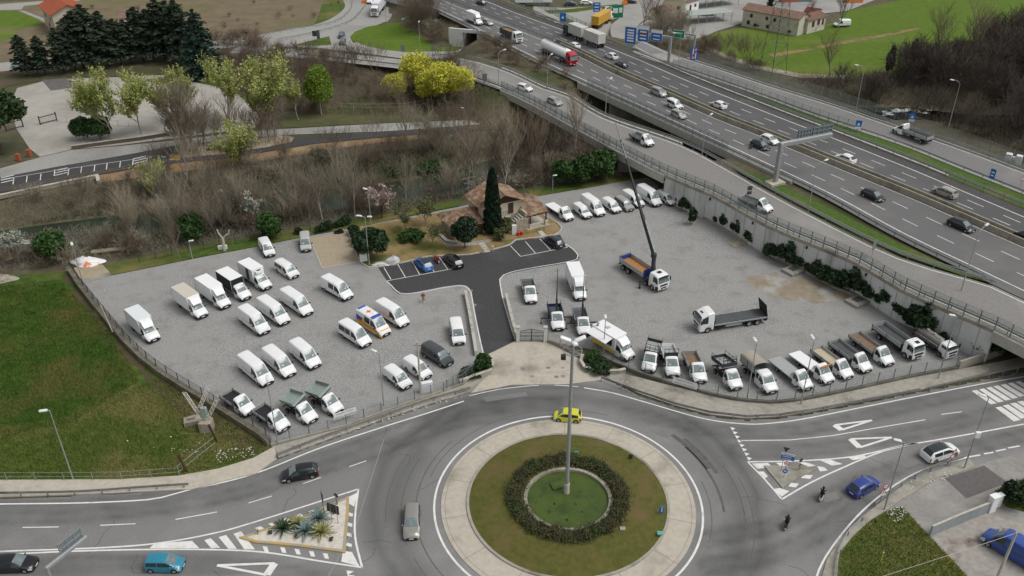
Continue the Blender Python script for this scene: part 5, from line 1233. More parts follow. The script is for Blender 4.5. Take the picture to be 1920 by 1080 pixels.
vp(bed_truck('white dropside truck with wooden sides, parked right of the fence banner', 5.9, M_BEDWOOD, M_ALU, .5, .95, name='dropside_truck', cat='dropside truck'), 5.9, 1296, 715, -84)
vp(bed_truck('white tipper with dark railed bed raised high, near the fence corner', 5.6, M_ALU, P_DKB, .42, .9, tip=12, lift=.8, extra=cage_head, **TB), 5.6, 1362, 729, -74)
def cover(root, bk, hh, W, z, M):
    c = MB(); n_ = 6; x0, x1 = bk-.15, -hh+.05
    for k in range(n_):
        a0, a1 = math.pi*k/n_, math.pi*(k+1)/n_
        c.add([(x0,W*math.cos(a0),z+1.05+.3*math.sin(a0)),(x0,W*math.cos(a1),z+1.05+.3*math.sin(a1)),(x1,W*math.cos(a1),z+1.05+.3*math.sin(a1)),(x1,W*math.cos(a0),z+1.05+.3*math.sin(a0))], [(0,1,2,3)], M)
    c.build('canvas_cover', mat('canvas', (.36,.33,.27), .9, (.30,.28,.23), 2), root, 60)
vp(bed_truck('white crew cab tipper with high grey sides under a canvas cover', 6.6, M_ALU, M_ALU, 1.0, .6, tip=5, lift=.35, crew=True, extra=cover, **TB), 6.6, 1428, 736, -72)
vp(recovery('white recovery truck with grey flat deck', M_ALU, 6.9), 6.9, 1494, 731, -67)
vp(recovery('white recovery truck with white flat deck and light bar', P_BOXW, 6.9, lightbar=True), 6.9, 1535, 719, -65)
vp(bed_truck('white dropside truck with long pale sandy bed', 6.6, M_BEDSAND, M_ALU, .42, .42, name='dropside_truck', cat='dropside truck'), 6.6, 1571, 710.5, -65)
vp(bed_truck('white dropside truck with long dark grey bed and black headboard', 6.9, M_BEDGREY, M_ALU, .42, .42, name='dropside_truck', cat='dropside truck', rails=M_DARKM), 6.9, 1606, 698, -66)
vp(bed_truck('white dropside truck with long brown plywood bed', 7.2, M_BEDWOOD, M_ALU, .42, .9, name='dropside_truck', cat='dropside truck'), 7.2, 1647.5, 685.5, -67)
lt = thing('dropside_lorry', 'white lorry with black radiator face and grey dropside bed', 'lorry')
hh = 3.9; bk, xw = heavy_cab(lt, hh, W=1.15, H=2.75, low=P_BLACK, cl=1.9)
heavy_chassis(lt, bk, -hh, (xw, -hh+1.5), wr=.45, W=1.15)
dropside(lt, bk-.2, -hh, 1.2, 1.2, .62, M_BEDGREY, M_ALU, None, 1.0, rails=M_DARKM)
MB().box((hh-.75,0,2.79), (.5,.6,.05)).build('roof_hatch', M_TRIM, lt)
park(lt, 1695, 671, -67, -1, xw=xw, W=1.0)
tk = thing('tanker_truck', 'small white lorry with a grimy horizontal tank, at the far right of the front row', 'tanker truck')
hh = 3.1; bk, xw = heavy_cab(tk, hh, W=1.0, H=2.3, cl=1.6, z0=.5)
heavy_chassis(tk, bk, -hh, (xw, -hh+1.2), wr=.38, W=1.0)
M_TANK = mat('grimy_tank', (.36,.345,.325), .5, (.25,.24,.22), 1.2, metal=.2)
T_ = Matrix.Translation((0,0,1.6)) @ Matrix.Rotation(R(90), 4, 'Y')
MB().lathe([(0.01,-hh+.1),(.45,-hh+.15),(.62,-hh+.4),(.62,bk-.5),(.45,bk-.25),(0.01,bk-.2)], 20, T_).build('tank', M_TANK, tk, 40)
f_ = MB().box(((bk-hh)/2,0,1.0), (bk+hh-.3,1.7,.14))
for s in (1,-1): f_.tube((bk-.3,s*.75,1.25),(-hh+.3,s*.75,1.25),.13); f_.tube((bk-.4,s*.3,2.2),(-hh+.6,s*.3,2.2),.03)
f_.build('tank_frame', M_STEELD, tk)
h_ = MB()
for x in (-.4,-1.6): h_.lathe([(.25,2.2),(.25,2.32),(.2,2.36),(.01,2.36)], 12, Matrix.Translation((x,0,0)))
h_.build('tank_hatch', M_STEEL, tk); MB().tube((-hh+.1,-.4,1.5),(-hh-.3,-.5,1.1),.07).build('hose', M_TRIM, tk)
park(tk, 1759, 668, -66, -1, xw=xw, W=.9)
# parked cars on the drive
put_at(car('bright blue hatchback parked between the white bay lines', 4.2, .9, 1.5, P_SKY, 'suv', roof=M_GLASS), 794, 500, 122, .04)
put_at(car('black estate car in the bay beside the red motorcycle', 4.7, .93, 1.5, P_BLACK, 'suv'), 850, 494, 120, .04)
put_at(car('dark blue grey car in the last bay near the stone house', 4.3, .9, 1.5, P_NAVY, 'suv'), 1039, 458, 122, .04)
# moving cars on the roundabout roads
RC = 'moving_car'
put_at(car('lime yellow city car on the roundabout behind the tall mast', 3.5, .83, 1.48, P_YELLOW, 'city', RC), 1064, 786, 172, .0)
put_at(car('black hatchback leaving the roundabout along the yard guard rail', 4.25, .88, 1.5, P_BLACK, 'hatch', RC), 563, 893, 196, .0)
put_at(car('bronze grey estate car circling the roundabout', 4.65, .89, 1.55, P_BRONZE, 'estate', RC), 773, 985, -86, .0)
put_at(car('black saloon at the bottom left edge of the photo', 4.6, .9, 1.47, P_BLACK, 'estate', RC), 28, 1064, 2, .0)
put_at(car('teal compact people carrier on the lower left road', 3.85, .86, 1.6, P_TEAL, 'mpv', RC), 311, 1064, -1, .0)
put_at(car('white car with black glass roof on the right hand road', 4.75, .96, 1.62, P_WHITE, 'suv', RC, roof=M_GLASS), 1761, 854, 22, .0)
put_at(car('blue hatchback entering the right hand road behind the two scooters', 4.2, .89, 1.48, P_BLUE, 'hatch', RC), 1617, 918, 33, .0)
bv = put_at(van('large blue van parked beyond the grey wall at the lower right corner', L=6.2, W=1.04, H=2.5, m=P_VANBLUE, bump=P_VANBLUE, black=False), 1897, 1040, 128, .03)
# motorway traffic
def hw(o, px, py, hd, z=HZ, sc=1.0): return put_at(o, px, py, hd, z+.01, sc)
A1, A2 = -60, 120
hw(car('black car in the middle lane of the near carriageway', 4.3, .9, 1.5, P_BLACK, 'suv', RC), 1636, 372, -58)
hw(car('black car with pale bonnet reflection close to the median barrier at right', 4.5, .9, 1.52, P_BLACK, 'hatch', RC), 1801, 428, -58)
hw(car('silver people carrier driving away on the far carriageway', 4.4, .9, 1.6, P_BEIGE, 'mpv', RC), 1770, 366, 121)
hw(car('white hatchback beside the overhead sign gantry on the far carriageway', 4.2, .89, 1.5, P_WHITE, 'hatch', RC), 1584, 302, 122)
hw(car('white hatchback side by side with a dark car', 4.3, .89, 1.5, P_WHITE, 'hatch', RC), 1442, 267, -58)
hw(car('dark car side by side with a white hatchback', 4.3, .89, 1.5, P_NAVY, 'hatch', RC), 1425, 277, -58)
hw(car('white small car alone on the far carriageway in mid picture', 4.0, .87, 1.5, P_WHITE, 'hatch', RC), 1347, 201, 121)
hw(van('white windowed van close to the median barrier', L=4.2, W=.9, H=1.85, win=2, black=False, bump=P_WHITE), 1265, 202, A1)
hw(car('sandy coloured car just below the white windowed van', 3.9, .86, 1.55, P_BEIGE, 'mpv', RC), 1272, 220, A1)
hw(car('silver people carrier ahead of the tanker lorry', 4.6, .9, 1.7, P_SILVER, 'mpv', RC), 1235, 178, A1)
hw(car('dark hatchback behind the white car near the sign gantry', 4.2, .88, 1.48, P_NAVY, 'hatch', RC), 1164, 125, A2)
hw(car('white hatchback ahead of the dark hatchback near the sign gantry', 4.2, .88, 1.5, P_WHITE, 'hatch', RC), 1146, 109, A2)
hw(car('white saloon beside the white container lorry', 4.4, .88, 1.45, P_WHITE, 'hatch', RC), 1076, 89, A2)
hw(car('silver car on the near carriageway beside the white box truck', 4.2, .88, 1.55, P_SILVER, 'suv', RC), 915, 46, -58)
hw(car('grey car at the very top of the near carriageway', 4.2, .88, 1.5, P_SILVER, 'hatch', RC), 804, 5, -56)
hw(car('dark car at the top of the far carriageway', 4.2, .88, 1.5, P_NAVY, 'suv', RC), 902, 8, 122)
hw(car('dark car cut by the right edge of the photo on the far carriageway', 4.2, .88, 1.5, P_BLACK, 'suv', RC), 1921, 448, 121)
hw(box_truck('white box truck on the near motorway carriageway', P_BOXW, None, 6.9, Hb=3.3), 890, 44, -57)
def lorry(label, hh, cabm, low, cat='lorry', name='lorry', cl=2.2, axles=None, high=False, H=3.1):
    t = thing(name, label, cat); bk, xw = heavy_cab(t, hh, W=1.24, H=H, m=cabm, low=low, cl=cl, high=high)
    return t, bk, xw
t, bk, xw = lorry('red cab lorry pulling a white bulk tank on the motorway', 7.6, P_RED, P_RED, high=True, name='tank_lorry', cat='tanker lorry')
heavy_chassis(t, bk, -7.4, (xw, 2.6, -3.2, -4.5, -5.8))
MB().lathe([(0.01,-7.5),(.9,-7.35),(1.2,-6.9),(1.22,4.6),(.9,5.0),(0.01,5.1)], 24, Matrix.Translation((0,0,2.5)) @ Matrix.Rotation(R(90),4,'Y')).build('tank', P_BOXW, t, 40)
MB().box((-2,0,1.25), (9,1.6,.3)).build('tank_cradle', M_STEELD, t); MB().box((-1.2,0,3.74), (10,.5,.05)).build('tank_walkway', M_STEEL, t)
hw(t, 1046, 111, -60)
t, bk, xw = lorry('green nosed white tipper lorry with grey body on the motorway', 4.2, P_WHITE, mat('cab_green', (.03,.20,.05), .4), name='tipper_lorry', cat='tipper lorry')
heavy_chassis(t, bk, -4.2, (xw, xw-1.7, -2.0, -3.3))
b_ = MB().box(((bk-4.4)/2,0,1.35), (bk+4.2,2.4,.15))
for s in (1,-1): b_.box(((bk-4.4)/2, s*1.2, 2.1), (bk+4.2,.08,1.5))
b_.box((-4.25,0,2.1), (.08,2.4,1.5)); b_.box((bk-.2,0,2.2), (.08,2.4,1.7)); b_.build('tipper_body', M_BEDGREY, t)
MB().box(((bk-4.4)/2,0,2.5), (bk+4.0,2.2,.1)).build('load', M_DIRT, t)
hw(t, 959, 76, -58)
t, bk, xw = lorry('blue cab lorry with two white ribbed containers, one on a drawbar trailer', 8.6, P_NAVY, P_BLACK, name='container_lorry', cat='container lorry')
heavy_chassis(t, bk, -8.4, (xw, 2.2, .9, -3.2, -6.6, -7.7))
for (a, b2) in ((6.0,-.4),(-1.6,-8.5)):
    c_ = MB().rbox(((a+b2)/2,0,2.55), (a-b2,2.5,2.6), .05)
    for k in range(9):
        for s in (1,-1): c_.box((b2+(k+.5)*(a-b2)/9, s*1.26, 2.55), (.12,.05,2.4))
    c_.box((b2-.01,0,2.55), (.05,.06,2.4)); c_.build('container', mat('container_white', (.55,.54,.50), .6, (.46,.45,.41), .7), t)
hw(t, 1094, 77, 121)
t, bk, xw = lorry('lorry with a yellow ochre container on the far exit road', 6.5, P_WHITE, P_WHITE, name='container_lorry', cat='container lorry')
heavy_chassis(t, bk, -6.4, (xw, 2.0, -3.2, -4.4, -5.6))
c_ = MB().rbox(((bk-6.6)/2,0,2.55), (bk+6.0,2.5,2.7), .05)
for k in range(10):
    for s in (1,-1): c_.box((-6.3+(k+.5)*(bk+5.8)/10, s*1.26, 2.55), (.12,.05,2.5))
c_.build('container', P_ORANGE, t); put_at(t, 1129, 46, 63, .05)
t, bk, xw = lorry('white lorry with grey trailer queuing on the slip road at the top', 6.5, P_WHITE, P_WHITE, high=True, name='box_lorry')
heavy_chassis(t, bk, -6.4, (xw, 2.0, -3.2, -4.4, -5.6)); MB().rbox(((bk-6.6)/2,0,2.6), (bk+6.0,2.5,2.8), .05).build('cargo_box', P_BOX, t); put_at(t, 709, 24, -93, .05)
t = thing('box_trailer', 'grey box trailer at the top edge beyond the motorway', 'trailer'); heavy_chassis(t, 6, -6.4, (3.5,-3.2,-4.4,-5.6)); MB().rbox((0,0,2.6), (12.8,2.5,2.8), .05).build('cargo_box', P_BOX, t); put_at(t, 1000, 10, 2, .05)
# ramp and side carriageway
hw(bed_truck('white flatbed truck on the ramp above the far van row', 6.0, M_BEDGREY, M_ALU, .4, .42, name='dropside_truck', cat='dropside truck'), 1203, 268, -58)
hw(bed_truck('white recovery pickup carrying a dark load, on the ramp behind the yard wall fence', 6.2, M_BEDGREY, M_ALU, .3, 1.1, name='dropside_truck', cat='dropside truck'), 1416, 390, -50)
hw(car('silver car on the ramp bridge', 4.2, .88, 1.5, P_SILVER, 'suv', RC), 1040, 195, -54)
hw(car('white car at the far end of the ramp bridge', 4.2, .88, 1.5, P_WHITE, 'suv', RC), 984, 169, -44)
hw(bed_truck('white flatbed lorry driving away on the side carriageway', 7.6, M_BEDGREY, M_ALU, .6, .62, name='dropside_truck', cat='dropside truck'), 1709, 259, 119, HZ, 1.12)
# far traffic
put_at(car('dark blue car, upper of two at the far roundabout', 4.2, .88, 1.5, P_NAVY, 'suv', RC), 641, 70, -85, .05)
put_at(car('dark grey car, lower of two at the far roundabout', 4.2, .88, 1.5, P_GREY, 'hatch', RC), 643, 82, -85, .05)
put_at(car('silver car turning below the motorway wall', 4.2, .88, 1.5, P_SILVER, 'estate', RC), 765, 39, 185, .05)
put_at(van('white van behind the queuing lorry at the top', L=5.6, H=2.5), 696, 5, -95, .05)
put_at(car('pale blue car half hidden behind the conifer row', 4.2, .88, 1.5, paint('pale_blue', (.30,.42,.45)), 'estate', RC), 38, 126, 5, .04)
put_at(car('white car on the far yard road behind the motorway', 4.3, .88, 1.5, P_WHITE, 'suv', RC), 1099, 8, 5, .05)
put_at(car('dark car on the far yard road behind the motorway', 4.3, .88, 1.5, P_GREY, 'suv', RC), 1070, 10, 5, .05)
put_at(car('black car beside the orange barrier at the top', 4.6, .9, 1.5, P_BLACK, 'suv', RC), 1182, 6, 2, .05)
put_at(car('silver car ahead of the ochre container lorry', 4.2, .88, 1.5, P_SILVER, 'hatch', RC), 1139, 20, 40, .05)
put_at(car('silver car parked beside the canopy in the industrial yard', 4.2, .88, 1.5, P_SILVER, 'hatch'), 1327, 29, 8, .03)
put_at(van('white van parked at the farmhouse beside the green field', L=5.2, H=2.3), 1577, 50, 190, .03)
# ------------------------------------------------------------------ vegetation
rng = np.random.default_rng(11)
def quads(P, size, up=0.0, asp=1.6, jit=.5, tri=False):
    """random leaf faces at points P"""
    n = len(P); a = rng.normal(size=(n,3)); a[:,2] *= (1-up); a /= np.linalg.norm(a,axis=1,keepdims=True)
    b = rng.normal(size=(n,3)); b -= a*(a*b).sum(1,keepdims=True); b /= np.linalg.norm(b,axis=1,keepdims=True)
    s = (size*(1+jit*(rng.random(n)-.5)*2))[:,None]; u = a*s*asp/2; v = b*s/2
    V = np.stack([P-u, P+v*.9, P+u, P-v*.9], 1).reshape(-1,3)
    return V, np.arange(n*4).reshape(-1,4)
def blades(P, length, wd, up=1.0):
    """thin upright strips from points P"""
    n = len(P); d = rng.normal(size=(n,3)); d[:,2] = np.abs(d[:,2])+up; d /= np.linalg.norm(d,axis=1,keepdims=True)
    b = rng.normal(size=(n,3)); b -= d*(d*b).sum(1,keepdims=True); b /= np.linalg.norm(b,axis=1,keepdims=True)
    L = (length*(.5+rng.random(n)))[:,None]
    V = np.stack([P-b*wd/2, P+b*wd/2, P+d*L+b*wd*.15, P+d*L-b*wd*.15], 1).reshape(-1,3)
    return V, np.arange(n*4).reshape(-1,4)
def prisms(segs):
    """three sided tapered sticks; segs rows p0 p1 r0 r1"""
    A = np.array(segs); p0, p1, r0, r1 = A[:,:3], A[:,3:6], A[:,6:7], A[:,7:8]
    d = p1-p0; d /= np.maximum(np.linalg.norm(d,axis=1,keepdims=True),1e-6)
    x = np.cross(d, np.array([.3,.5,.81])); x /= np.maximum(np.linalg.norm(x,axis=1,keepdims=True),1e-6); y = np.cross(d, x); V = []
    for p, r in ((p0,r0),(p1,r1)):
        for k in range(3):
            a = 2.094*k; V.append(p+(x*math.cos(a)+y*math.sin(a))*r)
    V = np.stack(V,1).reshape(-1,3); n = len(A); o = np.arange(n)[:,None]*6
    F = np.concatenate([o+np.array([[0,1,4,3]]), o+np.array([[1,2,5,4]]), o+np.array([[2,0,3,5]])])
    return V, F
def grow(p, d, L, r, lev, maxlev, out, kids_=(4,5,4,3), spread=.6, lift=.15, rnd=random):
    """recursive limbs: out[level] gets segments"""
    n = 3; q = Vector(p); d = Vector(d).normalized(); pts = [(q.copy(), r)]
    for i in range(n):
        d = (d+Vector((rnd.gauss(0,.10),rnd.gauss(0,.10),rnd.gauss(lift*.4,.06)))).normalized(); nq = q+d*L/n
        r2 = r*(1-.55*(i+1)/n); out[lev].append((*q,*nq,r*(1-.55*i/n),r2)); q = nq; pts.append((q.copy(), r2))
    if lev < maxlev:
        for k in range(kids_[lev]):
            t = .25+.75*(k+rnd.random())/kids_[lev] if lev else .35+.65*(k+rnd.random())/kids_[lev]
            i = min(n-1, int(t*n)); f = t*n-i; a = pts[i][0].lerp(pts[min(n,i+1)][0], f); ra = pts[i][1]*.62
            ax = Vector((rnd.gauss(0,1),rnd.gauss(0,1),rnd.gauss(0,.4))); ax = (ax-d*ax.dot(d)).normalized()
            nd = (d*(1-spread*.55)+ax*spread+Vector((0,0,lift))).normalized()
            grow(a, nd, L*(.52+.2*rnd.random()), max(ra,.018), lev+1, maxlev, out, kids_, spread, lift, rnd)
B_GREY = mat('grey_bark', (.27,.24,.19), .95, (.19,.165,.13), 3, rnd=.2); B_BROWN = mat('brown_twig', (.20,.15,.105), .95, (.145,.11,.08), 2, rnd=.3); B_DARK = mat('dark_twig', (.066,.054,.045), .95, (.10,.08,.066), 2, rnd=.3)
B_PALE = mat('pale_bark', (.42,.39,.33), .9, (.28,.255,.21), 2.5, rnd=.15); B_PURP = mat('bramble_stem', (.145,.11,.085), .95, (.18,.14,.105), 1.5, rnd=.25); B_TAN = mat('tan_twig', (.33,.29,.215), .95, (.24,.205,.15), 2, rnd=.25)
B_TRUNK = mat('dark_bark', (.055,.045,.036), .95, (.085,.07,.055), 4)
L_SPRING = mat('spring_leaf', (.29,.33,.08), .8, (.21,.27,.055), .7, (.36,.37,.13), .25, rnd=.15); L_FRESH = mat('fresh_leaf', (.13,.22,.018), .8, (.19,.27,.035), .6, rnd=.12)
L_WILLOW = mat('willow_leaf', (.50,.48,.045), .8, (.38,.39,.035), .5, (.60,.57,.10), .3, rnd=.08); L_CONIF = mat('conifer_needle', (.018,.034,.023), .9, (.036,.056,.034), .6, (.05,.068,.036), .3, rnd=.2)
L_PINE = mat('pine_needle', (.022,.045,.014), .9, (.04,.07,.02), .8); L_EVER = mat('evergreen_leaf', (.014,.033,.012), .6, (.028,.055,.018), 1.2, rnd=.25); L_LAUREL = mat('laurel_leaf', (.025,.065,.012), .6, (.045,.095,.02), 1.2, rnd=.2)
L_CYP = mat('cypress_leaf', (.008,.022,.010), .9, (.016,.036,.014), 1.5); L_BLOSSOM = mat('pale_blossom', (.42,.34,.31), .8, (.28,.21,.18), 2); L_WBLOS = mat('white_blossom', (.40,.42,.36), .8, (.25,.27,.20), 2)
L_HEDGE = mat('winter_hedge', (.07,.075,.03), .9, (.105,.09,.045), .9, (.055,.08,.024), .45); L_IVY = mat('ivy_leaf', (.012,.022,.010), .7, (.025,.04,.016), 1.2); L_OLIVE = mat('olive_leaf', (.09,.115,.04), .8, (.13,.14,.06), 1, rnd=.2)

def bare_proto(name, h, bark, twig, kids_=(7,6,5,3), spread=.62, lift=.2, seed=1, maxlev=3, stems=1, r=None, leaf=None, nl=0, ls=.25, tw=1.0):
    rnd = random.Random(seed); out = [[] for _ in range(maxlev+1)]
    for k in range(stems):
        a = rnd.random()*6.28; t = .25+.3*rnd.random() if stems > 1 else .04
        grow((.3*math.cos(a)*(stems > 1),.3*math.sin(a)*(stems > 1),-.1), (t*math.cos(a),t*math.sin(a),1), h*(.62 if maxlev > 2 else .7), (r or h*.017)*(1 if stems == 1 else .6), 0, maxlev, out, kids_, spread, lift, rnd)
    lo = out[0]+(out[1] if maxlev > 1 else []); hi = sum(out[2 if maxlev > 1 else 1:], [])
    V, F = prisms(lo); tr = (V, F, bark)
    hi = np.array(hi); hi[:,6:8] = np.maximum(hi[:,6:8]*tw, .016*tw)
    V, F = prisms(hi); cr_ = [('crown', V, F, twig)]
    if leaf:
        i = rng.integers(0, len(hi), nl); t = rng.random((nl,1)); P = hi[i,:3]*(1-t)+hi[i,3:6]*t+rng.normal(size=(nl,3))*.22
        V, F = quads(P, np.full(nl, ls)); cr_.append(('foliage', V, F, leaf))
    return (name, tr, cr_)
def plant(proto, label, cat, loc, rz=0, sc=1.0, group=None):
    """first use builds the meshes, later uses copy the objects"""
    global _PL
    key = id(proto[1][0])
    if key not in _PL:
        t = thing(proto[0], label, cat, (0,0,0), 0, group)
        arrmesh('trunk', proto[1][0], proto[1][1], proto[1][2], t)
        for nm, V, F, m in proto[2]: arrmesh(nm, V, F, m, t)
        _PL[key] = t; _KEEP.append(proto)
    else: t = dup(_PL[key], None, None, label, None)
    if group: t['group'] = group
    elif 'group' in t: del t['group']
    t['label'] = label; t['category'] = cat
    t.name = proto[0]
    t.location = loc; t.rotation_euler = (0,0,rz); t.scale = sc if hasattr(sc,'__len__') else (sc,sc,sc)
    return t
_PL = {}; _KEEP = []
def gz(px, py, z=0): 
    p = g(px, py, z); 
    for _ in range(3): p = g(px, py, hz(p.x, p.y))
    return p
rr_ = random.Random(5)
TALL = [bare_proto('bare_tree', 12, B_GREY, B_BROWN, (8,6,5,3), .55, .25, s) for s in (1,2)] + [bare_proto('bare_tree', 12, B_PALE, B_TAN, (9,6,4,3), .45, .32, 3)]
MULTI = [bare_proto('bare_tree', 8, B_GREY, B_TAN, (6,5,4), .5, .25, s, 3, 3, .09) for s in (4,5)] + [bare_proto('bare_tree', 8, B_BROWN, B_PURP, (6,6,4), .55, .22, 6, 3, 3, .09)]
BUSH = [bare_proto('bare_shrub', 3.2, B_BROWN, b, (7,5,4), .75, .1, s, 2, 7, .05, tw=1.1) for s, b in ((7,B_BROWN),(8,B_PURP),(9,B_TAN))]
DARKB = [bare_proto('bare_shrub', 5, B_DARK, B_DARK, (8,6,5), .65, .15, s, 2, 7, .06, tw=1.3) for s in (10,12)]
# -- leafy crowns
def blob_points(n, cs, rs, shell=.55):
    cs = np.array(cs, float); rs = np.array(rs, float); i = rng.integers(0, len(cs), n)
    d = rng.normal(size=(n,3)); d /= np.linalg.norm(d,axis=1,keepdims=True); k = shell+(1-shell)*rng.random((n,1))
    R_ = rs[i] if rs.ndim == 2 else rs[i][:,None]
    return cs[i]+d*R_*k
def leafy(name, h, trunk_h, rx, rz, leaf, n=2600, size=.3, nb=16, seed=1, bark=B_TRUNK, tr=.16, flat=1.0, low=0.0):
    rnd = random.Random(seed); cs = []; rs = []
    cz = trunk_h+rz
    for k in range(nb):
        a = rnd.random()*6.28; e = math.asin(rnd.uniform(-.85+low,1)); f = .62
        cs.append((rx*f*math.cos(e)*math.cos(a), rx*f*math.cos(e)*math.sin(a), cz+rz*f*math.sin(e))); q = rnd.uniform(.36,.52); rs.append((rx*q,rx*q,rz*q))
    P = blob_points(n, cs, rs, .6); P = P[P[:,2] > .05]
    V, F = quads(P, np.full(len(P), size))
    out = [[] for _ in range(2)]; grow((0,0,-.1), (0,0,1), trunk_h+rz*.9, tr, 0, 1, out, (7,), .8, .2, rnd); tv, tf = prisms(out[0]+out[1])
    return (name, (tv, tf, bark), [('crown', V, F, leaf)])
def conifer(name, h, R0, leaf, seed, tiers=15, n_b=9, trunk0=.2, droop=.18):
    rnd = random.Random(seed); P = []
    for k in range(tiers):
        t = k/(tiers-1); z = h*(trunk0+(1-trunk0)*t*.97); L = R0*(1-t)**.5*rnd.uniform(.6,1.1)+.3
        for b in range(n_b):
            a = rnd.random()*6.28; l = L*rnd.uniform(.65,1.1); m = int(10+l*12)
            for q in range(m):
                s = (q+rnd.random())/m; wv = .22*l*(1-s*.5); P.append((l*s*math.cos(a)+rnd.gauss(0,wv*.6), l*s*math.sin(a)+rnd.gauss(0,wv*.6), z-droop*l*s*s+rnd.gauss(0,.13)))
    P = np.array(P); V, F = quads(P, np.full(len(P), .42), .75, 1.9)
    tv, tf = prisms([(0,0,-.2,0,0,h*.55,h*.017,h*.011),(0,0,h*.55,0,0,h*.97,h*.011,.03)])
    return (name, (tv, tf, B_TRUNK), [('crown', V, F, leaf)])
# near yard and garden
plant(leafy('magnolia_tree', 5.6, 1.3, 2.75, 2.1, L_EVER, 5200, .34, 26, 2, tr=.14), 'round dark evergreen tree beside the lamp post at the sand court', 'tree', gz(701,487))
plant(leafy('evergreen_tree', 5.8, 1.5, 2.35, 2.2, L_EVER, 4200, .34, 20, 3, tr=.13), 'dark evergreen tree on a thin trunk in front of the stone house', 'tree', gz(872,467), .7)
cy_n = 9000; tt = rng.random(cy_n)**.8; aa = rng.random(cy_n)*6.28; rad = 1.62*np.clip(np.minimum(tt*9+.5, 1),0,1)*np.clip(1-tt,0,1)**.48*(.82+.22*rng.random(cy_n)+.08*np.sin(aa*7+tt*40))
P = np.stack([rad*np.cos(aa), rad*np.sin(aa), .5+tt*11.9], 1); V, F = quads(P, np.full(cy_n,.30), -.8, 1.9)
plant(('cypress_tree', (*prisms([(0,0,-.1,0,0,11,.18,.03)]), B_TRUNK), [('crown', V, F, L_CYP)]), 'tall narrow dark cypress in front of the stone house', 'tree', gz(924,438))
plant(leafy('round_shrub', 2, .05, 2.3, .95, L_LAUREL, 2600, .26, 18, 5, tr=.05, low=.5), 'low rounded dark green shrub in the middle of the dry lawn', 'shrub', gz(772,452))
plant(bare_proto('garden_tree', 5.0, B_GREY, B_GREY, (7,6,4), .75, .1, 21, 2, 1, .13, L_OLIVE, 700, .22), 'small spreading tree with sparse green leaves behind the round shrub', 'tree', gz(761,432))
plant(bare_proto('garden_tree', 5.0, B_GREY, B_BROWN, (7,6,5,2), .7, .15, 23, 3, 1, .11, L_OLIVE, 500, .2), 'thin bare tree on the lawn just left of the small annex', 'tree', gz(808,466))
plant(bare_proto('garden_tree', 5.5, B_GREY, B_BROWN, (7,6,5,2), .7, .15, 27, 3, 1, .11, L_OLIVE, 900, .22), 'bushy leafing tree at the back of the lawn behind the annex', 'tree', gz(800,425))
plant(bare_proto('blossom_tree', 6.0, B_TRUNK, B_TRUNK, (8,6,5), .75, .12, 22, 2, 1, .15, L_BLOSSOM, 1900, .22), 'pale pink blossoming tree at the river edge of the garden', 'tree', gz(716,410))
plant(bare_proto('blossom_tree', 6.0, B_GREY, B_GREY, (8,6,5), .75, .12, 24, 2, 2, .12, L_WBLOS, 2200, .24), 'white blossoming tree among bare trees on the near river bank', 'tree', gz(463,420))
plant(bare_proto('blossom_tree', 5.0, B_GREY, B_GREY, (8,6,5), .75, .1, 25, 2, 3, .10, L_WBLOS, 1200, .24), 'white blossoming shrub at the left end of the river bank', 'tree', gz(35,490))
PAL = leafy('garden_shrub', 2.6, .2, 1.25, 1.1, L_OLIVE, 1500, .28, 12, 6, tr=.06)
plant(PAL, 'yellowish green shrub under the cypress beside the path slabs', 'shrub', gz(938,450)); plant(PAL, 'yellowish green shrub against the stone stair of the house', 'shrub', gz(950,437), 1.5, (.8,.8,1.3))
hg = leafy('dark_shrub', 2.4, .1, 1.3, 1.1, L_EVER, 1500, .26, 14, 8, tr=.05, low=.4)
hg2 = leafy('dark_shrub', 3.4, .5, 1.5, 1.5, L_EVER, 1900, .28, 14, 9, tr=.06, low=.2)
thin = leafy('dark_shrub', 3.0, .3, .6, 1.35, L_EVER, 700, .24, 8, 10, tr=.05)
WS = 'dark shrubs below the retaining wall'
for i, (x, y, k, s) in enumerate([(1270,376,2,.8),(1285,382,0,1.1),(1301,384,2,1.3),(1312,398,0,1.2),(1336,414,2,.8),(1360,428,1,.9),(1382,442,1,1.0),(1410,456,0,1.25),(1428,461,0,1.2),(1447,466,0,1.1),(1458,480,2,.7),(1476,480,1,1.25),(1484,496,0,1.1),(1520,515,0,1.0),(1545,530,0,1.2),(1560,538,0,1.25),(1590,548,1,1.35),(1612,556,1,1.4),(1645,572,0,1.2),(1660,578,1,1.35),(1675,584,1,1.2),(1693,592,1,1.15),(1728,606,1,1.5),(1735,612,0,1.2),(1754,620,0,.75),(1774,628,0,.8),(1809,648,0,.9),(1836,662,0,1.3),(1396,450,2,.9),(1418,458,1,.9),(1438,466,2,1.0),(1466,476,1,.8),(1500,502,0,1.1),(1532,522,1,.9),(1570,540,0,1.2),(1580,545,2,1.2),(1602,552,1,1.2),(1628,562,0,1.4),(1684,588,2,1.1),(1708,598,0,1.1),(1718,602,1,1.2),(1744,615,2,1.0),(1324,404,2,1.1),(1347,420,0,.9),(1371,434,2,.9),(1860,668,0,1.6)]):
    q = gz(x, y); plant((hg,hg2,thin)[k], 'dark evergreen shrub in the planter along the retaining wall', 'shrub', (q.x, q.y, .05), i*1.3, s, WS)
BG = 'small dark shrubs along the river fence'
for i, (x, y) in enumerate([(598,437),(607,434),(617,432),(634,427),(642,424),(650,421),(560,440),(500,452)]):
    q = gz(x, y); plant(hg, 'small dark green shrub at the fence between the yard and the river', 'shrub', (q.x,q.y,0), i, .55+.12*(i % 3), BG)
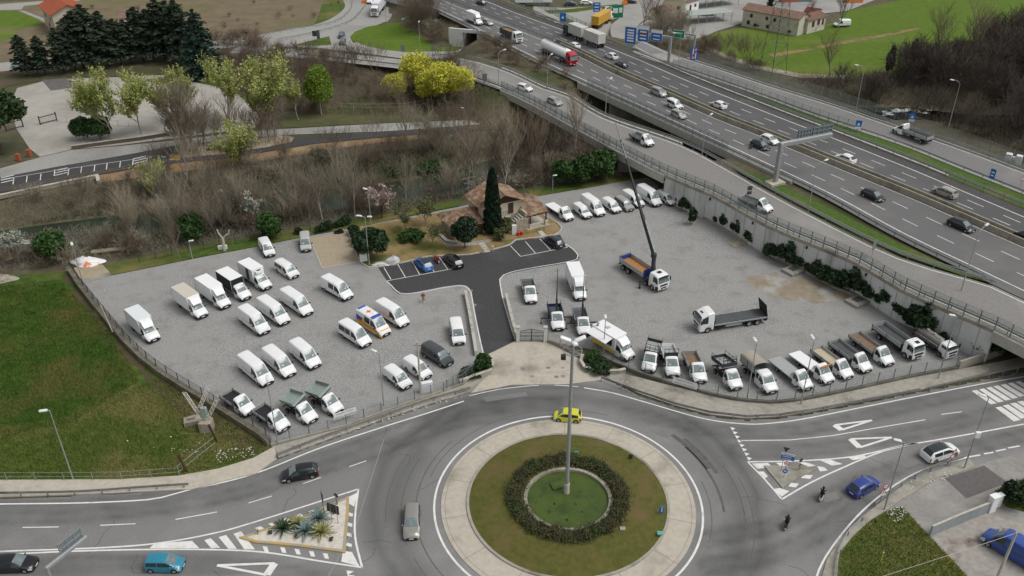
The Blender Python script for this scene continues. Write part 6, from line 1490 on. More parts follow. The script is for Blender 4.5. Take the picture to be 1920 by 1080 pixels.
for i, (x, y, s) in enumerate([(664,442,.8),(668,453,.85),(672,463,.85),(676,474,.8)]):
    q = gz(x, y); plant(hg, 'clipped dark hedge bush along the right side of the sand court', 'hedge', (q.x,q.y,.1), i, s, 'hedge bushes by the sand court')
lau = leafy('laurel_tree', 5, .5, 2.5, 2.3, L_LAUREL, 4000, .34, 22, 12, tr=.1, low=.3)
for i, (x, y, s, lab) in enumerate([(362,452,1.0,'large round green bush beside the bare trees on the near river bank'),(103,490,1.05,'large green bush near the cloth heap by the river'),(508,448,.95,'dark green bush behind the small white van at the river fence'),(1058,348,1.05,'leftmost of three green trees behind the far van row'),(1096,345,1.25,'middle of three green trees behind the far van row'),(1126,338,1.3,'rightmost of three green trees behind the far van row, by the bridge'),(600,330,1.15,'dark evergreen bush on the far river bank'),(158,262,1.0,'green hedge bush left part at the yard court entrance'),(190,262,1.05,'green hedge bush right part at the yard court entrance'),(330,252,.8,'dark evergreen bush under the spring green trees')]):
    plant(lau, lab, 'bush', gz(x, y), i*.9, s)
for i, (x, y, s) in enumerate([(715,338,.7),(742,336,.75),(772,332,.7),(800,330,.8),(830,327,.8),(300,405,.6),(655,345,.7)]): plant(lau, 'dark green bush low on the far river bank', 'bush', gz(x, y), i*1.7, (s*1.3,s*1.3,s*.8), 'green bushes on the far river bank')
for (x, y, s, lab) in ((905,694,.9,'round yellow green bush left of the gate forecourt'),(1112,681,.75,'round yellow green bush right of the gate forecourt')):
    q = g(x, y); plant(leafy('gate_bush', 3, .1, 1.5, 1.35, L_LAUREL, 2600, .24, 16, int(x), tr=.05, low=.3), lab, 'bush', q, 0, s)
cv = leafy('ivy_cover', 1, .02, 1.6, .45, L_EVER, 1800, .24, 14, 31, tr=.03, low=.6)
plant(cv, 'low dark ground cover beside the left gate bush', 'shrub', g(882,706), 0, 1.0); plant(cv, 'low dark ground cover beside the right gate bush', 'shrub', g(1124,694), 1, 1.2)
# roundabout hedge
n = 52000; a = rng.random(n)*6.283; r_ = 5.95+rng.normal(size=n)*.40+.18*np.sin(a*5+1)*np.sin(a*13); P = np.stack([CX+r_*np.cos(a), CY+r_*np.sin(a), .45+rng.random(n)**.7*(.75+.15*np.sin(a*9)+.15*np.sin(a*23+1))], 1)
V, F = quads(P, np.full(n,.13)); hr = arrmesh('round_hedge', V, F, L_HEDGE); tag(hr, 'ring of brownish green hedge around the roundabout pond', 'hedge')
n = 1800; a = rng.random(n)*6.283; r_ = 5.5+rng.random(n)*1.2; P = np.stack([CX+r_*np.cos(a), CY+r_*np.sin(a), np.full(n,.5)], 1); V, F = blades(P, 1.1, .03); st_ = arrmesh('hedge_stems', V, F, B_DARK, hr)
# agaves on the splitter
def agave(px, py, m, s, lab):
    rnd = random.Random(int(px)); V = []; F = []; t = thing('agave', lab, 'plant', g(px, py, .16))
    for k in range(30):
        a = k*2.4; e = R(12+62*(k/30)); L = s*(1.15-.35*k/30); w_ = .13*s; pts = []
        for q in range(5):
            u_ = q/4; rad = L*u_*math.cos(e)*(1+.1*u_); z = .1+L*u_*math.sin(e)-.22*L*u_*u_*(1-k/40); ww = w_*(1-u_)**.6*(.7+.6*u_)
            pts.append(((rad*math.cos(a)-ww*math.sin(a), rad*math.sin(a)+ww*math.cos(a), z+.05*s),(rad*math.cos(a), rad*math.sin(a), z),(rad*math.cos(a)+ww*math.sin(a), rad*math.sin(a)-ww*math.cos(a), z+.05*s)))
        o = len(V)
        for p in pts: V += p
        for q in range(4):
            for c in range(2): F.append((o+q*3+c, o+q*3+c+1, o+q*3+4+c, o+q*3+3+c))
    arrmesh('leaves', np.array(V), np.array(F), m, t)
A_BLUE = mat('agave_blue', (.13,.20,.19), .6, (.19,.26,.24), 3); A_GRN = mat('agave_green', (.035,.065,.035), .6, (.06,.09,.045), 3); A_YEL = mat('agave_yellow', (.42,.38,.16), .6, (.16,.19,.08), 5)
agave(598,974,A_BLUE,1.4,'blue green agave at the back of the triangular island'); agave(573,998,A_BLUE,1.45,'blue green agave at the front middle of the triangular island'); agave(531,993,A_GRN,1.35,'dark green agave at the left of the triangular island')
agave(557,984,A_YEL,1.2,'yellow edged agave behind the dark green agave'); agave(602,1000,A_YEL,1.45,'yellow striped agave at the right front of the triangular island')
for x, y in ((507,1001),(622,1013),(628,962),(556,1008)):
    q = g(x, y, .16); plant(PAL, 'tiny tuft of weed in the white gravel of the triangular island', 'plant', q, x, .2, 'weeds on the triangular island')
# yellow willows and spring trees
def spring(name, h, rx, leaf, n, seed, bark=B_PALE, ls=.34, kids_=(9,6,5,2), spread=.5, lift=.35, r=None):
    return bare_proto(name, h, bark, B_TAN, kids_, spread, lift, seed, 3, 1, r, leaf, n, ls)
wil = [leafy('willow_tree', 11, 1.5, 4.6, 5.0, L_WILLOW, 9000, .32, 46, s, B_GREY, .25) for s in (41,42)]
for i, (x, y, s, lab) in enumerate([(742,186,.62,'leftmost bright yellow willow beside the low road'),(783,174,.98,'tallest bright yellow willow, second from the left'),(806,192,.74,'bright yellow willow in front of the tallest one'),(835,184,.84,'bright yellow willow second from the right'),(866,178,.62,'rightmost and smallest bright yellow willow')]):
    plant(wil[i % 2], lab, 'tree', gz(x, y), i, (s*1.12, s*1.12, s*.92))
sp1 = spring('spring_tree', 13, 4, L_SPRING, 9500, 51, ls=.25, spread=.62, lift=.25); sp2 = spring('spring_tree', 13, 4, L_SPRING, 5200, 52, ls=.24, spread=.62, lift=.25); sp3 = leafy('leafing_tree', 13, 2.2, 3.7, 5.4, L_FRESH, 8000, .27, 34, 53, B_PALE, .2)
for i, (pr_, x, y, s, lab) in enumerate([(sp1,212,264,1.02,'leafing tree with leaning forked trunk above the hedge, leftmost of the yard trees'),(sp1,266,252,.92,'leafing tree with forked trunk in the middle of the yard trees'),(sp2,312,250,.88,'thin leafing tree with dark trunk, right of the yard trees'),(sp1,336,232,.8,'leafing tree beside the dark evergreen bush'),(sp2,517,256,1.30,'tall pale poplar leafing out at the end of the cycle path'),(sp2,490,258,1.25,'tall pale poplar left of its leafing twin'),(sp3,603,216,.95,'fresh green tree standing alone in the brown scrub'),(sp2,430,236,1.05,'slender leafing tree among bare trees'),(sp2,560,226,.7,'small leafing tree between poplar and fresh green tree'),(sp2,470,345,1.0,'thin leafing tree over the soil bank'),(sp2,296,385,.7,'small yellowish leafing tree on the far bank below the parking bays')]):
    plant(pr_, lab, 'tree', gz(x, y), i*1.1, s)
# conifers
con = [conifer('conifer_tree', 15, 3.6, L_CONIF, s) for s in (61,62,63)]
for i, (x, y, h) in enumerate([(51,143,11),(85,141,10.5),(120,137,12),(142,132,14),(157,129,15.5),(176,128,17),(205,125,15),(228,121,12.5),(246,119,12),(270,116,15),(289,113,14),(310,111,16.5),(328,110,16),(345,118,17)]):
    plant(con[i % 3], 'dark cedar with layered branches in the row before the road at upper left', 'tree', gz(x, y), i*2.2, (h/15*1.45,h/15*1.45,h/15), 'row of dark conifers')
plant(conifer('conifer_tree', 18, 6.2, mat('cedar_needle', (.014,.036,.026), .9, (.030,.060,.042), .5), 64, 18, 12, .06), 'largest broad cedar at the right end of the conifer row', 'tree', gz(382,146), 0, 1.0)
pine = leafy('stone_pine', 11, 4.6, 5.2, 2.6, L_PINE, 4200, .5, 22, 71, B_TRUNK, .3)
plant(pine, 'large pine with rounded crown at the left edge', 'tree', gz(6,290), 0, 1.35)
plant(con[1], 'dark conifer beside the long white farmhouse', 'tree', gz(1440,36), 0, (.6,.6,.55))
# bare trees one can tell apart
def bare(px, py, k, s, lab, pr_=TALL): plant(pr_[k], lab, 'tree', gz(px, py), px*.37, s)
for (x, y, k, s, lab) in ((1760,128,0,1.3,'tall bare tree, left of the pair standing over the crop field'),(1822,122,1,1.35,'tall bare tree, right of the pair standing over the crop field'),(1556,146,0,.95,'bare tree alone at the near edge of the crop field'),(244,478,0,.52,'small bare tree behind the stone troughs'),(337,484,0,.6,'pollarded bare tree at the river fence'),(322,430,2,1.0,'pale bare birch on the near river bank, left of the green bush'),(1205,60,1,1.0,'bare brown tree inside the exit loop, left'),(1235,70,0,.95,'bare brown tree inside the exit loop, right'),(1575,52,1,1.0,'dark bare tree beside the farmhouse van'),(1515,42,0,.6,'bare tree behind the farmhouse'),(118,130,0,1.0,'bare tree between the left conifers'),(880,236,0,.8,'dark ivy clad tree at the end of the far lane')):
    bare(x, y, k, s, lab)
# thickets: many bare trees and shrubs
def scatter(poly, n, protos, s0, s1, label, cat, group, seed, zoff=-.05, zr=0):
    rnd = random.Random(seed); xs_ = [p[0] for p in poly]; ys_ = [p[1] for p in poly]; W_ = [g(*p, zr) for p in poly]; k = 0; tries = 0
    wx = [p.x for p in W_]; wy = [p.y for p in W_]; pts = []
    while k < n and tries < n*60:
        tries += 1; x = rnd.uniform(min(wx),max(wx)); y = rnd.uniform(min(wy),max(wy))
        if not inside(np.array([x]), np.array([y]), W_)[0]: continue
        pts.append((x, y)); k += 1
    if not pts: return
    Z = ground_h(np.array([p[0] for p in pts]), np.array([p[1] for p in pts]))
    for (x, y), z in zip(pts, Z):
        if z < -3.6: continue
        dep = y*_c-(z-CAM_H)*_s; X_ = 960+FPX*x/dep; Y_ = 540-FPX*(y*_s+(z-CAM_H)*_c)/dep
        if 690 < X_ < 835 and 345 < Y_ < 432 and rnd.random() < .75: continue
        plant(rnd.choice(protos), label, cat, (x, y, float(z)+zoff), rnd.random()*6.28, rnd.uniform(s0, s1), group)
TR = 'tree'; SH = 'shrub'
scatter([(215,402),(330,385),(480,372),(640,362),(850,345),(860,370),(740,392),(640,408),(480,434),(380,452),(265,475)], 84, TALL[2:]+MULTI, .65, 1.05, 'bare pale tree in the thicket on the near river bank', TR, 'bare trees on the near river bank', 1)
scatter([(0,470),(215,420),(330,400),(640,380),(850,358),(860,372),(740,394),(640,412),(480,440),(380,458),(265,480),(120,498),(0,510)], 46, BUSH, .8, 1.3, 'bare brown shrub on the near river bank', SH, 'shrubs on the near river bank', 2)
scatter([(0,380),(190,345),(340,325),(480,305),(590,288),(700,272),(830,262),(990,240),(1010,262),(940,290),(830,318),(700,330),(560,345),(420,362),(230,395),(0,430)], 80, BUSH+MULTI[2:], .6, 1.25, 'bare brown shrub on the far river bank', SH, 'shrubs on the far river bank', 3)
scatter([(260,330),(480,305),(700,275),(830,262),(850,300),(640,335),(400,360),(280,375)], 26, TALL[2:]+MULTI, .7, 1.1, 'bare tree on the far river bank', TR, 'bare trees on the far river bank', 4)
scatter([(840,300),(985,238),(1060,280),(1130,318),(1000,345),(930,360),(860,352)], 64, MULTI+TALL, .75, 1.25, 'bare grey brown tree in the thicket behind the stone house', TR, 'bare trees behind the stone house', 5)
scatter([(850,310),(985,245),(1140,310),(1160,325),(1000,350),(930,362),(860,362)], 30, BUSH, .9, 1.5, 'bare shrub in the thicket behind the stone house', SH, 'shrubs behind the stone house', 6)
scatter([(345,274),(440,266),(540,258),(548,264),(480,275),(345,292)], 20, TALL+MULTI, .8, 1.2, 'bare tree on the sandy plot beside the cycle path', TR, 'bare trees on the sandy plot', 7)
scatter([(400,120),(470,110),(700,130),(880,160),(930,205),(880,222),(620,215),(500,212),(440,170)], 70, BUSH[:2]+[MULTI[2]], .7, 1.3, 'purplish brown bramble shrub in the scrub field', SH, 'brambles in the scrub field', 8)
scatter([(380,80),(480,82),(560,104),(640,112),(640,118),(560,116),(470,112),(400,118),(370,100)], 24, BUSH[:2], 1.0, 1.7, 'brown shrub beside the upper left road', SH, 'shrubs beside the upper left road', 9)
scatter([(1520,152),(1600,150),(1700,140),(1850,100),(2000,60),(2050,330),(1900,280),(1760,228),(1620,190)], 90, DARKB, .8, 1.5, 'dark leafless shrub in the thicket beyond the far mesh fence', SH, 'shrubs in the dark thicket', 10)
scatter([(1640,150),(1760,125),(1900,70),(2020,60),(2050,250),(1900,235),(1720,200)], 75, DARKB, 1.3, 2.1, 'dark leafless tree in the thicket beyond the far mesh fence', TR, 'trees in the dark thicket', 11)
scatter([(898,72),(960,102),(1040,140),(1085,160),(1060,170),(985,140),(905,106)], 24, BUSH, .7, 1.1, 'brown shrub on the bank between motorway and ramp', SH, 'shrubs between motorway and ramp', 12, -.05, 4)
scatter([(768,32),(800,38),(842,50),(845,92),(800,84),(775,60)], 26, BUSH+[MULTI[2]], 1.0, 1.5, 'brown shrub on the motorway bank beside the portal', SH, 'shrubs on the motorway bank', 13)
scatter([(1290,92),(1330,80),(1370,108),(1450,130),(1440,138),(1340,118)], 18, BUSH+MULTI[2:], .7, 1.2, 'bare shrub beside the crop field and side carriageway', SH, 'shrubs beside the crop field', 14)
scatter([(1195,60),(1250,60),(1300,85),(1290,95),(1240,95)], 18, BUSH+MULTI, .8, 1.3, 'bare shrub inside the exit loop', SH, 'shrubs inside the exit loop', 15)
scatter([(150,10),(500,0),(640,-5),(640,20),(500,60),(420,75),(280,60),(150,40)], 26, BUSH[:2]+BUSH[2:], .3, .7, 'low brown bush in the dry field at the top left', SH, 'bushes in the dry field', 16)
# ivy clad stumps at right
for i, (x, y) in enumerate(((1664,140),(1706,128),(1745,132))): plant(leafy('ivy_tree', 6, .2, .9, 3.2, L_IVY, 900, .4, 9, 80+i, tr=.2), 'dark ivy covered trunk at the edge of the crop field', 'tree', gz(x, y), i, 1.2, 'ivy covered trunks')
# ground litter and weeds nobody could count
def litter(name, poly, n, length, wd, m, up=1.0, lab=None):
    W_ = [g(*p) for p in poly]; wx = [p.x for p in W_]; wy = [p.y for p in W_]
    X = rng.uniform(min(wx),max(wx),n*3); Y = rng.uniform(min(wy),max(wy),n*3); k = inside(X, Y, W_); X = X[k][:n]; Y = Y[k][:n]; Z = ground_h(X, Y)
    k = Z > -3.8; P = np.stack([X[k],Y[k],Z[k]], 1); V, F = blades(P, length, wd, up); o = arrmesh(name, V, F, m); tag(o, lab, None, None, 'stuff'); o['category'] = 'undergrowth'; return o
litter('undergrowth', [(0,375),(340,322),(590,285),(830,258),(985,236),(1170,330),(1000,352),(860,372),(640,412),(265,478),(0,510)], 70000, 1.3, .04, B_GREY, .7, 'brown undergrowth covering both river banks')
litter('undergrowth', [(0,395),(340,335),(590,300),(830,270),(985,250),(1150,330),(1000,350),(860,370),(640,405),(265,470),(0,495)], 50000, .7, .10, mat('bank_green', (.035,.06,.018), .9, (.065,.085,.03), .5), .4, 'dark green ground cover among the river bank trees')
litter('undergrowth', [(400,115),(470,104),(700,124),(890,150),(930,205),(880,222),(620,215),(480,212)], 26000, 1.3, .05, B_PURP, .6, 'brown undergrowth of the scrub field')
litter('undergrowth', [(1480,150),(1700,138),(2000,60),(2080,340),(1900,285),(1760,232),(1620,195)], 34000, 2.2, .06, B_DARK, .7, 'dark undergrowth beyond the far mesh fence')
litter('rough_grass', [(0,805),(120,785),(262,720),(300,712),(440,798),(505,842),(475,860),(337,892),(0,900)], 45000, .32, .11, mat('grass_blade', (.078,.12,.014), .9, (.14,.165,.034), .7, (.25,.21,.085), .07, .45, .64), .5, 'rough grass of the left field')
litter('rough_grass', [(0,535),(118,532),(205,622),(262,716),(135,792),(0,822)], 60000, .32, .12, mat('grass_blade4', (.04,.092,.008), .9, (.095,.15,.02), .5, (.16,.14,.04), .10, .48, .66), .5, 'long dark grass of the left field')
litter('rough_grass', [(1572,1085),(1575,1040),(1600,1008),(1632,978),(1690,952),(1740,1005),(1815,1085)], 20000, .35, .09, mat('grass_blade2', (.058,.12,.012), .9, (.095,.15,.022), .5), .5, 'rough grass of the lower right corner')
litter('rough_grass', [(1868,922),(1925,898),(1990,880),(1990,1000),(1920,958)], 9000, .5, .06, mat('grass_blade3', (.035,.065,.01), .9, (.07,.08,.018), .4), .6, 'tangled grass of the lower right bank')
# ------------------------------------------------------------------ roundabout centre
sheet_w = MB(); sheet_w.sheet([(CX+4.6*math.cos(a), CY-.2+4.6*math.sin(a), .42) for a in np.linspace(0, 2*math.pi, 65)[:-1]]); struct('pond_water', sheet_w, M_POND)
rg = MB().lathe([(4.55,.0),(4.55,.72),(4.95,.72),(4.95,.3)], 72, c=(CX,CY-.2,0)); po = thing('pond_ring', 'round grey stone rim of the green pond on the roundabout', 'pond wall', (0,0,0))
rg.build('rim_wall', M_CONC2, po)
jm = MB()
for k in range(28):
    a = k*2*math.pi/28; jm.box((CX+4.75*math.cos(a), CY-.2+4.75*math.sin(a), .71), (.42,.04,.03), None, a)
jm.build('rim_joint', mat('joint', (.2,.18,.15), .9), po)
mast_p = g(1062,929); mast = thing('light_mast', 'tall grey mast with white floodlight arms in the roundabout pond', 'light mast', (mast_p.x, mast_p.y, .3))
MB().tube((0,0,1.5),(0,0,20.7),.24,.15,16).build('pole', M_STEEL, mast, 40); MB().tube((0,0,-.2),(0,0,1.55),.33,.32,16).build('pole_base', M_KERB, mast, 40)
for a, L in ((R(12),1.0),(R(172),1.0),(R(-80),.8)):
    d = Vector((math.cos(a), math.sin(a), .35)); hb = MB(); M_ = Matrix.Translation(Vector((0,0,20.75))+d*L*.75) @ d.to_track_quat('X','Z').to_matrix().to_4x4(); hb.rbox((0,0,0), (1.15,.5,.24), .08, M_); hb.build('floodlight', P_BOXW, mast, 40)
rim = MB(); rim.lathe([(.95,19.6),(1.0,19.6),(1.0,19.66),(.95,19.66)], 20)
for k in range(5): rim.tube((.2*math.cos(k*1.257),.2*math.sin(k*1.257),19.6),(.97*math.cos(k*1.257),.97*math.sin(k*1.257),19.63),.025,n=5)
rim.build('service_ring', M_STEEL, mast); MB().rbox((-.95,-.5,19.2), (.5,.45,.5), .06).build('projector', M_DARKM, mast)
bx = thing('pump_box', 'flat green hatch box floating in the pond', 'hatch', (CX-1.1,CY+1.9,.45)); MB().rbox((0,0,.08), (1.4,1.1,.2), .04).build('lid', M_POND, bx, None); bx.rotation_euler = (0,0,.35)
for i, (x, y, s) in enumerate([(1037,912,.5),(1015,930,.3),(1040,945,.45),(1080,945,.4),(1110,930,.3),(1030,960,.35),(1063,975,.5),(1092,960,.4),(1050,898,.3),(1115,952,.25),(1088,922,.3),(1005,942,.25),(1075,905,.35)]):
    q = g(x, y, .42); plant(PAL, 'small dark water weed poking out of the pond', 'plant', (q.x,q.y,.36), x, s*.22, 'water weeds in the pond')
for px, py, hh, lab, cm in ((1240,962,.9,'blue and white arrow sign on the roundabout lawn',mat('sign_blue', (.02,.14,.45), .4)),(1182,860,.6,'dark floodlight box at the edge of the roundabout lawn',M_DARKM),(1080,853,.5,'turquoise board on the hedge behind the mast',mat('turquoise', (.10,.36,.28), .5)),(1237,1001,.15,'turquoise lid on the roundabout lawn',mat('turquoise', (.1,.36,.28), .5)),(1167,993,.2,'grey manhole lid below the hedge',M_CONC2)):
    t = thing('ground_sign' if hh > .7 else 'small_box', lab, 'sign' if hh > .7 else 'box', g(px,py,.45)); MB().rbox((0,0,hh/2+.05), (.5 if hh > .3 else .6,.12 if hh > .3 else .5,hh), .03).build('panel', cm, t)
    if hh > .7: MB().box((0,.01,.0), (.08,.08,.4)).build('post', M_STEEL, t); MB().box((0,-.07,.55), (.1,.02,.6)).build('arrow', M_WHITE, t)
# ------------------------------------------------------------------ lamp posts, poles
def lamp(label, px, py, h, arm, aim, z=0.0, style='flat', m=None, r=.09):
    p = gz(px, py) if z == 0 else g(px, py, z)
    if z == 0: p.z = max(p.z, 0)
    t = thing('lamp_post', label, 'lamp post', p); a = R(aim); m = m or M_STEEL
    MB().tube((0,0,-.1),(0,0,h),r,r*.55,10).build('pole', m, t, 40)
    dx, dy = math.cos(a), math.sin(a)
    if style == 'curve':
        pts = [(dx*arm*(1-math.cos(k*.26)), dy*arm*(1-math.cos(k*.26)), h+arm*.6*math.sin(k*.26)) for k in range(7)]; MB().path(pts, .05, 6).build('arm', m, t); e = Vector(pts[-1])
    else:
        e = Vector((dx*arm, dy*arm, h+.15)); MB().tube((0,0,h-.05), e, .05, .04, 6).build('arm', m, t)
    M_ = Matrix.Translation(e) @ Matrix.Rotation(a, 4, 'Z') @ Matrix.Rotation(R(-8), 4, 'Y')
    MB().rbox((.3,0,.02), (.85,.36,.16), .06, M_).build('lamp_head', mat('lamp_cover', (.62,.64,.63), .35), t, 40); return t
lamp('tall grey lamp post on the left grass field by the approach road', 138, 901, 10.2, .3, 205)
lamp('grey lamp post with white head beside the lower right guard rail', 1657, 958, 9.8, .4, 170)
lamp('grey lamp post by the white glass roofed car, with a white box on its pole', 1807, 880, 10.5, .4, 160)
lamp('lamp post in front of the grey deck recovery truck', 1501, 760, 10.0, .3, 100)
lamp('lamp post in front of the small tanker at the right yard fence', 1758, 712, 10.0, .35, 175)
lamp('lamp post in front of the crew cab tipper', 1400, 752, 9.0, .3, 100)
lamp('thin lamp post at the front corner of the left yard', 522, 835, 9.5, .3, 100)
lamp('thin lamp post behind the front fence of the left yard', 720, 762, 8.2, .5, 150)
lamp('thin lamp post beside the small cloth heap at the left yard corner', 160, 545, 7.8, .3, 120)
lamp('short white garden lamp beside the far van row', 1036, 358, 3.0, .1, 0, style='flat')
lamp('thin pole lamp beside the food truck hatch', 1131, 668, 6.0, .2, 90)
lamp('small lamp at the river fence in the left yard', 361, 486, 3.2, .1, 0)
lamp('lamp post at the end of the far lane beside the bridge', 872, 240, 4.5, .2, 180)
tw = lamp('tall lamp post with two white heads at the sand court', 693, 500, 9.0, .6, 175); MB().rbox((.75,0,9.1), (.8,.34,.16), .06).build('lamp_head', mat('lamp_cover', (1,1,1)), tw, 40); MB().rbox((-1.2,.2,9.15), (.6,.34,.16), .06).build('lamp_head', mat('lamp_cover', (1,1,1)), tw, 40)
lamp('second lamp post behind the garden tree at the sand court', 696, 424, 7.0, .2, 170)
for i, (x, y, h, ar, aim, z, lab) in enumerate([(1026,168,7,1.6,60,5,'curved lamp post on the ramp near its bridge start'),(1135,218,7,1.6,60,5,'curved lamp post on the ramp above the river'),(1515,397,8,1.8,30,5,'curved lamp post on the grass wedge between ramp and motorway'),(1802,545,9,1.8,40,5,'curved lamp post where the grass wedge ends'),(1605,205,9,1.6,180,5,'curved lamp post on the side carriageway, left of the pair by the thicket'),(1779,236,9,1.6,180,5,'curved lamp post on the side carriageway, right of the pair by the thicket'),(935,156,7,1.4,30,5,'curved lamp post at the far end of the ramp'),(1316,292,7,1.6,50,5,'curved lamp post on the ramp above the retaining wall'),(788,96,8,.4,90,0,'lamp post in the green loop at the top'),(725,50,7,.4,90,0,'lamp post at the left side of the green loop'),(1272,120,7,1.5,180,5,'curved lamp post behind the blue sign gantry')]):
    lamp(lab, x, y, h, ar, aim, z, 'curve' if ar > 1 else 'flat')
bxp = thing('junction_box', 'white box mounted on the lamp post by the white glass roofed car', 'box', g(1808,879)+Vector((-.02,-.25,5.4))); MB().rbox((0,0,0), (.6,.35,.8), .05).build('box_shell', P_BOXW, bxp)
up_ = thing('utility_pole', 'round concrete utility pole at the front fence of the left yard', 'utility pole', g(789,738)); MB().tube((0,0,-.2),(0,0,8.2),.17,.11,10).build('pole', M_KERB, up_, 40); MB().box((0,0,7.7), (.9,.08,.1)).build('crossarm', M_STEELD, up_)
up2 = thing('utility_pole', 'leaning concrete pole at the lower right corner in front of the blue van', 'utility pole', g(1868,1087)); MB().tube((0,0,-.2),(.5,.5,6.2),.17,.11,10).build('pole', M_KERB, up2, 40); pt_ = g(1868,1087)+Vector((.5,.5,6.1))
def cable(label, pts, r=.03, m=None):
    o = Vector(pts[0]); t = MB(); t.path([Vector(p)-o for p in pts], r, 5); c = t.build('overhead_cable', m or M_KERB, None, None, o); tag(c, label, 'cable'); return c
def sag(a, b_, s, n=10): return [Vector(a).lerp(Vector(b_), k/n)-Vector((0,0,s*4*(k/n)*(1-k/n))) for k in range(n+1)]
e2 = g(1645,1082,5.0); d2 = (e2-pt_); cable('pale overhead cable crossing the lower right corner', sag(pt_, pt_+d2*1.7, .15), .025)
# electric pylon
pb = [g(1424,133,0), g(1447,141,0), g(1470,139,0), g(1450,129,0)]; pc_ = sum(pb, Vector())/4; py_ = thing('pylon', 'tall steel lattice pylon beside the crop field', 'pylon', pc_)
pm_ = MB(); hwid = 2.6
def pz(z): return hwid*(1-z/30)+.45*(z/30)
lv = [0,4,7.5,10.5,13,15.5,17.8,20,22,24,26,28,30]
cs4 = ((1,1),(1,-1),(-1,-1),(-1,1))
for z0, z1 in zip(lv[:-1], lv[1:]):
    for k in range(4):
        a, b_ = cs4[k], cs4[(k+1)%4]; w0, w1 = pz(z0), pz(z1)
        pm_.tube((a[0]*w0,a[1]*w0,z0),(a[0]*w1,a[1]*w1,z1),.07,n=4); pm_.tube((a[0]*w0,a[1]*w0,z0),(b_[0]*w1,b_[1]*w1,z1),.035,n=4); pm_.tube((b_[0]*w0,b_[1]*w0,z0),(a[0]*w1,a[1]*w1,z1),.035,n=4); pm_.tube((a[0]*w1,a[1]*w1,z1),(b_[0]*w1,b_[1]*w1,z1),.035,n=4)
pm_.build('lattice', mat('pylon_steel', (.09,.10,.08), .7), py_); py_.rotation_euler = (0,0,.5)
ar = MB()
for z in (20,24,28): ar.tube((-4,0,z),(4,0,z),.06,n=4); ar.tube((-4,0,z),(0,0,z+1.2),.05,n=4); ar.tube((4,0,z),(0,0,z+1.2),.05,n=4)
ar.build('crossarm', M_STEELD, py_)
# ------------------------------------------------------------------ writing
def text(s, size, m, parent, M, name='lettering'):
    cu = bpy.data.curves.new(name, 'FONT'); cu.body = s; cu.size = size; cu.align_x = 'CENTER'; cu.align_y = 'CENTER'; cu.extrude = .003
    o = bpy.data.objects.new(name, cu); C.objects.link(o); me = bpy.data.meshes.new_from_object(o); bpy.data.objects.remove(o); bpy.data.curves.remove(cu)
    me.materials.clear(); me.materials.append(m); r = bpy.data.objects.new(name, me); C.objects.link(r); r.parent = parent; r.matrix_local = M; return r
M_BLK = mat('lettering_black', (.03,.03,.035), .6); M_WHT = mat('lettering_white', (.75,.75,.75), .5); M_SBLUE = mat('sign_blue', (.02,.14,.45), .4); M_SGRN = mat('sign_green', (.01,.22,.11), .4); M_SRED = mat('sign_red', (.5,.03,.03), .4); M_SBACK = mat('sign_back', (.06,.065,.065), .6)
def banner(label, a, b_, z0, h, l1, l2):
    A, B = g(*a), g(*b_); u = (B-A); W_ = u.length; t = thing('fence_banner', label, 'banner', A.lerp(B,.5)+Vector((0,0,z0)), math.atan2(u.y,u.x)); t.location += Vector((u.y,-u.x,0)).normalized()*.08
    MB().box((0,0,h/2), (W_,.02,h)).build('banner_sheet', P_BOXW, t)
    F_ = Matrix.Rotation(R(90), 4, 'X')
    text(l1, h*.25, M_BLK, t, Matrix.Translation((0,-.014,h*.74)) @ F_); text(l2, h*.29, M_BLK, t, Matrix.Translation((0,-.014,h*.22)) @ F_); return t
banner('white banner with black lettering on the left yard fence', (627,796), (669,782), .75, .95, 'FURGONI E CAMION', 'VEICOLI  OCCASIONI')
banner('white banner with black lettering on the right yard fence', (1260,728), (1305,741), .95, 1.0, 'FURGONI E CAMION', 'VEICOLI  OCCASIONI')
def sign(label, px, py, poles, panels, rz, z=0, cat='road sign', name='road_sign'):
    """poles: (x, height); panels: (shape, x, z, w, h, face material, back?)"""
    t = thing(name, label, cat, g(px,py,z), R(rz))
    for x, h in poles: MB().tube((x,0,-.05),(x,0,h),.035,n=8).build('post', M_STEELD, t)
    for i, (sh, x, zz, w_, h, m, det) in enumerate(panels):
        mb = MB(); y = -.05-.004*i
        if sh == 'box': mb.box((x,y,zz), (w_,.03,h))
        else:
            n_ = 3 if sh in ('tri','yield') else 20; a0 = {'tri': 90,'yield': -90}.get(sh, 0); mb.prism([(x+w_/2*math.cos(R(a0+k*360/n_)), w_/2*math.sin(R(a0+k*360/n_))) for k in range(n_)], 0, .03, Matrix.Translation((0,y+.02,zz)) @ Matrix.Rotation(R(90),4,'X'))
        mb.build('panel', m, t)
        if det:
            for (sh2, dx, dz, w2, h2, m2) in det:
                d_ = MB()
                if sh2 == 'box': d_.box((x+dx,y-.02,zz+dz), (w2,.02,h2))
                elif sh2 == 'slash': d_.box((0,0,0), (w2,.02,h2), Matrix.Translation((x+dx,y-.024,zz+dz)) @ Matrix.Rotation(R(32),4,'Y'))
                else:
                    n_ = 3 if sh2 == 'tri' else 20; d_.prism([(w2/2*math.cos(R(90+k*360/n_)), w2/2*math.sin(R(90+k*360/n_))) for k in range(n_)], 0, .012, Matrix.Translation((x+dx,y-.012,zz+dz)) @ Matrix.Rotation(R(90),4,'X'))
                d_.build('symbol', m2, t)
    return t
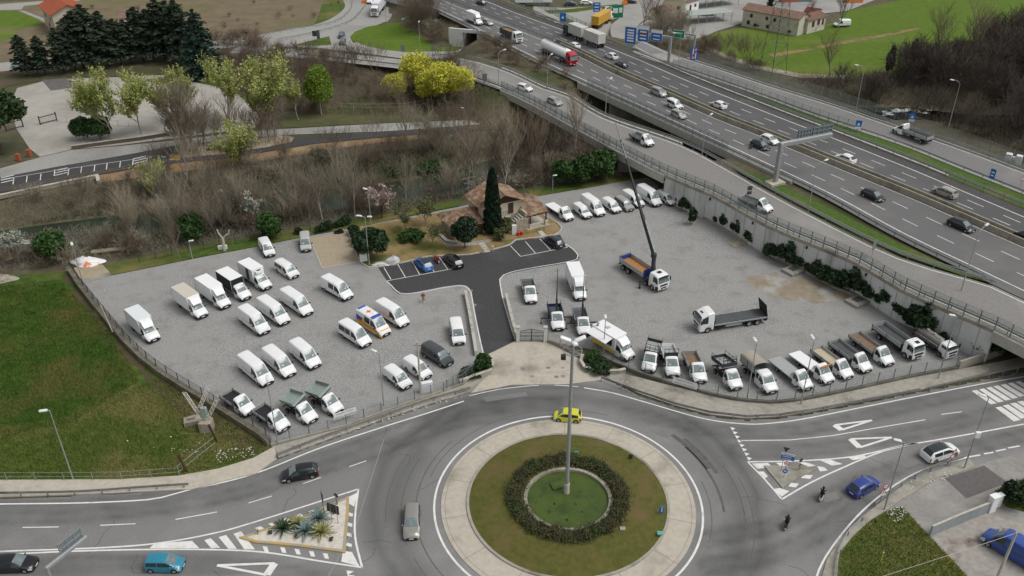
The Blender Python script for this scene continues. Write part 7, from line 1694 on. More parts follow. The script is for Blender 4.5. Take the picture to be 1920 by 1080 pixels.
# right splitter signs
sign('blue direction sign with white bars above a triangular sign back, on the right splitter island', 1464, 884, [(-.0,3.4)], [('box',.45,2.75,1.5,.28,M_WHT,[('box',0,0,1.1,.07,M_SBLUE)]),('box',.45,2.43,1.5,.28,M_SBLUE,[('box',-.1,0,1.0,.07,M_WHT)]),('box',.45,2.11,1.5,.28,M_SBLUE,[('box',-.1,0,.9,.07,M_WHT)]),('yield',.1,3.5,.9,.9,M_SBACK,None)], -20)
sign('round red rimmed sign above a blue round arrow sign on the right splitter island', 1469, 896, [(0,2.6)], [('disc',.0,2.3,.62,.6,M_SRED,[('disc',0,0,.46,.46,M_WHT),('box',0,0,.2,.1,M_BLK)]),('disc',.0,1.1,.62,.6,M_SBLUE,[('box',0,0,.3,.12,M_WHT)])], -5)
sign('dark round sign back with striped bollard on the right splitter island', 1497, 883, [(0,1.9)], [('disc',.0,1.7,.6,.6,M_SBACK,None),('box',.0,.7,.26,.8,M_SBACK,[('box',0,.1,.26,.1,M_YEL),('box',0,-.15,.26,.1,M_YEL)])], 30)
# left splitter signs seen from behind
sign('dark back of a stepped direction sign on the triangular island', 628, 981, [(-.45,3.2),(.35,3.2)], [('box',0,2.6,1.5,.32,M_SBACK,None),('box',.04,2.25,1.56,.3,M_SBACK,None),('box',.08,1.92,1.6,.3,M_SBACK,None),('box',.1,1.6,1.6,.28,M_SBACK,None)], 155)
sign('dark narrow arrow sign seen edge on at the left of the triangular island signs', 608, 962, [(-.1,3.2),(.25,3.0)], [('box',.05,2.7,.7,.7,M_SBACK,None),('box',.05,2.0,.5,.5,M_SBACK,None)], 115)
sign('round dark sign back on a yellow striped bollard at the triangular island', 632, 948, [(0,1.6)], [('disc',0,1.5,.6,.6,M_SBACK,None),('box',0,.6,.25,.9,M_YEL,[('box',0,0,.25,.2,M_BLK)])], 150)
sign('small yellow and black bollard at the left tip of the triangular island', 484, 1003, [], [('box',0,.5,.22,.9,M_YEL,[('box',0,.1,.22,.2,M_BLK)])], 60, cat='bollard', name='bollard')
sign('red triangle warning sign under a red ring sign near the blue hatchback', 1649, 945, [(0,2.9)], [('disc',.1,2.7,.7,.7,M_SRED,[('disc',0,0,.52,.5,M_WHT),('box',0,0,.3,.08,M_BLK)]),('tri',0,1.9,.95,.9,M_SRED,[('tri',0,-.0,.62,.6,M_WHT),('box',0,0,.06,.2,M_BLK)]),('box',0,1.45,.7,.22,M_WHT,None)], 12)
sign('red triangle sign above a red ring sign in front of the white glass roofed car', 1779, 877, [(0,2.7)], [('tri',.1,2.5,.95,.9,M_SRED,[('tri',0,0,.6,.6,M_WHT)]),('disc',-.05,1.8,.6,.6,M_SRED,[('disc',0,0,.44,.44,M_WHT)])], 10)
sign('yellow stake with white cap on the lower right grass', 1651, 1053, [], [('box',0,.7,.07,1.4,mat('stake_yellow', (.55,.55,.03), .5),None),('box',0,1.42,.2,.06,M_WHT,None)], 0, cat='stake', name='marker_stake')
# motorway signs
def bars(n_, w_, h): return [('box',0,h*(.32-.64*k/max(1,n_-1)),w_*.62,h*.09,M_WHT) for k in range(n_)]
gn = thing('sign_gantry', 'grey T shaped gantry with blue and green direction boards over the side carriageway', 'sign gantry', g(1253,121,5), R(-28))
MB().rbox((0,0,3.6), (.7,.7,7.2), .08).build('column', M_STEEL, gn); MB().rbox((-5.5,0,6.9), (11.6,.55,.6), .06).build('beam', M_STEEL, gn)
for x, z, w_, h, m, n_ in ((-10.6,6.2,3.0,4.2,M_SBLUE,5),(-7.2,7.1,2.8,4.0,M_SBLUE,4),(-3.6,7.0,2.9,2.8,M_SBLUE,3)):
    MB().box((x,-.42,z), (w_+.16,.06,h+.16)).build('board_edge', M_WHT, gn); MB().box((x,-.46,z), (w_,.06,h)).build('board', m, gn); l_ = MB()
    for q in bars(n_, w_, h): l_.box((x+q[1],-.50,z+q[2]), (q[3],.02,q[4]))
    l_.build('lettering', M_WHT, gn)
MB().box((-7.2,-.47,8.55), (2.8,.07,.9)).build('white_board', M_WHT, gn); MB().box((-3.6,-.47,8.0), (2.9,.07,.7)).build('white_board', M_WHT, gn); MB().box((-7.2,-.505,7.0), (1.9,.02,.4)).build('dark_line', mat('board_brown', (.2,.06,.02), .5), gn)
gn2 = thing('sign_gantry', 'small grey cantilever with a green motorway board behind the T gantry', 'sign gantry', g(1299,108,5), R(-28))
MB().rbox((0,0,3.0), (.5,.5,6.0), .06).build('column', M_STEEL, gn2); MB().rbox((-2.6,0,5.9), (5.4,.4,.4), .05).build('beam', M_STEEL, gn2)
MB().box((-4.2,-.32,5.7), (2.9,.05,2.0)).build('board_edge', M_WHT, gn2); MB().box((-4.2,-.36,5.7), (2.75,.05,1.85)).build('board', M_SGRN, gn2); MB().box((-4.2,-.40,6.0), (1.9,.02,.2)).build('lettering', M_WHT, gn2)
sign('blue and white end of motorway sign with a red diagonal stripe', 1300, 118, [(0,3.2)], [('box',0,2.4,1.9,3.2,M_SBLUE,[('box',-.3,0,.3,2.6,M_WHT),('box',.35,0,.3,2.6,M_WHT),('slash',0,0,.3,3.4,M_SRED)])], -12, 5)
for x, y, lab in ((1606,252,'blue and white wedge sign, left of the pair on the side carriageway'),(1706,238,'blue and white wedge sign beside the flatbed lorry')): sign(lab, x, y, [(0,2.6)], [('box',0,2.1,1.2,1.9,M_SBLUE,[('box',0,-.65,1.2,.5,M_WHT),('tri',0,.1,.8,.6,M_WHT)])], -15, 5)
sign('tilted blue sign with white marks at the right edge by the side carriageway', 1856,345, [(0,2.4)], [('box',0,2.0,1.0,1.9,M_SBLUE,[('box',0,.3,.6,.25,M_WHT),('box',0,-.3,.6,.25,M_WHT)])], -55, 5)
sign('small round sign at the right edge beside the tilted blue sign', 1912,352, [(0,2.0)], [('disc',0,1.8,.7,.7,M_SRED,[('disc',0,0,.5,.5,M_WHT)])], -10, 5)
sign('small blue exit arrow sign at the top by the green mesh fence', 1055,43, [(0,2.2)], [('box',0,1.6,1.9,2.6,M_SBLUE,[('tri',0,0,1.0,.9,M_WHT)])], 0, 5)
sign('tall blue direction board near the ochre container lorry', 1118,32, [(-.8,4),(.8,4)], [('box',0,3.2,2.3,3.0,M_SBLUE,bars(3,2.3,3))], 0)
for x, y, lab in ((1153,37,'green motorway board, left of the pair by the exit loop'),(1161,36,'green motorway board, right of the pair by the exit loop')): sign(lab, x, y, [(-.7,3.6),(.7,3.6)], [('box',0,2.6,2.3,4.0,M_SGRN,[('box',0,.3,1.6,1.6,M_WHT)])], 0)
sign('dark back of a tall sign on the lower road left of the junction', 593,78, [(-.5,3),(.5,3)], [('box',0,2.4,1.9,1.6,M_SBACK,None)], 0)
sign('dark back of a narrow sign beside the junction at upper left', 598,80, [(0,3.6)], [('box',0,2.4,1.0,2.6,M_SBACK,None)], 30)
for x, y, lab in ((756,104,'grey sign back at the lower end of the green loop'),(812,103,'grey sign back on the right of the green loop'),(909,160,'small grey sign back on the ramp approach')): sign(lab, x, y, [(0,2.6)], [('box',0,2.0,1.1,1.7,mat('sign_grey', (.17,.19,.2), .6),None)], 0, 0 if y < 120 else 5)
sign('grey blue sign back behind the ramp fence, right part', 1634,482, [(0,2.6)], [('box',0,2.2,1.0,1.6,mat('sign_grey', (.17,.19,.2), .6),None)], 40, 5)
sign('dark triangular sign back on the motorway edge by the grass wedge', 1403,300, [(0,2.6)], [('tri',0,2.6,1.2,1.2,M_SBACK,None)], 10, 5)
sign('dark sign back above the white recovery pickup on the ramp', 1403,372, [(0,2.4)], [('box',0,2.0,.9,.8,M_SBACK,None),('box',0,1.1,.9,.6,M_SBACK,None)], 10, 5)
# big cantilever sign seen from behind
cg = thing('sign_gantry', 'massive grey cantilever sign gantry on the grass wedge, seen from behind', 'sign gantry', g(1453,344,5), R(25))
MB().rbox((0,0,.15), (3.2,2.2,.5), .05).build('foundation', M_CONC, cg); MB().rbox((0,0,4.0), (.8,.8,7.4), .1).build('column', M_STEEL, cg); MB().rbox((5.6,0,7.6), (12,.7,.8), .08).build('beam', M_STEEL, cg)
for x, w_ in ((5.6,3.2),(9.8,4.8)):
    MB().box((x,.62,8.2), (w_,.1,2.7)).build('board', mat('board_back', (.10,.135,.14), .6), cg); f_ = MB()
    for k in range(5): f_.box((x-w_/2+.2+k*(w_-.4)/4,.5,8.2), (.08,.1,2.6))
    for k in range(4): f_.box((x,.52,7.2+k*.7), (w_-.1,.08,.08))
    f_.build('board_frame', M_STEEL, cg)
sg = thing('sign_gantry', 'grey cantilever arm with framed sign board at the lower left, seen from behind', 'sign gantry', g(120,1148), R(62))
MB().tube((0,0,-.1),(0,0,6.3),.2,.16,10).build('column', M_STEEL, sg); MB().rbox((2.2,0,6.2), (4.6,.3,.34), .04).build('beam', M_STEEL, sg)
MB().box((3.0,.28,6.75), (2.6,.05,1.5)).build('board', mat('sign_grey', (.17,.19,.2), .6), sg); f_ = MB()
for k in range(4): f_.box((1.75+k*.83,.22,6.75), (.06,.06,1.5))
for z in (6.05,6.75,7.45): f_.box((3.0,.22,z), (2.6,.06,.06))
f_.build('board_frame', M_STEEL, sg)
# ------------------------------------------------------------------ stone house
M_STONE = mat('rubble_stone', (.40,.355,.28), .95, (.20,.175,.135), 2.6, (.30,.27,.215), .6, bump=.7, nsc=3); M_PLAST = mat('cream_plaster', (.52,.47,.37), .9, (.46,.41,.32), 1.2)
M_TILE = mat('clay_tiles', (.27,.145,.095), .9, (.15,.095,.065), 2.2, (.33,.26,.18), .9, .47, .58, bump=1, nsc=2.5); M_TILE2 = mat('red_tiles', (.36,.10,.05), .9, (.27,.08,.045), 1.5); M_TILE3 = mat('old_brown_tiles', (.17,.105,.08), .9, (.24,.15,.115), .9)
M_WOOD = mat('dark_timber', (.045,.025,.016), .8, (.07,.04,.025), 4)
def tiled(poly, th, m, rib, parent, nm='roof', gap=.34):
    """sloped roof plane with tile ridges: poly = 4 points eaveA, eaveB, topB, topA"""
    a, b_, c_, d_ = [Vector(p) for p in poly]; n_ = (b_-a).cross(d_-a).normalized(); mb = MB()
    mb.add([a,b_,c_,d_,a-n_*th,b_-n_*th,c_-n_*th,d_-n_*th], [(0,1,2,3),(7,6,5,4),(0,4,5,1),(1,5,6,2),(2,6,7,3),(3,7,4,0)])
    k = int((b_-a).length/gap)
    for i in range(k):
        t = (i+.5)/k; p, q = a.lerp(b_,t)+n_*.0, d_.lerp(c_,t)+n_*.0
        if (q-p).length > .3: mb.tube(p, q, .085, .085, 6)
    return mb.build(nm, m, parent)
ho = thing('stone_house', 'stone house with patched clay tile roofs and a timber porch', 'house', (-3,142.4,.1), R(28))   # x lateral, -y towards the yard
MB().prism([(-3.9,-2.9),(3.9,-2.9),(3.9,2.9),(-3.9,2.9)], -.1, 4.75).build('wall', M_PLAST, ho)
MB().add([(-3.9,-2.88,4.75),(3.9,-2.88,4.75),(0,-2.88,6.4),(-3.9,2.88,4.75),(3.9,2.88,4.75),(0,2.88,6.4)], [(0,1,2),(5,4,3)]).build('gable', M_WOOD, ho)
tiled([(-4.6,3.5,4.75),(-4.6,-3.7,4.75),(0,-3.7,6.75),(0,3.5,6.75)], .14, M_TILE, 0, ho); tiled([(4.6,-3.7,4.75),(4.6,3.5,4.75),(0,3.5,6.75),(0,-3.7,6.75)], .14, M_TILE, 0, ho)
MB().tube((0,-3.7,6.78),(0,3.5,6.78),.14,n=8).build('ridge', M_TILE, ho)
MB().prism([(-4.3,-3.05),(3.7,-3.05),(3.7,-2.92),(-4.3,-2.92)], -.1, 2.4).build('stone_wall', M_STONE, ho)
# annex at the left
MB().prism([(-9.6,-3.1),(-3.95,-3.1),(-3.95,2.2),(-9.6,2.2)], -.1, 2.4).build('annex_wall', M_STONE, ho)
tiled([(-10.2,-3.7,2.35),(-3.95,-3.7,2.35),(-3.95,.3,3.75),(-8.2,.3,3.75)], .12, M_TILE, 0, ho); tiled([(-3.95,2.8,2.5),(-10.2,2.8,2.5),(-8.2,.3,3.75),(-3.95,.3,3.75)], .12, M_TILE, 0, ho); tiled([(-10.2,2.8,2.42),(-10.2,-3.7,2.42),(-8.2,.25,3.7),(-8.2,.35,3.7)], .12, M_TILE, 0, ho)
MB().box((-4.6,-3.14,1.05), (1.0,.08,2.1)).build('door', M_WOOD, ho); MB().box((-7.6,-3.14,1.4), (1.4,.08,1.1)).build('window', M_WOOD, ho); MB().box((1.6,-2.96,3.6), (1.0,.08,2.0)).build('door', M_WOOD, ho); MB().box((-3.94,-.5,3.7), (.08,1.0,1.0)).build('window', M_WOOD, ho)
# porch at the right on timber posts
tiled([(3.5,-5.6,2.7),(7.8,-5.6,2.7),(7.8,-1.2,3.9),(3.5,-1.2,3.9)], .14, M_TILE, 0, ho, 'porch_roof'); tiled([(7.8,2.6,3.0),(3.95,2.6,3.0),(3.95,-1.2,3.9),(7.8,-1.2,3.9)], .14, M_TILE, 0, ho, 'porch_roof')
MB().box((5.65,-5.45,2.5), (4.2,.16,.24)).build('porch_beam', M_WOOD, ho)
for x, y in ((4.2,-5.4),(7.4,-5.4),(7.4,-1.5)): MB().rbox((x,y,1.2), (.22,.22,2.7), .02).build('porch_post', M_WOOD, ho)
MB().rbox((7.4,-5.4,.45), (.6,.6,1.1), .03).build('post_base', M_PLAST, ho); MB().box((5.7,-3.4,.0), (4.6,4.8,.22)).build('porch_floor', M_KERB, ho)
MB().strip([(4.0,-5.5,0),(6.1,-5.7,0)], .25, 0, .9).build('porch_parapet', M_PLAST, ho)
# stair and terrace walls
MB().prism([(1.2,-5.6),(3.6,-5.6),(3.6,-5.25),(1.2,-5.25)], -.1, 2.3).build('stone_wall', M_STONE, ho); MB().prism([(-1.2,-3.9),(1.2,-5.6),(1.2,-5.25),(-1.0,-3.5)], -.1, 1.4).build('stone_wall', M_STONE, ho); MB().prism([(3.3,-5.25),(3.6,-5.25),(3.6,-3.05),(3.3,-3.05)], -.1, 3.2).build('stone_wall', M_PLAST, ho)
s_ = MB()
for k in range(8): s_.box((.2+k*.38,-4.2,.15+k*.15), (.38,1.8,.3+k*.3))
s_.build('stair', M_KERB, ho)
rl_ = MB()
for k in range(7): rl_.tube((-1.2+k*.4,-3.3,2.4),(-1.2+k*.4,-3.3,3.3),.025,n=5)
rl_.tube((-1.2,-3.3,3.3),(1.2,-3.3,3.3),.03,n=5); rl_.build('balcony_railing', M_DARKM, ho); MB().box((0,-3.3,2.35), (2.8,.9,.12)).build('balcony', M_KERB, ho)
an = MB().tube((-4.1,2.2,4.8),(-4.1,2.2,8.6),.035,n=6)
for z, w_ in ((8.5,1.3),(7.6,.8),(6.6,.6)):
    an.tube((-4.1-w_,2.2,z),(-4.1+w_,2.2,z+.1),.025,n=5)
    for k in range(5): an.tube((-4.1-w_+k*w_/2,1.9,z+.02*k),(-4.1-w_+k*w_/2,2.5,z+.02*k),.015,n=4)
an.build('antenna', M_STEEL, ho)
sheet('stone_terrace', [(808,431),(820,432),(850,456),(900,452),(935,447),(905,460),(838,464)], M_CONC2, .125)
lowwall('low rubble wall around the annex terrace', [(812,430),(838,455),(858,458)], .5, .45, M_STONE)
ps = MB()
for k in range(4): ps.sheet([(p.x,p.y,.13) for p in gl([(897+k*3.4,457+k*4.6),(907+k*3.4,455+k*4.6),(910+k*3.4,459+k*4.6),(900+k*3.4,461+k*4.6)])])
struct('path_slabs', ps, M_KERB); ps = MB(); ps.sheet([(p.x,p.y,.13) for p in gl([(1008,435),(1016,433),(1024,442),(1016,444)])]); struct('path_slabs', ps, M_KERB)
sheet('bare_bed', [(985,443),(1005,436),(1018,443),(990,450)], M_DIRT, .115); sheet('bare_bed', [(1020,420),(1040,418),(1052,432),(1035,438),(1022,434)], M_DIRT, .115)
for px, py, lab in ((906,474,'short concrete bollard left of the path slabs'),(924,470,'short concrete bollard right of the path slabs')):
    t = MB().rbox((0,0,.45), (.35,.35,.95), .04).build('stone_bollard', M_KERB, None, None, g(px,py,.1)); tag(t, lab, 'bollard')
def small(name, label, cat, px, py, build, m, z=0.1, rz=0):
    mb = MB(); build(mb); o = mb.build(name, m, None, None, g(px,py,z)); o.rotation_euler = (0,0,rz); return tag(o, label, cat)
for px, py in ((972,441),(978,440)): small('red_container', 'red cylinder container beside the stone stair', 'container', px, py, lambda b: b.lathe([(0.01,0),(.28,0),(.28,.6),(.12,.7),(0.01,.7)], 12), M_SRED)['group'] = 'red containers by the house'
small('white_cabinet', 'white meter cabinet against the stone stair', 'cabinet', 964, 439, lambda b: b.rbox((0,0,.9), (.8,.4,1.8), .04), P_BOXW)
small('white_cabinet', 'white cabinet at the end of the sand court beside the round tree', 'cabinet', 682, 489, lambda b: b.rbox((0,0,.6), (1.2,.5,1.3), .04), P_BOXW, .1, .4)
small('red_hydrant', 'small red hydrant beside the white cabinet at the sand court', 'hydrant', 677, 486, lambda b: b.lathe([(0.01,0),(.2,0),(.16,.6),(.22,.65),(.12,.85),(0.01,.9)], 12), M_SRED)
small('electric_cabinet', 'pale grey cabinet beside the concrete utility pole', 'cabinet', 801, 733, lambda b: b.rbox((0,0,.75), (1.5,.6,1.5), .04), P_BOX, 0, .3)
for i, (px, py) in enumerate(((631,437),(636,437),(640,436),(638,433))): small('old_tyre', 'black tyre in the small pile at the top of the sand court', 'tyre', px, py, lambda b: b.lathe([(.28,0),(.45,.02),(.5,.12),(.45,.24),(.28,.25),(.28,0)], 14), M_TYRE, .03+(.25 if i == 3 else 0))['group'] = 'tyre pile'
# rubble bags and cloth
def heap(name, label, cat, px, py, rx, ry, h, m, seed, z=.05, n_=14):
    r_ = random.Random(seed); V = []; k = 24; rings = 7
    for i in range(rings+1):
        t = i/rings
        for j in range(k):
            a = j*2*math.pi/k; q = (1-t)*(1+.18*math.sin(3*a+seed)+.10*r_.gauss(0,1)*(i > 0)); V.append((rx*q*math.cos(a), ry*q*math.sin(a), max(0, h*math.sin(t*math.pi/2)*(1+.25*r_.gauss(0,.6)))*(i > 0)))
    F = [(i*k+j, i*k+(j+1)%k, (i+1)*k+(j+1)%k, (i+1)*k+j) for i in range(rings) for j in range(k)]
    o = arrmesh(name, np.array(V), np.array(F), m, None, g(px,py,z)); return tag(o, label, cat)
heap('white_sheet', 'crumpled white sheet on the kerb left of the parking bays', 'sheet', 713, 496, 1.5, .6, .4, mat('sheet_white', (.62,.61,.57), .8, (.5,.49,.46), 1.5), 3)
heap('white_sheet', 'crumpled white and blue sheets on the dry lawn by the parking bays', 'sheet', 738, 488, 1.2, 1.0, .7, mat('sheet_blue', (.62,.61,.57), .8, (.35,.38,.45), 1.2), 4)
heap('sand_pile', 'flat pile of grey sand between the white sheets', 'sand pile', 726, 493, 2.0, .8, .3, M_GRAVEL, 5)
heap('cloth_heap', 'heap of white and orange tarpaulin beside the river fence', 'tarpaulin', 164, 493, 2.8, 1.3, 1.0, mat('tarp', (.70,.69,.67), .7, (.72,.72,.70), 1, (.65,.20,.07), .35, .56, .62), 6)
sheet('sand_pad', [(122,507),(150,500),(192,496),(207,512),(150,530)], M_SAND, .05); sheet('concrete_strip', [(148,527),(205,511),(208,517),(152,533)], M_CONC2, .07)
heap('debris_pile', 'grey debris pile at the left edge by the river', 'debris', 6, 524, 2.2, 1.2, .8, M_STONE, 7)
for px, py, sx, rz_, lab in ((214,473,7.0,.25,'long pale concrete trough behind the yard fence'),(254,472,2.4,.25,'short pale concrete bench beside the trough')):
    small('concrete_trough', lab, 'trough', px, py, lambda b, sx=sx: (b.box((0,0,.55), (sx,1.0,.25)), b.box((-sx*.42,0,.2), (.4,.9,.5)), b.box((sx*.42,0,.2), (.4,.9,.5))), M_SAND, 0, rz_)
sm_ = thing('bare_stump', 'white pollarded trunk with two stubs at the river fence', 'tree', g(421,470)); MB().tube((0,0,-.1),(.1,0,2.4),.28,.22,8).build('trunk', M_KERB, sm_); MB().path([(.1,0,2.3),(-.5,0,3.4),(-.6,.1,4.0)], .12, 6).build('limb', M_KERB, sm_); MB().path([(.1,0,2.3),(.7,0,3.0),(1.2,.1,3.2),(1.4,0,3.9)], .12, 6).build('limb', M_KERB, sm_)
small('white_box', 'white box at the foot of the pollarded trunk', 'box', 418, 467, lambda b: b.rbox((0,0,.35), (1.5,.4,.7), .03), P_BOXW, 0, .2)
# concrete chambers at the planter
def chamber(px, py, label, framed=False):
    t = thing('concrete_chamber', label, 'manhole', g(px,py,.02), R(32)); MB().rbox((0,0,.25), (3.0,2.4,.5), .05).build('slab', M_CONC2, t); MB().box((.2,.15,.52), (1.6,1.2,.06)).build('lid', M_BEDGREY, t)
    if framed: MB().strip([(-.9,-.6,.5),(.9,-.6,.5),(.9,.8,.5),(-.9,.8,.5)], .12, 0, .08, True).build('lid_frame', M_STEELD, t)
chamber(1487,510,'square concrete chamber with metal lid beside the red pipe'); chamber(1607,568,'square concrete chamber with dark lid at the dirt patch')
t = thing('manhole_frame', 'flat concrete manhole frame at the foot of the planter', 'manhole', g(1382,458,.03), R(32)); MB().strip([(-1.1,-.8,0),(1.1,-.8,0),(1.1,.9,0),(-1.1,.9,0)], .25, 0, .1, True).build('frame', M_SAND, t); MB().box((0,0,.03), (1.9,1.4,.04)).build('lid', M_CONC2, t)
t = thing('red_pipe', 'short red pipe lying on the planter wall', 'pipe', g(1502,489,.6), R(-25)); MB().tube((-.8,0,.1),(.8,0,.1),.13,n=10).build('pipe_body', M_SRED, t); MB().tube((-.3,0,.1),(-.3,-.5,.1),.1,n=8).build('pipe_branch', M_SRED, t)
dc = MB()
for px, py, s in ((981,692,.65),(992,692,.5),(1028,690,.5),(998,706,.4),(1043,707,.5),(1056,706,.5),(1055,690,.35)):
    q = g(px,py); dc.box((q.x,q.y,.05), (s*1.1,s,.012))
for px, py in ((552,840),(889,572),(882,545),(1550,620),(795,670)): q = g(px,py); dc.box((q.x,q.y,.14 if py > 830 else .03), (.7,.6,.012))
struct('drain_covers', dc, M_STEELD)
# ------------------------------------------------------------------ left field bits
fence('wire_fence', 'thin galvanised wire fence in front of the left grass field', gl([(-40,903),(0,902),(110,902),(225,901),(337,893)]), 1.35, 3.3, M_STEEL, None, .008, (.97,.5), .03)
fence('wire_fence', 'short thin wire fence climbing to the lattice barriers', gl([(337,892),(375,860),(404,838)]), 1.5, 3.0, M_STEEL, None, .008, (.97,.4), .03)
M_RUST = mat('rusty_steel', (.055,.032,.022), .9, (.09,.05,.03), 3)
for px, py, lx, lab in ((351,885,-.6,'leaning rusty steel post at the corner of the left field'),(407,828,-.45,'rusty steel post beside the lattice barriers')):
    t = MB().box((0,0,1.3), (.22,.22,2.8)).build('rusty_post', M_RUST, None, None, g(px,py)); t.rotation_euler = (0,R(-12),0); tag(t, lab, 'post')
lb = thing('lattice_barrier', 'old white lattice barrier arms raised on a stone block', 'barrier', g(389,806)); MB().rbox((0,0,.75), (1.5,1.4,1.5), .06).build('stone_block', M_STONE, lb); MB().tube((.1,.2,1.5),(.1,.2,3.4),.09,n=8).build('mast', M_STEEL, lb)
def lattice(a, b_, w_):
    a, b_ = Vector(a), Vector(b_); mb = MB(); u = Vector((w_,0,0)) if abs((b_-a).normalized().x) < .8 else Vector((0,w_,0))
    mb.tube(a-u, b_-u, .045, n=5); mb.tube(a+u, b_+u, .045, n=5); mb.tube(a, b_, .03, n=5); n_ = int((b_-a).length/.28)
    for k in range(n_): p = a.lerp(b_,k/n_); q = a.lerp(b_,(k+1)/n_); s = 1 if k % 2 else -1; mb.tube(p-u*s, q+u*s, .03, n=4)
    mb.build('barrier_arm', mat('weathered_white', (.66,.64,.60), .8, (.50,.44,.38), 3), lb)
lattice((-.3,0,1.6),(-2.2,.9,5.2),.22); lattice((-.5,.3,3.2),(1.0,.9,6.2),.22); lattice((.2,-.1,1.5),(1.8,.4,4.4),.22); MB().rbox((0,.2,2.6), (.7,.5,1.6), .05).build('drive_box', M_GREENBED, lb)
heap('stone_block', 'loose concrete block lying left of the lattice barriers', 'block', 366, 788, .9, .8, .7, M_STONE, 9)
small('concrete_block', 'flat concrete block beside the lattice barriers', 'block', 361, 793, lambda b: (b.box((0,0,.3), (1.9,1.2,.6)), b.box((0,.1,.75), (.8,.5,.3))), M_STONE, 0, .3)
t = small('white_post', 'leaning white post on the left boundary wall', 'post', 211, 622, lambda b: b.tube((0,0,0),(-.9,.5,4.2),.08,.06,8), M_KERB, .7)
t = small('thin_pole', 'thin pole rising behind the lattice barriers', 'pole', 392, 757, lambda b: b.tube((0,0,0),(-.5,.2,5.0),.05,.04,8), M_KERB, .5)
lt_ = MB(); r_ = random.Random(3)
for poly, n_ in (([(410,870),(480,855),(475,840),(400,845)],70),([(1655,960),(1690,950),(1700,965),(1680,985)],60),([(230,830),(330,850),(400,850),(380,800)],24),([(1700,900),(1770,880),(1790,892),(1710,930)],26),([(540,850),(880,742),(870,735),(640,815)],60),([(1150,715),(1400,775),(1700,745),(1690,730),(1400,765)],70)):
    W_ = [g(*p) for p in poly]
    for k in range(n_):
        a_, b_, c_ = r_.sample(W_, 3); u, v = r_.random(), r_.random(); 
        if u+v > 1: u, v = 1-u, 1-v
        q = a_+(b_-a_)*u+(c_-a_)*v; s = r_.uniform(.04,.13); lt_.box((q.x,q.y,.16), (s,s*1.6,.03), None, r_.random()*3)
o = lt_.build('litter', mat('litter_white', (.6,.59,.56), .8)); tag(o, 'scattered pale litter along the verges', 'litter', None, 'stuff')
# lower right corner
gw = lowwall('grey slab wall between the driveway and the blue van', [(1742,1006),(1790,985),(1850,961)], .16, 1.5, mat('slab_grey', (.30,.32,.33), .8, (.25,.27,.28), 1.5))
for px, py, w_, h, lab in ((1856,958,.9,2.2,'white gate pillar with box at the end of the grey slab wall'),(1868,949,.7,1.7,'smaller pale pillar behind the white gate pillar')): small('gate_pillar', lab, 'pillar', px, py, lambda b, w_=w_, h=h: (b.rbox((0,0,h/2), (w_,w_*.7,h), .04), b.box((0,0,h+.04), (w_+.1,w_*.7+.1,.08))), P_BOXW, 0, .35)
plant(hg2, 'dark shrub growing behind the white gate pillar', 'shrub', g(1895,945), 0, 1.0)
# ------------------------------------------------------------------ farm and industrial buildings
def block(name, label, cat, a, b_, depth, h, wm, rm_, rise=1.2, wins=(), side=1, over=.4, gable=None):
    """long building: base front edge from pixel a to b_ on the ground"""
    A, B = g(*a), g(*b_); u = B-A; L = u.length; t = thing(name, label, cat, A, math.atan2(u.y,u.x))
    MB().prism([(0,0),(L,0),(L,depth),(0,depth)], -.1, h).build('wall', wm, t)
    if rise:
        MB().add([(.02,.02,h),(.02,depth-.02,h),(.02,depth/2,h+rise),(L-.02,.02,h),(L-.02,depth-.02,h),(L-.02,depth/2,h+rise)], [(2,1,0),(3,4,5)]).build('gable', gable or wm, t)
        k = rise/(depth/2)*over
        tiled([(-over,-over,h-k+.05),(L+over,-over,h-k+.05),(L+over,depth/2,h+rise+.05),(-over,depth/2,h+rise+.05)], .14, rm_, 0, t, gap=.6); tiled([(L+over,depth+over,h-k+.05),(-over,depth+over,h-k+.05),(-over,depth/2,h+rise+.05),(L+over,depth/2,h+rise+.05)], .14, rm_, 0, t, gap=.6)
    else: MB().box((L/2,depth/2,h+.1), (L+.5,depth+.5,.22)).build('roof', rm_, t)
    for x, z, w_, hh_ in wins:
        f = MB().box((x*L,-.03,z), (w_,.08,hh_)).build('window', M_WOOD, t)
    return t
M_OLDW = mat('flaking_plaster', (.55,.52,.45), .95, (.47,.44,.38), .8, (.33,.30,.25), .35, .54, .68)
block('farmhouse', 'long pale farmhouse with brown tiled roof beside the crop field', 'farmhouse', (1390,48), (1494,68), 6.5, 5.2, M_OLDW, M_TILE3, 1.3, [(.16,3.6,.9,1.1),(.12,1.4,1,1.2),(.25,1.0,1,.9),(.44,3.6,.8,1),(.58,3.6,.9,1.1),(.47,1.2,.9,1),(.30,.9,.5,.6),(.86,1.0,1.1,.7)])
block('farm_annex', 'lower farm annex with shuttered openings right of the long farmhouse', 'farm building', (1512,64), (1545,55), 5.5, 4.2, M_OLDW, M_TILE3, 1.1, [(.3,2.6,1.2,1.8),(.6,2.8,1.2,1.6),(.85,2.6,.9,1.8)])
block('red_shed', 'dark red shed roof behind the farm annex', 'shed', (1507,36), (1528,39), 5, 2.6, M_OLDW, mat('red_metal', (.14,.025,.02), .6), .8)
block('red_roof_house', 'farmhouse with bright red tiled roof behind the conifers', 'house', (86,47), (107,66), 9.5, 6.4, M_PLAST, M_TILE2, 2.2, [(.3,4,.9,1.1),(.7,4,.9,1.1),(.5,1.5,1,1.8)], over=.8)
block('brown_roof_house', 'small house with brown roof half hidden by the conifers', 'house', (232,58), (262,55), 8, 4.0, M_PLAST, M_TILE3, 1.6, [])
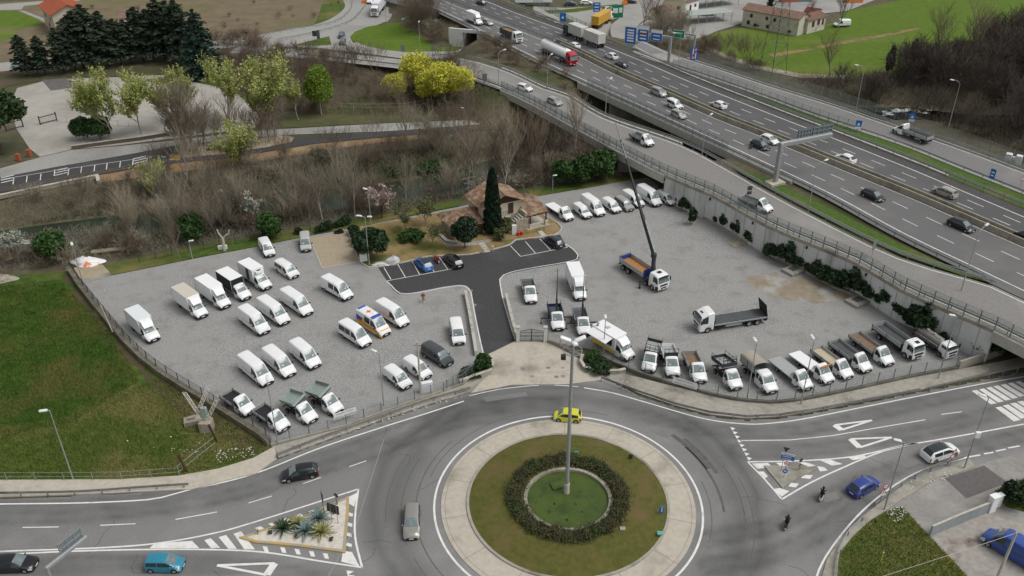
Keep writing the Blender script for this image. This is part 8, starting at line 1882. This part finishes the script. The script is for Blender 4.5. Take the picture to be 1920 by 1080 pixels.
block('yard_building', 'cream yard building with flat roof at the top right', 'building', (1244,26), (1283,28), 7, 4.6, mat('cream_wall', (.56,.50,.36), .9), M_KERB, 0, [(.3,2.2,1,1.2),(.7,2.2,1,1.2)])
block('yard_building', 'white yard building with grey tiled roof at the top right', 'building', (1283,27), (1309,20), 7, 3.8, P_BOXW, M_TILE3, 1.1, [(.4,1.6,.9,1.9),(.75,2.1,1,1)])
block('gatehouse', 'small cream gatehouse with brown roof beside the bare trees', 'building', (1243,40), (1262,33), 5, 3.0, mat('cream_wall', (.56,.50,.36), .9), M_TILE3, .7, [(.5,1.6,.8,1)])
def canopy(label, a, b_, d_):
    A, B = g(*a), g(*b_); u = B-A; L = u.length; t = thing('parking_canopy', label, 'canopy', A, math.atan2(u.y,u.x)); MB().box((L/2,d_/2,2.9), (L+.6,d_+.4,.14)).build('canopy_roof', mat('canopy_sheet', (.36,.40,.36), .6, (.30,.33,.30), .8), t)
    for k in range(6):
        for y in (.3,d_-.3): MB().box((L*k/5,y,1.4), (.14,.14,2.9)).build('canopy_post', M_STEEL, t)
canopy('long green grey parking canopy, nearer one in the industrial yard', (1294,47), (1372,40), 6); canopy('long pale parking canopy, farther one in the industrial yard', (1310,18), (1385,9), 6)
block('warehouse', 'grey industrial building cut by the top edge of the photo', 'warehouse', (1330,-12), (1440,-14), 20, 7, P_BOX, M_KERB, 0, [])
for i, (x, y, cc) in enumerate(((1478,3,'faded red'),(1505,2,'grey blue'),(1600,4,'orange'))):
    q = thing('skip_container', '%s skip container in the industrial yard at the top' % cc, 'container', g(x,y), .1); MB().rbox((0,0,1.2), (6,2.4,2.2), .08).build('container_shell', mat('skip%d' % i, ((.4,.12,.08),(.13,.19,.24),(.55,.2,.05))[i], .6), q)
for px, py, lab in ((683,6,'orange plastic barrier at the slip road top'),(1171,9,'orange plastic barrier beside the black car at the top')): small('orange_barrier', lab, 'barrier', px, py, lambda b: (b.rbox((0,0,.5), (1.8,.6,1.0), .08), b.box((0,0,1.2), (1.6,.08,.5))), mat('barrier_orange', (.7,.22,.03), .5), .05)
small('white_machine', 'white twin unit machine beside the side carriageway at the right edge', 'machine', 1898, 305, lambda b: (b.rbox((-.9,0,.8), (1.1,1.2,1.8), .06), b.rbox((.9,0,.8), (1.1,1.2,1.8), .06), b.box((0,0,.9), (.9,.7,.6))), P_BOXW, HZ-.2, -.6)
# yard court gates and walls
for i, (a, b_, lab) in enumerate((((76,234),(107,226),'dark framed gate panel standing open in the concrete court'),((12,246),(44,238),'dark framed gate panel at the left edge of the concrete court'))):
    A, B = g(*a), g(*b_); u = B-A; t = thing('framed_gate', lab, 'gate', A, math.atan2(u.y,u.x)); f_ = MB(); L = u.length
    for z in (.25,1.7): f_.box((L/2,0,z), (L,.1,.16))
    for x in (0,L): f_.box((x,0,1.0), (.22,.22,2.1))
    f_.build('gate_frame', M_DARKM, t); m_ = MB()
    for k in range(16): m_.tube((L*(k+.5)/16,0,.3),(L*(k+.5)/16,0,1.7),.015,n=4)
    m_.build('gate_bars', M_STEELD, t)
for px, py, lab in ((56,293,'red brick gate pillar right of the dirt lane'),(36,301,'small red gate pillar left of the dirt lane')): small('red_pillar', lab, 'pillar', px, py, lambda b: (b.rbox((0,0,.7), (.7,.7,1.4), .03), b.box((0,0,1.44), (.8,.8,.1))), mat('red_brick', (.36,.09,.05), .9), 0)
lowwall('low dark brick wall with posts along the lane in front of the leafing trees', [(135,280),(200,271),(262,263),(330,252)], .4, .8, mat('dark_brick', (.09,.075,.06), .9, (.13,.105,.085), 2))
fence('wire_fence', 'pale wire fence across the concrete court', gl([(108,228),(150,232),(200,236),(260,238)]), 1.4, 2.6, M_STEEL, None, .008, (.97,.1), .03)
fence('wire_fence', 'pale post fence along the scrub field edge above the far lane', gl([(640,205),(690,206),(760,205),(810,196)]), 1.6, 3.0, M_KERB, None, .008, (.9,.4), .04)
lowwall('stone retaining wall of the parking strip above the far river bank', [(-60,388),(0,372),(124,346),(183,334),(186,345)], .6, .7, M_STONE); fence('timber_railing', 'brown timber railing along the parking strip', gl([(0,362),(60,352),(124,340),(182,330),(262,316)]), 1.0, 2.5, mat('rail_wood', (.28,.18,.075), .8), None, .01, (.55,.97), .06)
sheet('stone_bank', [(0,374),(124,348),(186,338),(190,352),(130,372),(0,400)], M_STONE, -.02) if False else None
small('dark_bench', 'dark picnic bench on the sandy plot by the cycle path', 'bench', 399, 280, lambda b: (b.box((0,0,.72), (1.8,.8,.08)), b.box((0,.75,.45), (1.8,.3,.06)), b.box((0,-.75,.45), (1.8,.3,.06)), b.box((-.6,0,.35), (.1,1.5,.7)), b.box((.6,0,.35), (.1,1.5,.7))), M_DARKM, .05)
# ------------------------------------------------------------------ people and two wheelers
def skin(name, J, E_, m, parent=None, sub=1):
    me = bpy.data.meshes.new(name); me.from_pydata([j[:3] for j in J], E_, []); o = bpy.data.objects.new(name, me); C.objects.link(o)
    md = o.modifiers.new('s', 'SKIN'); 
    for v, j in zip(me.skin_vertices[0].data, J): v.radius = (j[3], j[4] if len(j) > 4 else j[3])
    me.skin_vertices[0].data[0].use_root = True; md.use_smooth_shade = True
    if sub: o.modifiers.new('d', 'SUBSURF').levels = sub; o.modifiers[-1].render_levels = sub
    dg = bpy.context.evaluated_depsgraph_get(); r = bpy.data.meshes.new_from_object(o.evaluated_get(dg)); bpy.data.objects.remove(o)
    r.materials.clear(); r.materials.append(m); q = bpy.data.objects.new(name, r); C.objects.link(q); q.parent = parent; return q
M_SKIN = mat('skin', (.42,.25,.17), .6); M_RUSTJ = mat('rust_jacket', (.22,.07,.035), .8, (.17,.05,.03), 6); M_HAIR = mat('dark_hair', (.03,.02,.015), .6); M_JBLK = mat('black_cloth', (.012,.012,.014), .8); M_SHORT = mat('tan_trousers', (.30,.17,.10), .8); M_HELM = mat('helmet_black', (.012,.012,.013), .2, spec=.6)
def hand(J, E_, root, pos, down, out):
    """palm with five short fingers, grown from joint root"""
    p = Vector(pos); d = Vector(down).normalized(); u = Vector(out).normalized(); i0 = len(J); J.append((*p,.035,.022)); E_.append((root,i0))
    for k in range(4):
        a = p+d*.05+u*(.027-.018*k); b_ = a+d*(.05-.006*abs(k-1.4)); J.append((*a,.011)); J.append((*b_,.008)); E_ += [(i0,len(J)-2),(len(J)-2,len(J)-1)]
    a = p+u*.04+d*.01; J.append((*a,.011)); J.append((*(a+d*.04+u*.015),.009)); E_ += [(i0,len(J)-2),(len(J)-2,len(J)-1)]
pe = thing('person', 'person in a rust brown jacket standing on the gravel by the kerb', 'person', g(794,566.5,.03), R(0))
J = [(0,0,.92,.15,.11),(0,0,1.15,.14,.10),(0,-.01,1.38,.17,.11),(0,-.01,1.5,.07),(0,.0,1.58,.07),(0,.0,1.68,.10,.11),(0,.01,1.77,.07),(.19,0,1.42,.06),(.26,.02,1.15,.05),(.25,.10,.92,.038),(-.19,0,1.42,.06),(-.26,.02,1.15,.05),(-.25,.10,.92,.038),(.09,0,.86,.09),(.11,.02,.48,.062),(.12,-.02,.09,.045),(.13,.12,.03,.04),(-.09,0,.86,.09),(-.10,.02,.48,.062),(-.11,-.02,.09,.045),(-.12,.12,.03,.04)]
E_ = [(0,1),(1,2),(2,3),(3,4),(4,5),(5,6),(2,7),(7,8),(8,9),(2,10),(10,11),(11,12),(0,13),(13,14),(14,15),(15,16),(0,17),(17,18),(18,19),(19,20)]
hand(J, E_, 9, (.25,.12,.85), (0,.1,-1), (0,1,0)); hand(J, E_, 12, (-.25,.12,.85), (0,.1,-1), (0,1,0))
skin('body', J, E_, M_SKIN, pe)
skin('jacket', [(0,0,.95,.19,.14),(0,0,1.15,.175,.13),(0,-.01,1.38,.20,.135),(0,-.01,1.48,.10),(.21,0,1.42,.085),(.28,.02,1.15,.07),(.265,.09,.97,.055),(-.21,0,1.42,.085),(-.28,.02,1.15,.07),(-.265,.09,.97,.055)], [(0,1),(1,2),(2,3),(2,4),(4,5),(5,6),(2,7),(7,8),(8,9)], M_RUSTJ, pe)
skin('trousers', [(0,0,.92,.165,.125),(.095,0,.82,.11),(.112,.02,.48,.082),(.12,-.01,.14,.065),(-.095,0,.82,.11),(-.105,.02,.48,.082),(-.112,-.01,.14,.065)], [(0,1),(1,2),(2,3),(0,4),(4,5),(5,6)], M_SHORT, pe)
skin('hair', [(0,-.02,1.70,.112,.115),(0,.0,1.78,.10)], [(0,1)], M_HAIR, pe)
for s in (1,-1): MB().rbox((s*.12,.04,.045), (.1,.27,.09), .02).build('shoe', P_BOXW, pe)
fm_ = MB()
for s in (1,-1): fm_.box((s*.035,.105,1.69), (.025,.012,.012))
fm_.box((0,.115,1.655), (.025,.03,.04)); fm_.box((0,.105,1.61), (.05,.012,.01)); fm_.build('face', M_HAIR, pe)
def scooter(label, px, py, hd, cm, rider=True, z=0.0, seatm=None, rl_=None):
    t = thing('scooter', label, 'scooter' if rider else 'motorcycle', g(px,py,z), R(hd))
    for x in (.66,-.62): wheel(t, x, .055, .25, .11)
    b_ = MB(); b_.rbox((-.42,0,.58), (.85,.34,.34), .08); b_.rbox((.08,0,.32), (.6,.34,.1), .03); b_.box((.45,0,.62), (.1,.36,.62), Matrix.Translation((0,0,.0))); b_.tube((.66,0,.25),(.42,0,1.02),.05,n=8); b_.rbox((.62,0,.52), (.34,.16,.1), .03); b_.build('body', cm, t, 40)
    MB().rbox((-.42,0,.79), (.8,.3,.1), .03).build('seat', M_TRIM, t); MB().tube((.42,-.34,1.04),(.42,.34,1.04),.022,n=6).build('handlebar', M_DARKM, t); MB().rbox((.53,0,.92), (.1,.2,.16), .03).build('headlight', M_LAMP, t); MB().box((-.86,0,.62), (.04,.2,.1)).build('tail_light', M_TAIL, t); MB().box((-.88,0,.42), (.02,.18,.2)).build('number_plate', M_PLATE, t)
    if rider:
        p = thing('person', rl_, 'person', g(px,py,z), R(hd))
        J = [(-.35,0,.92,.15,.15),(-.30,0,1.15,.13,.15),(-.22,0,1.38,.12,.18),(-.18,0,1.5,.07),(-.14,0,1.6,.085),(-.13,0,1.72,.09),(-.2,.2,1.4,.07),(.05,.28,1.2,.052),(.34,.27,1.08,.04),(-.2,-.2,1.4,.07),(.05,-.28,1.2,.052),(.34,-.27,1.08,.04),(-.3,.12,.88,.1),(.12,.2,.85,.075),(.15,.17,.45,.055),(.27,.17,.40,.045),(-.3,-.12,.88,.1),(.12,-.2,.85,.075),(.15,-.17,.45,.055),(.27,-.17,.40,.045)]
        E_ = [(0,1),(1,2),(2,3),(3,4),(4,5),(2,6),(6,7),(7,8),(2,9),(9,10),(10,11),(0,12),(12,13),(13,14),(14,15),(0,16),(16,17),(17,18),(18,19)]
        hand(J, E_, 8, (.40,.28,1.07), (1,0,-.5), (0,-1,0)); hand(J, E_, 11, (.40,-.28,1.07), (1,0,-.5), (0,1,0))
        skin('body', J, E_, M_JBLK, p); h_ = MB().lathe([(0.01,-.15),(.10,-.15),(.145,-.05),(.15,.04),(.11,.13),(0.01,.16)], 16, Matrix.Translation((-.12,0,1.72))); h_.build('helmet', M_HELM, p, 50); MB().rbox((.0,0,1.72), (.06,.2,.09), .02).build('visor', M_GLASS, p)
    return t
scooter('white scooter ridden ahead toward the right hand road', 1540, 934, 62, P_WHITE, True, 0, None, 'rider in black jacket and helmet on the white scooter'); scooter('dark scooter following behind on the roundabout exit', 1474, 987, 66, P_BLACK, True, 0, None, 'rider in black jacket and helmet on the dark scooter')
scooter('red and white motorcycle parked between the blue and the black cars', 819, 491, 118, P_RED, False, .04)
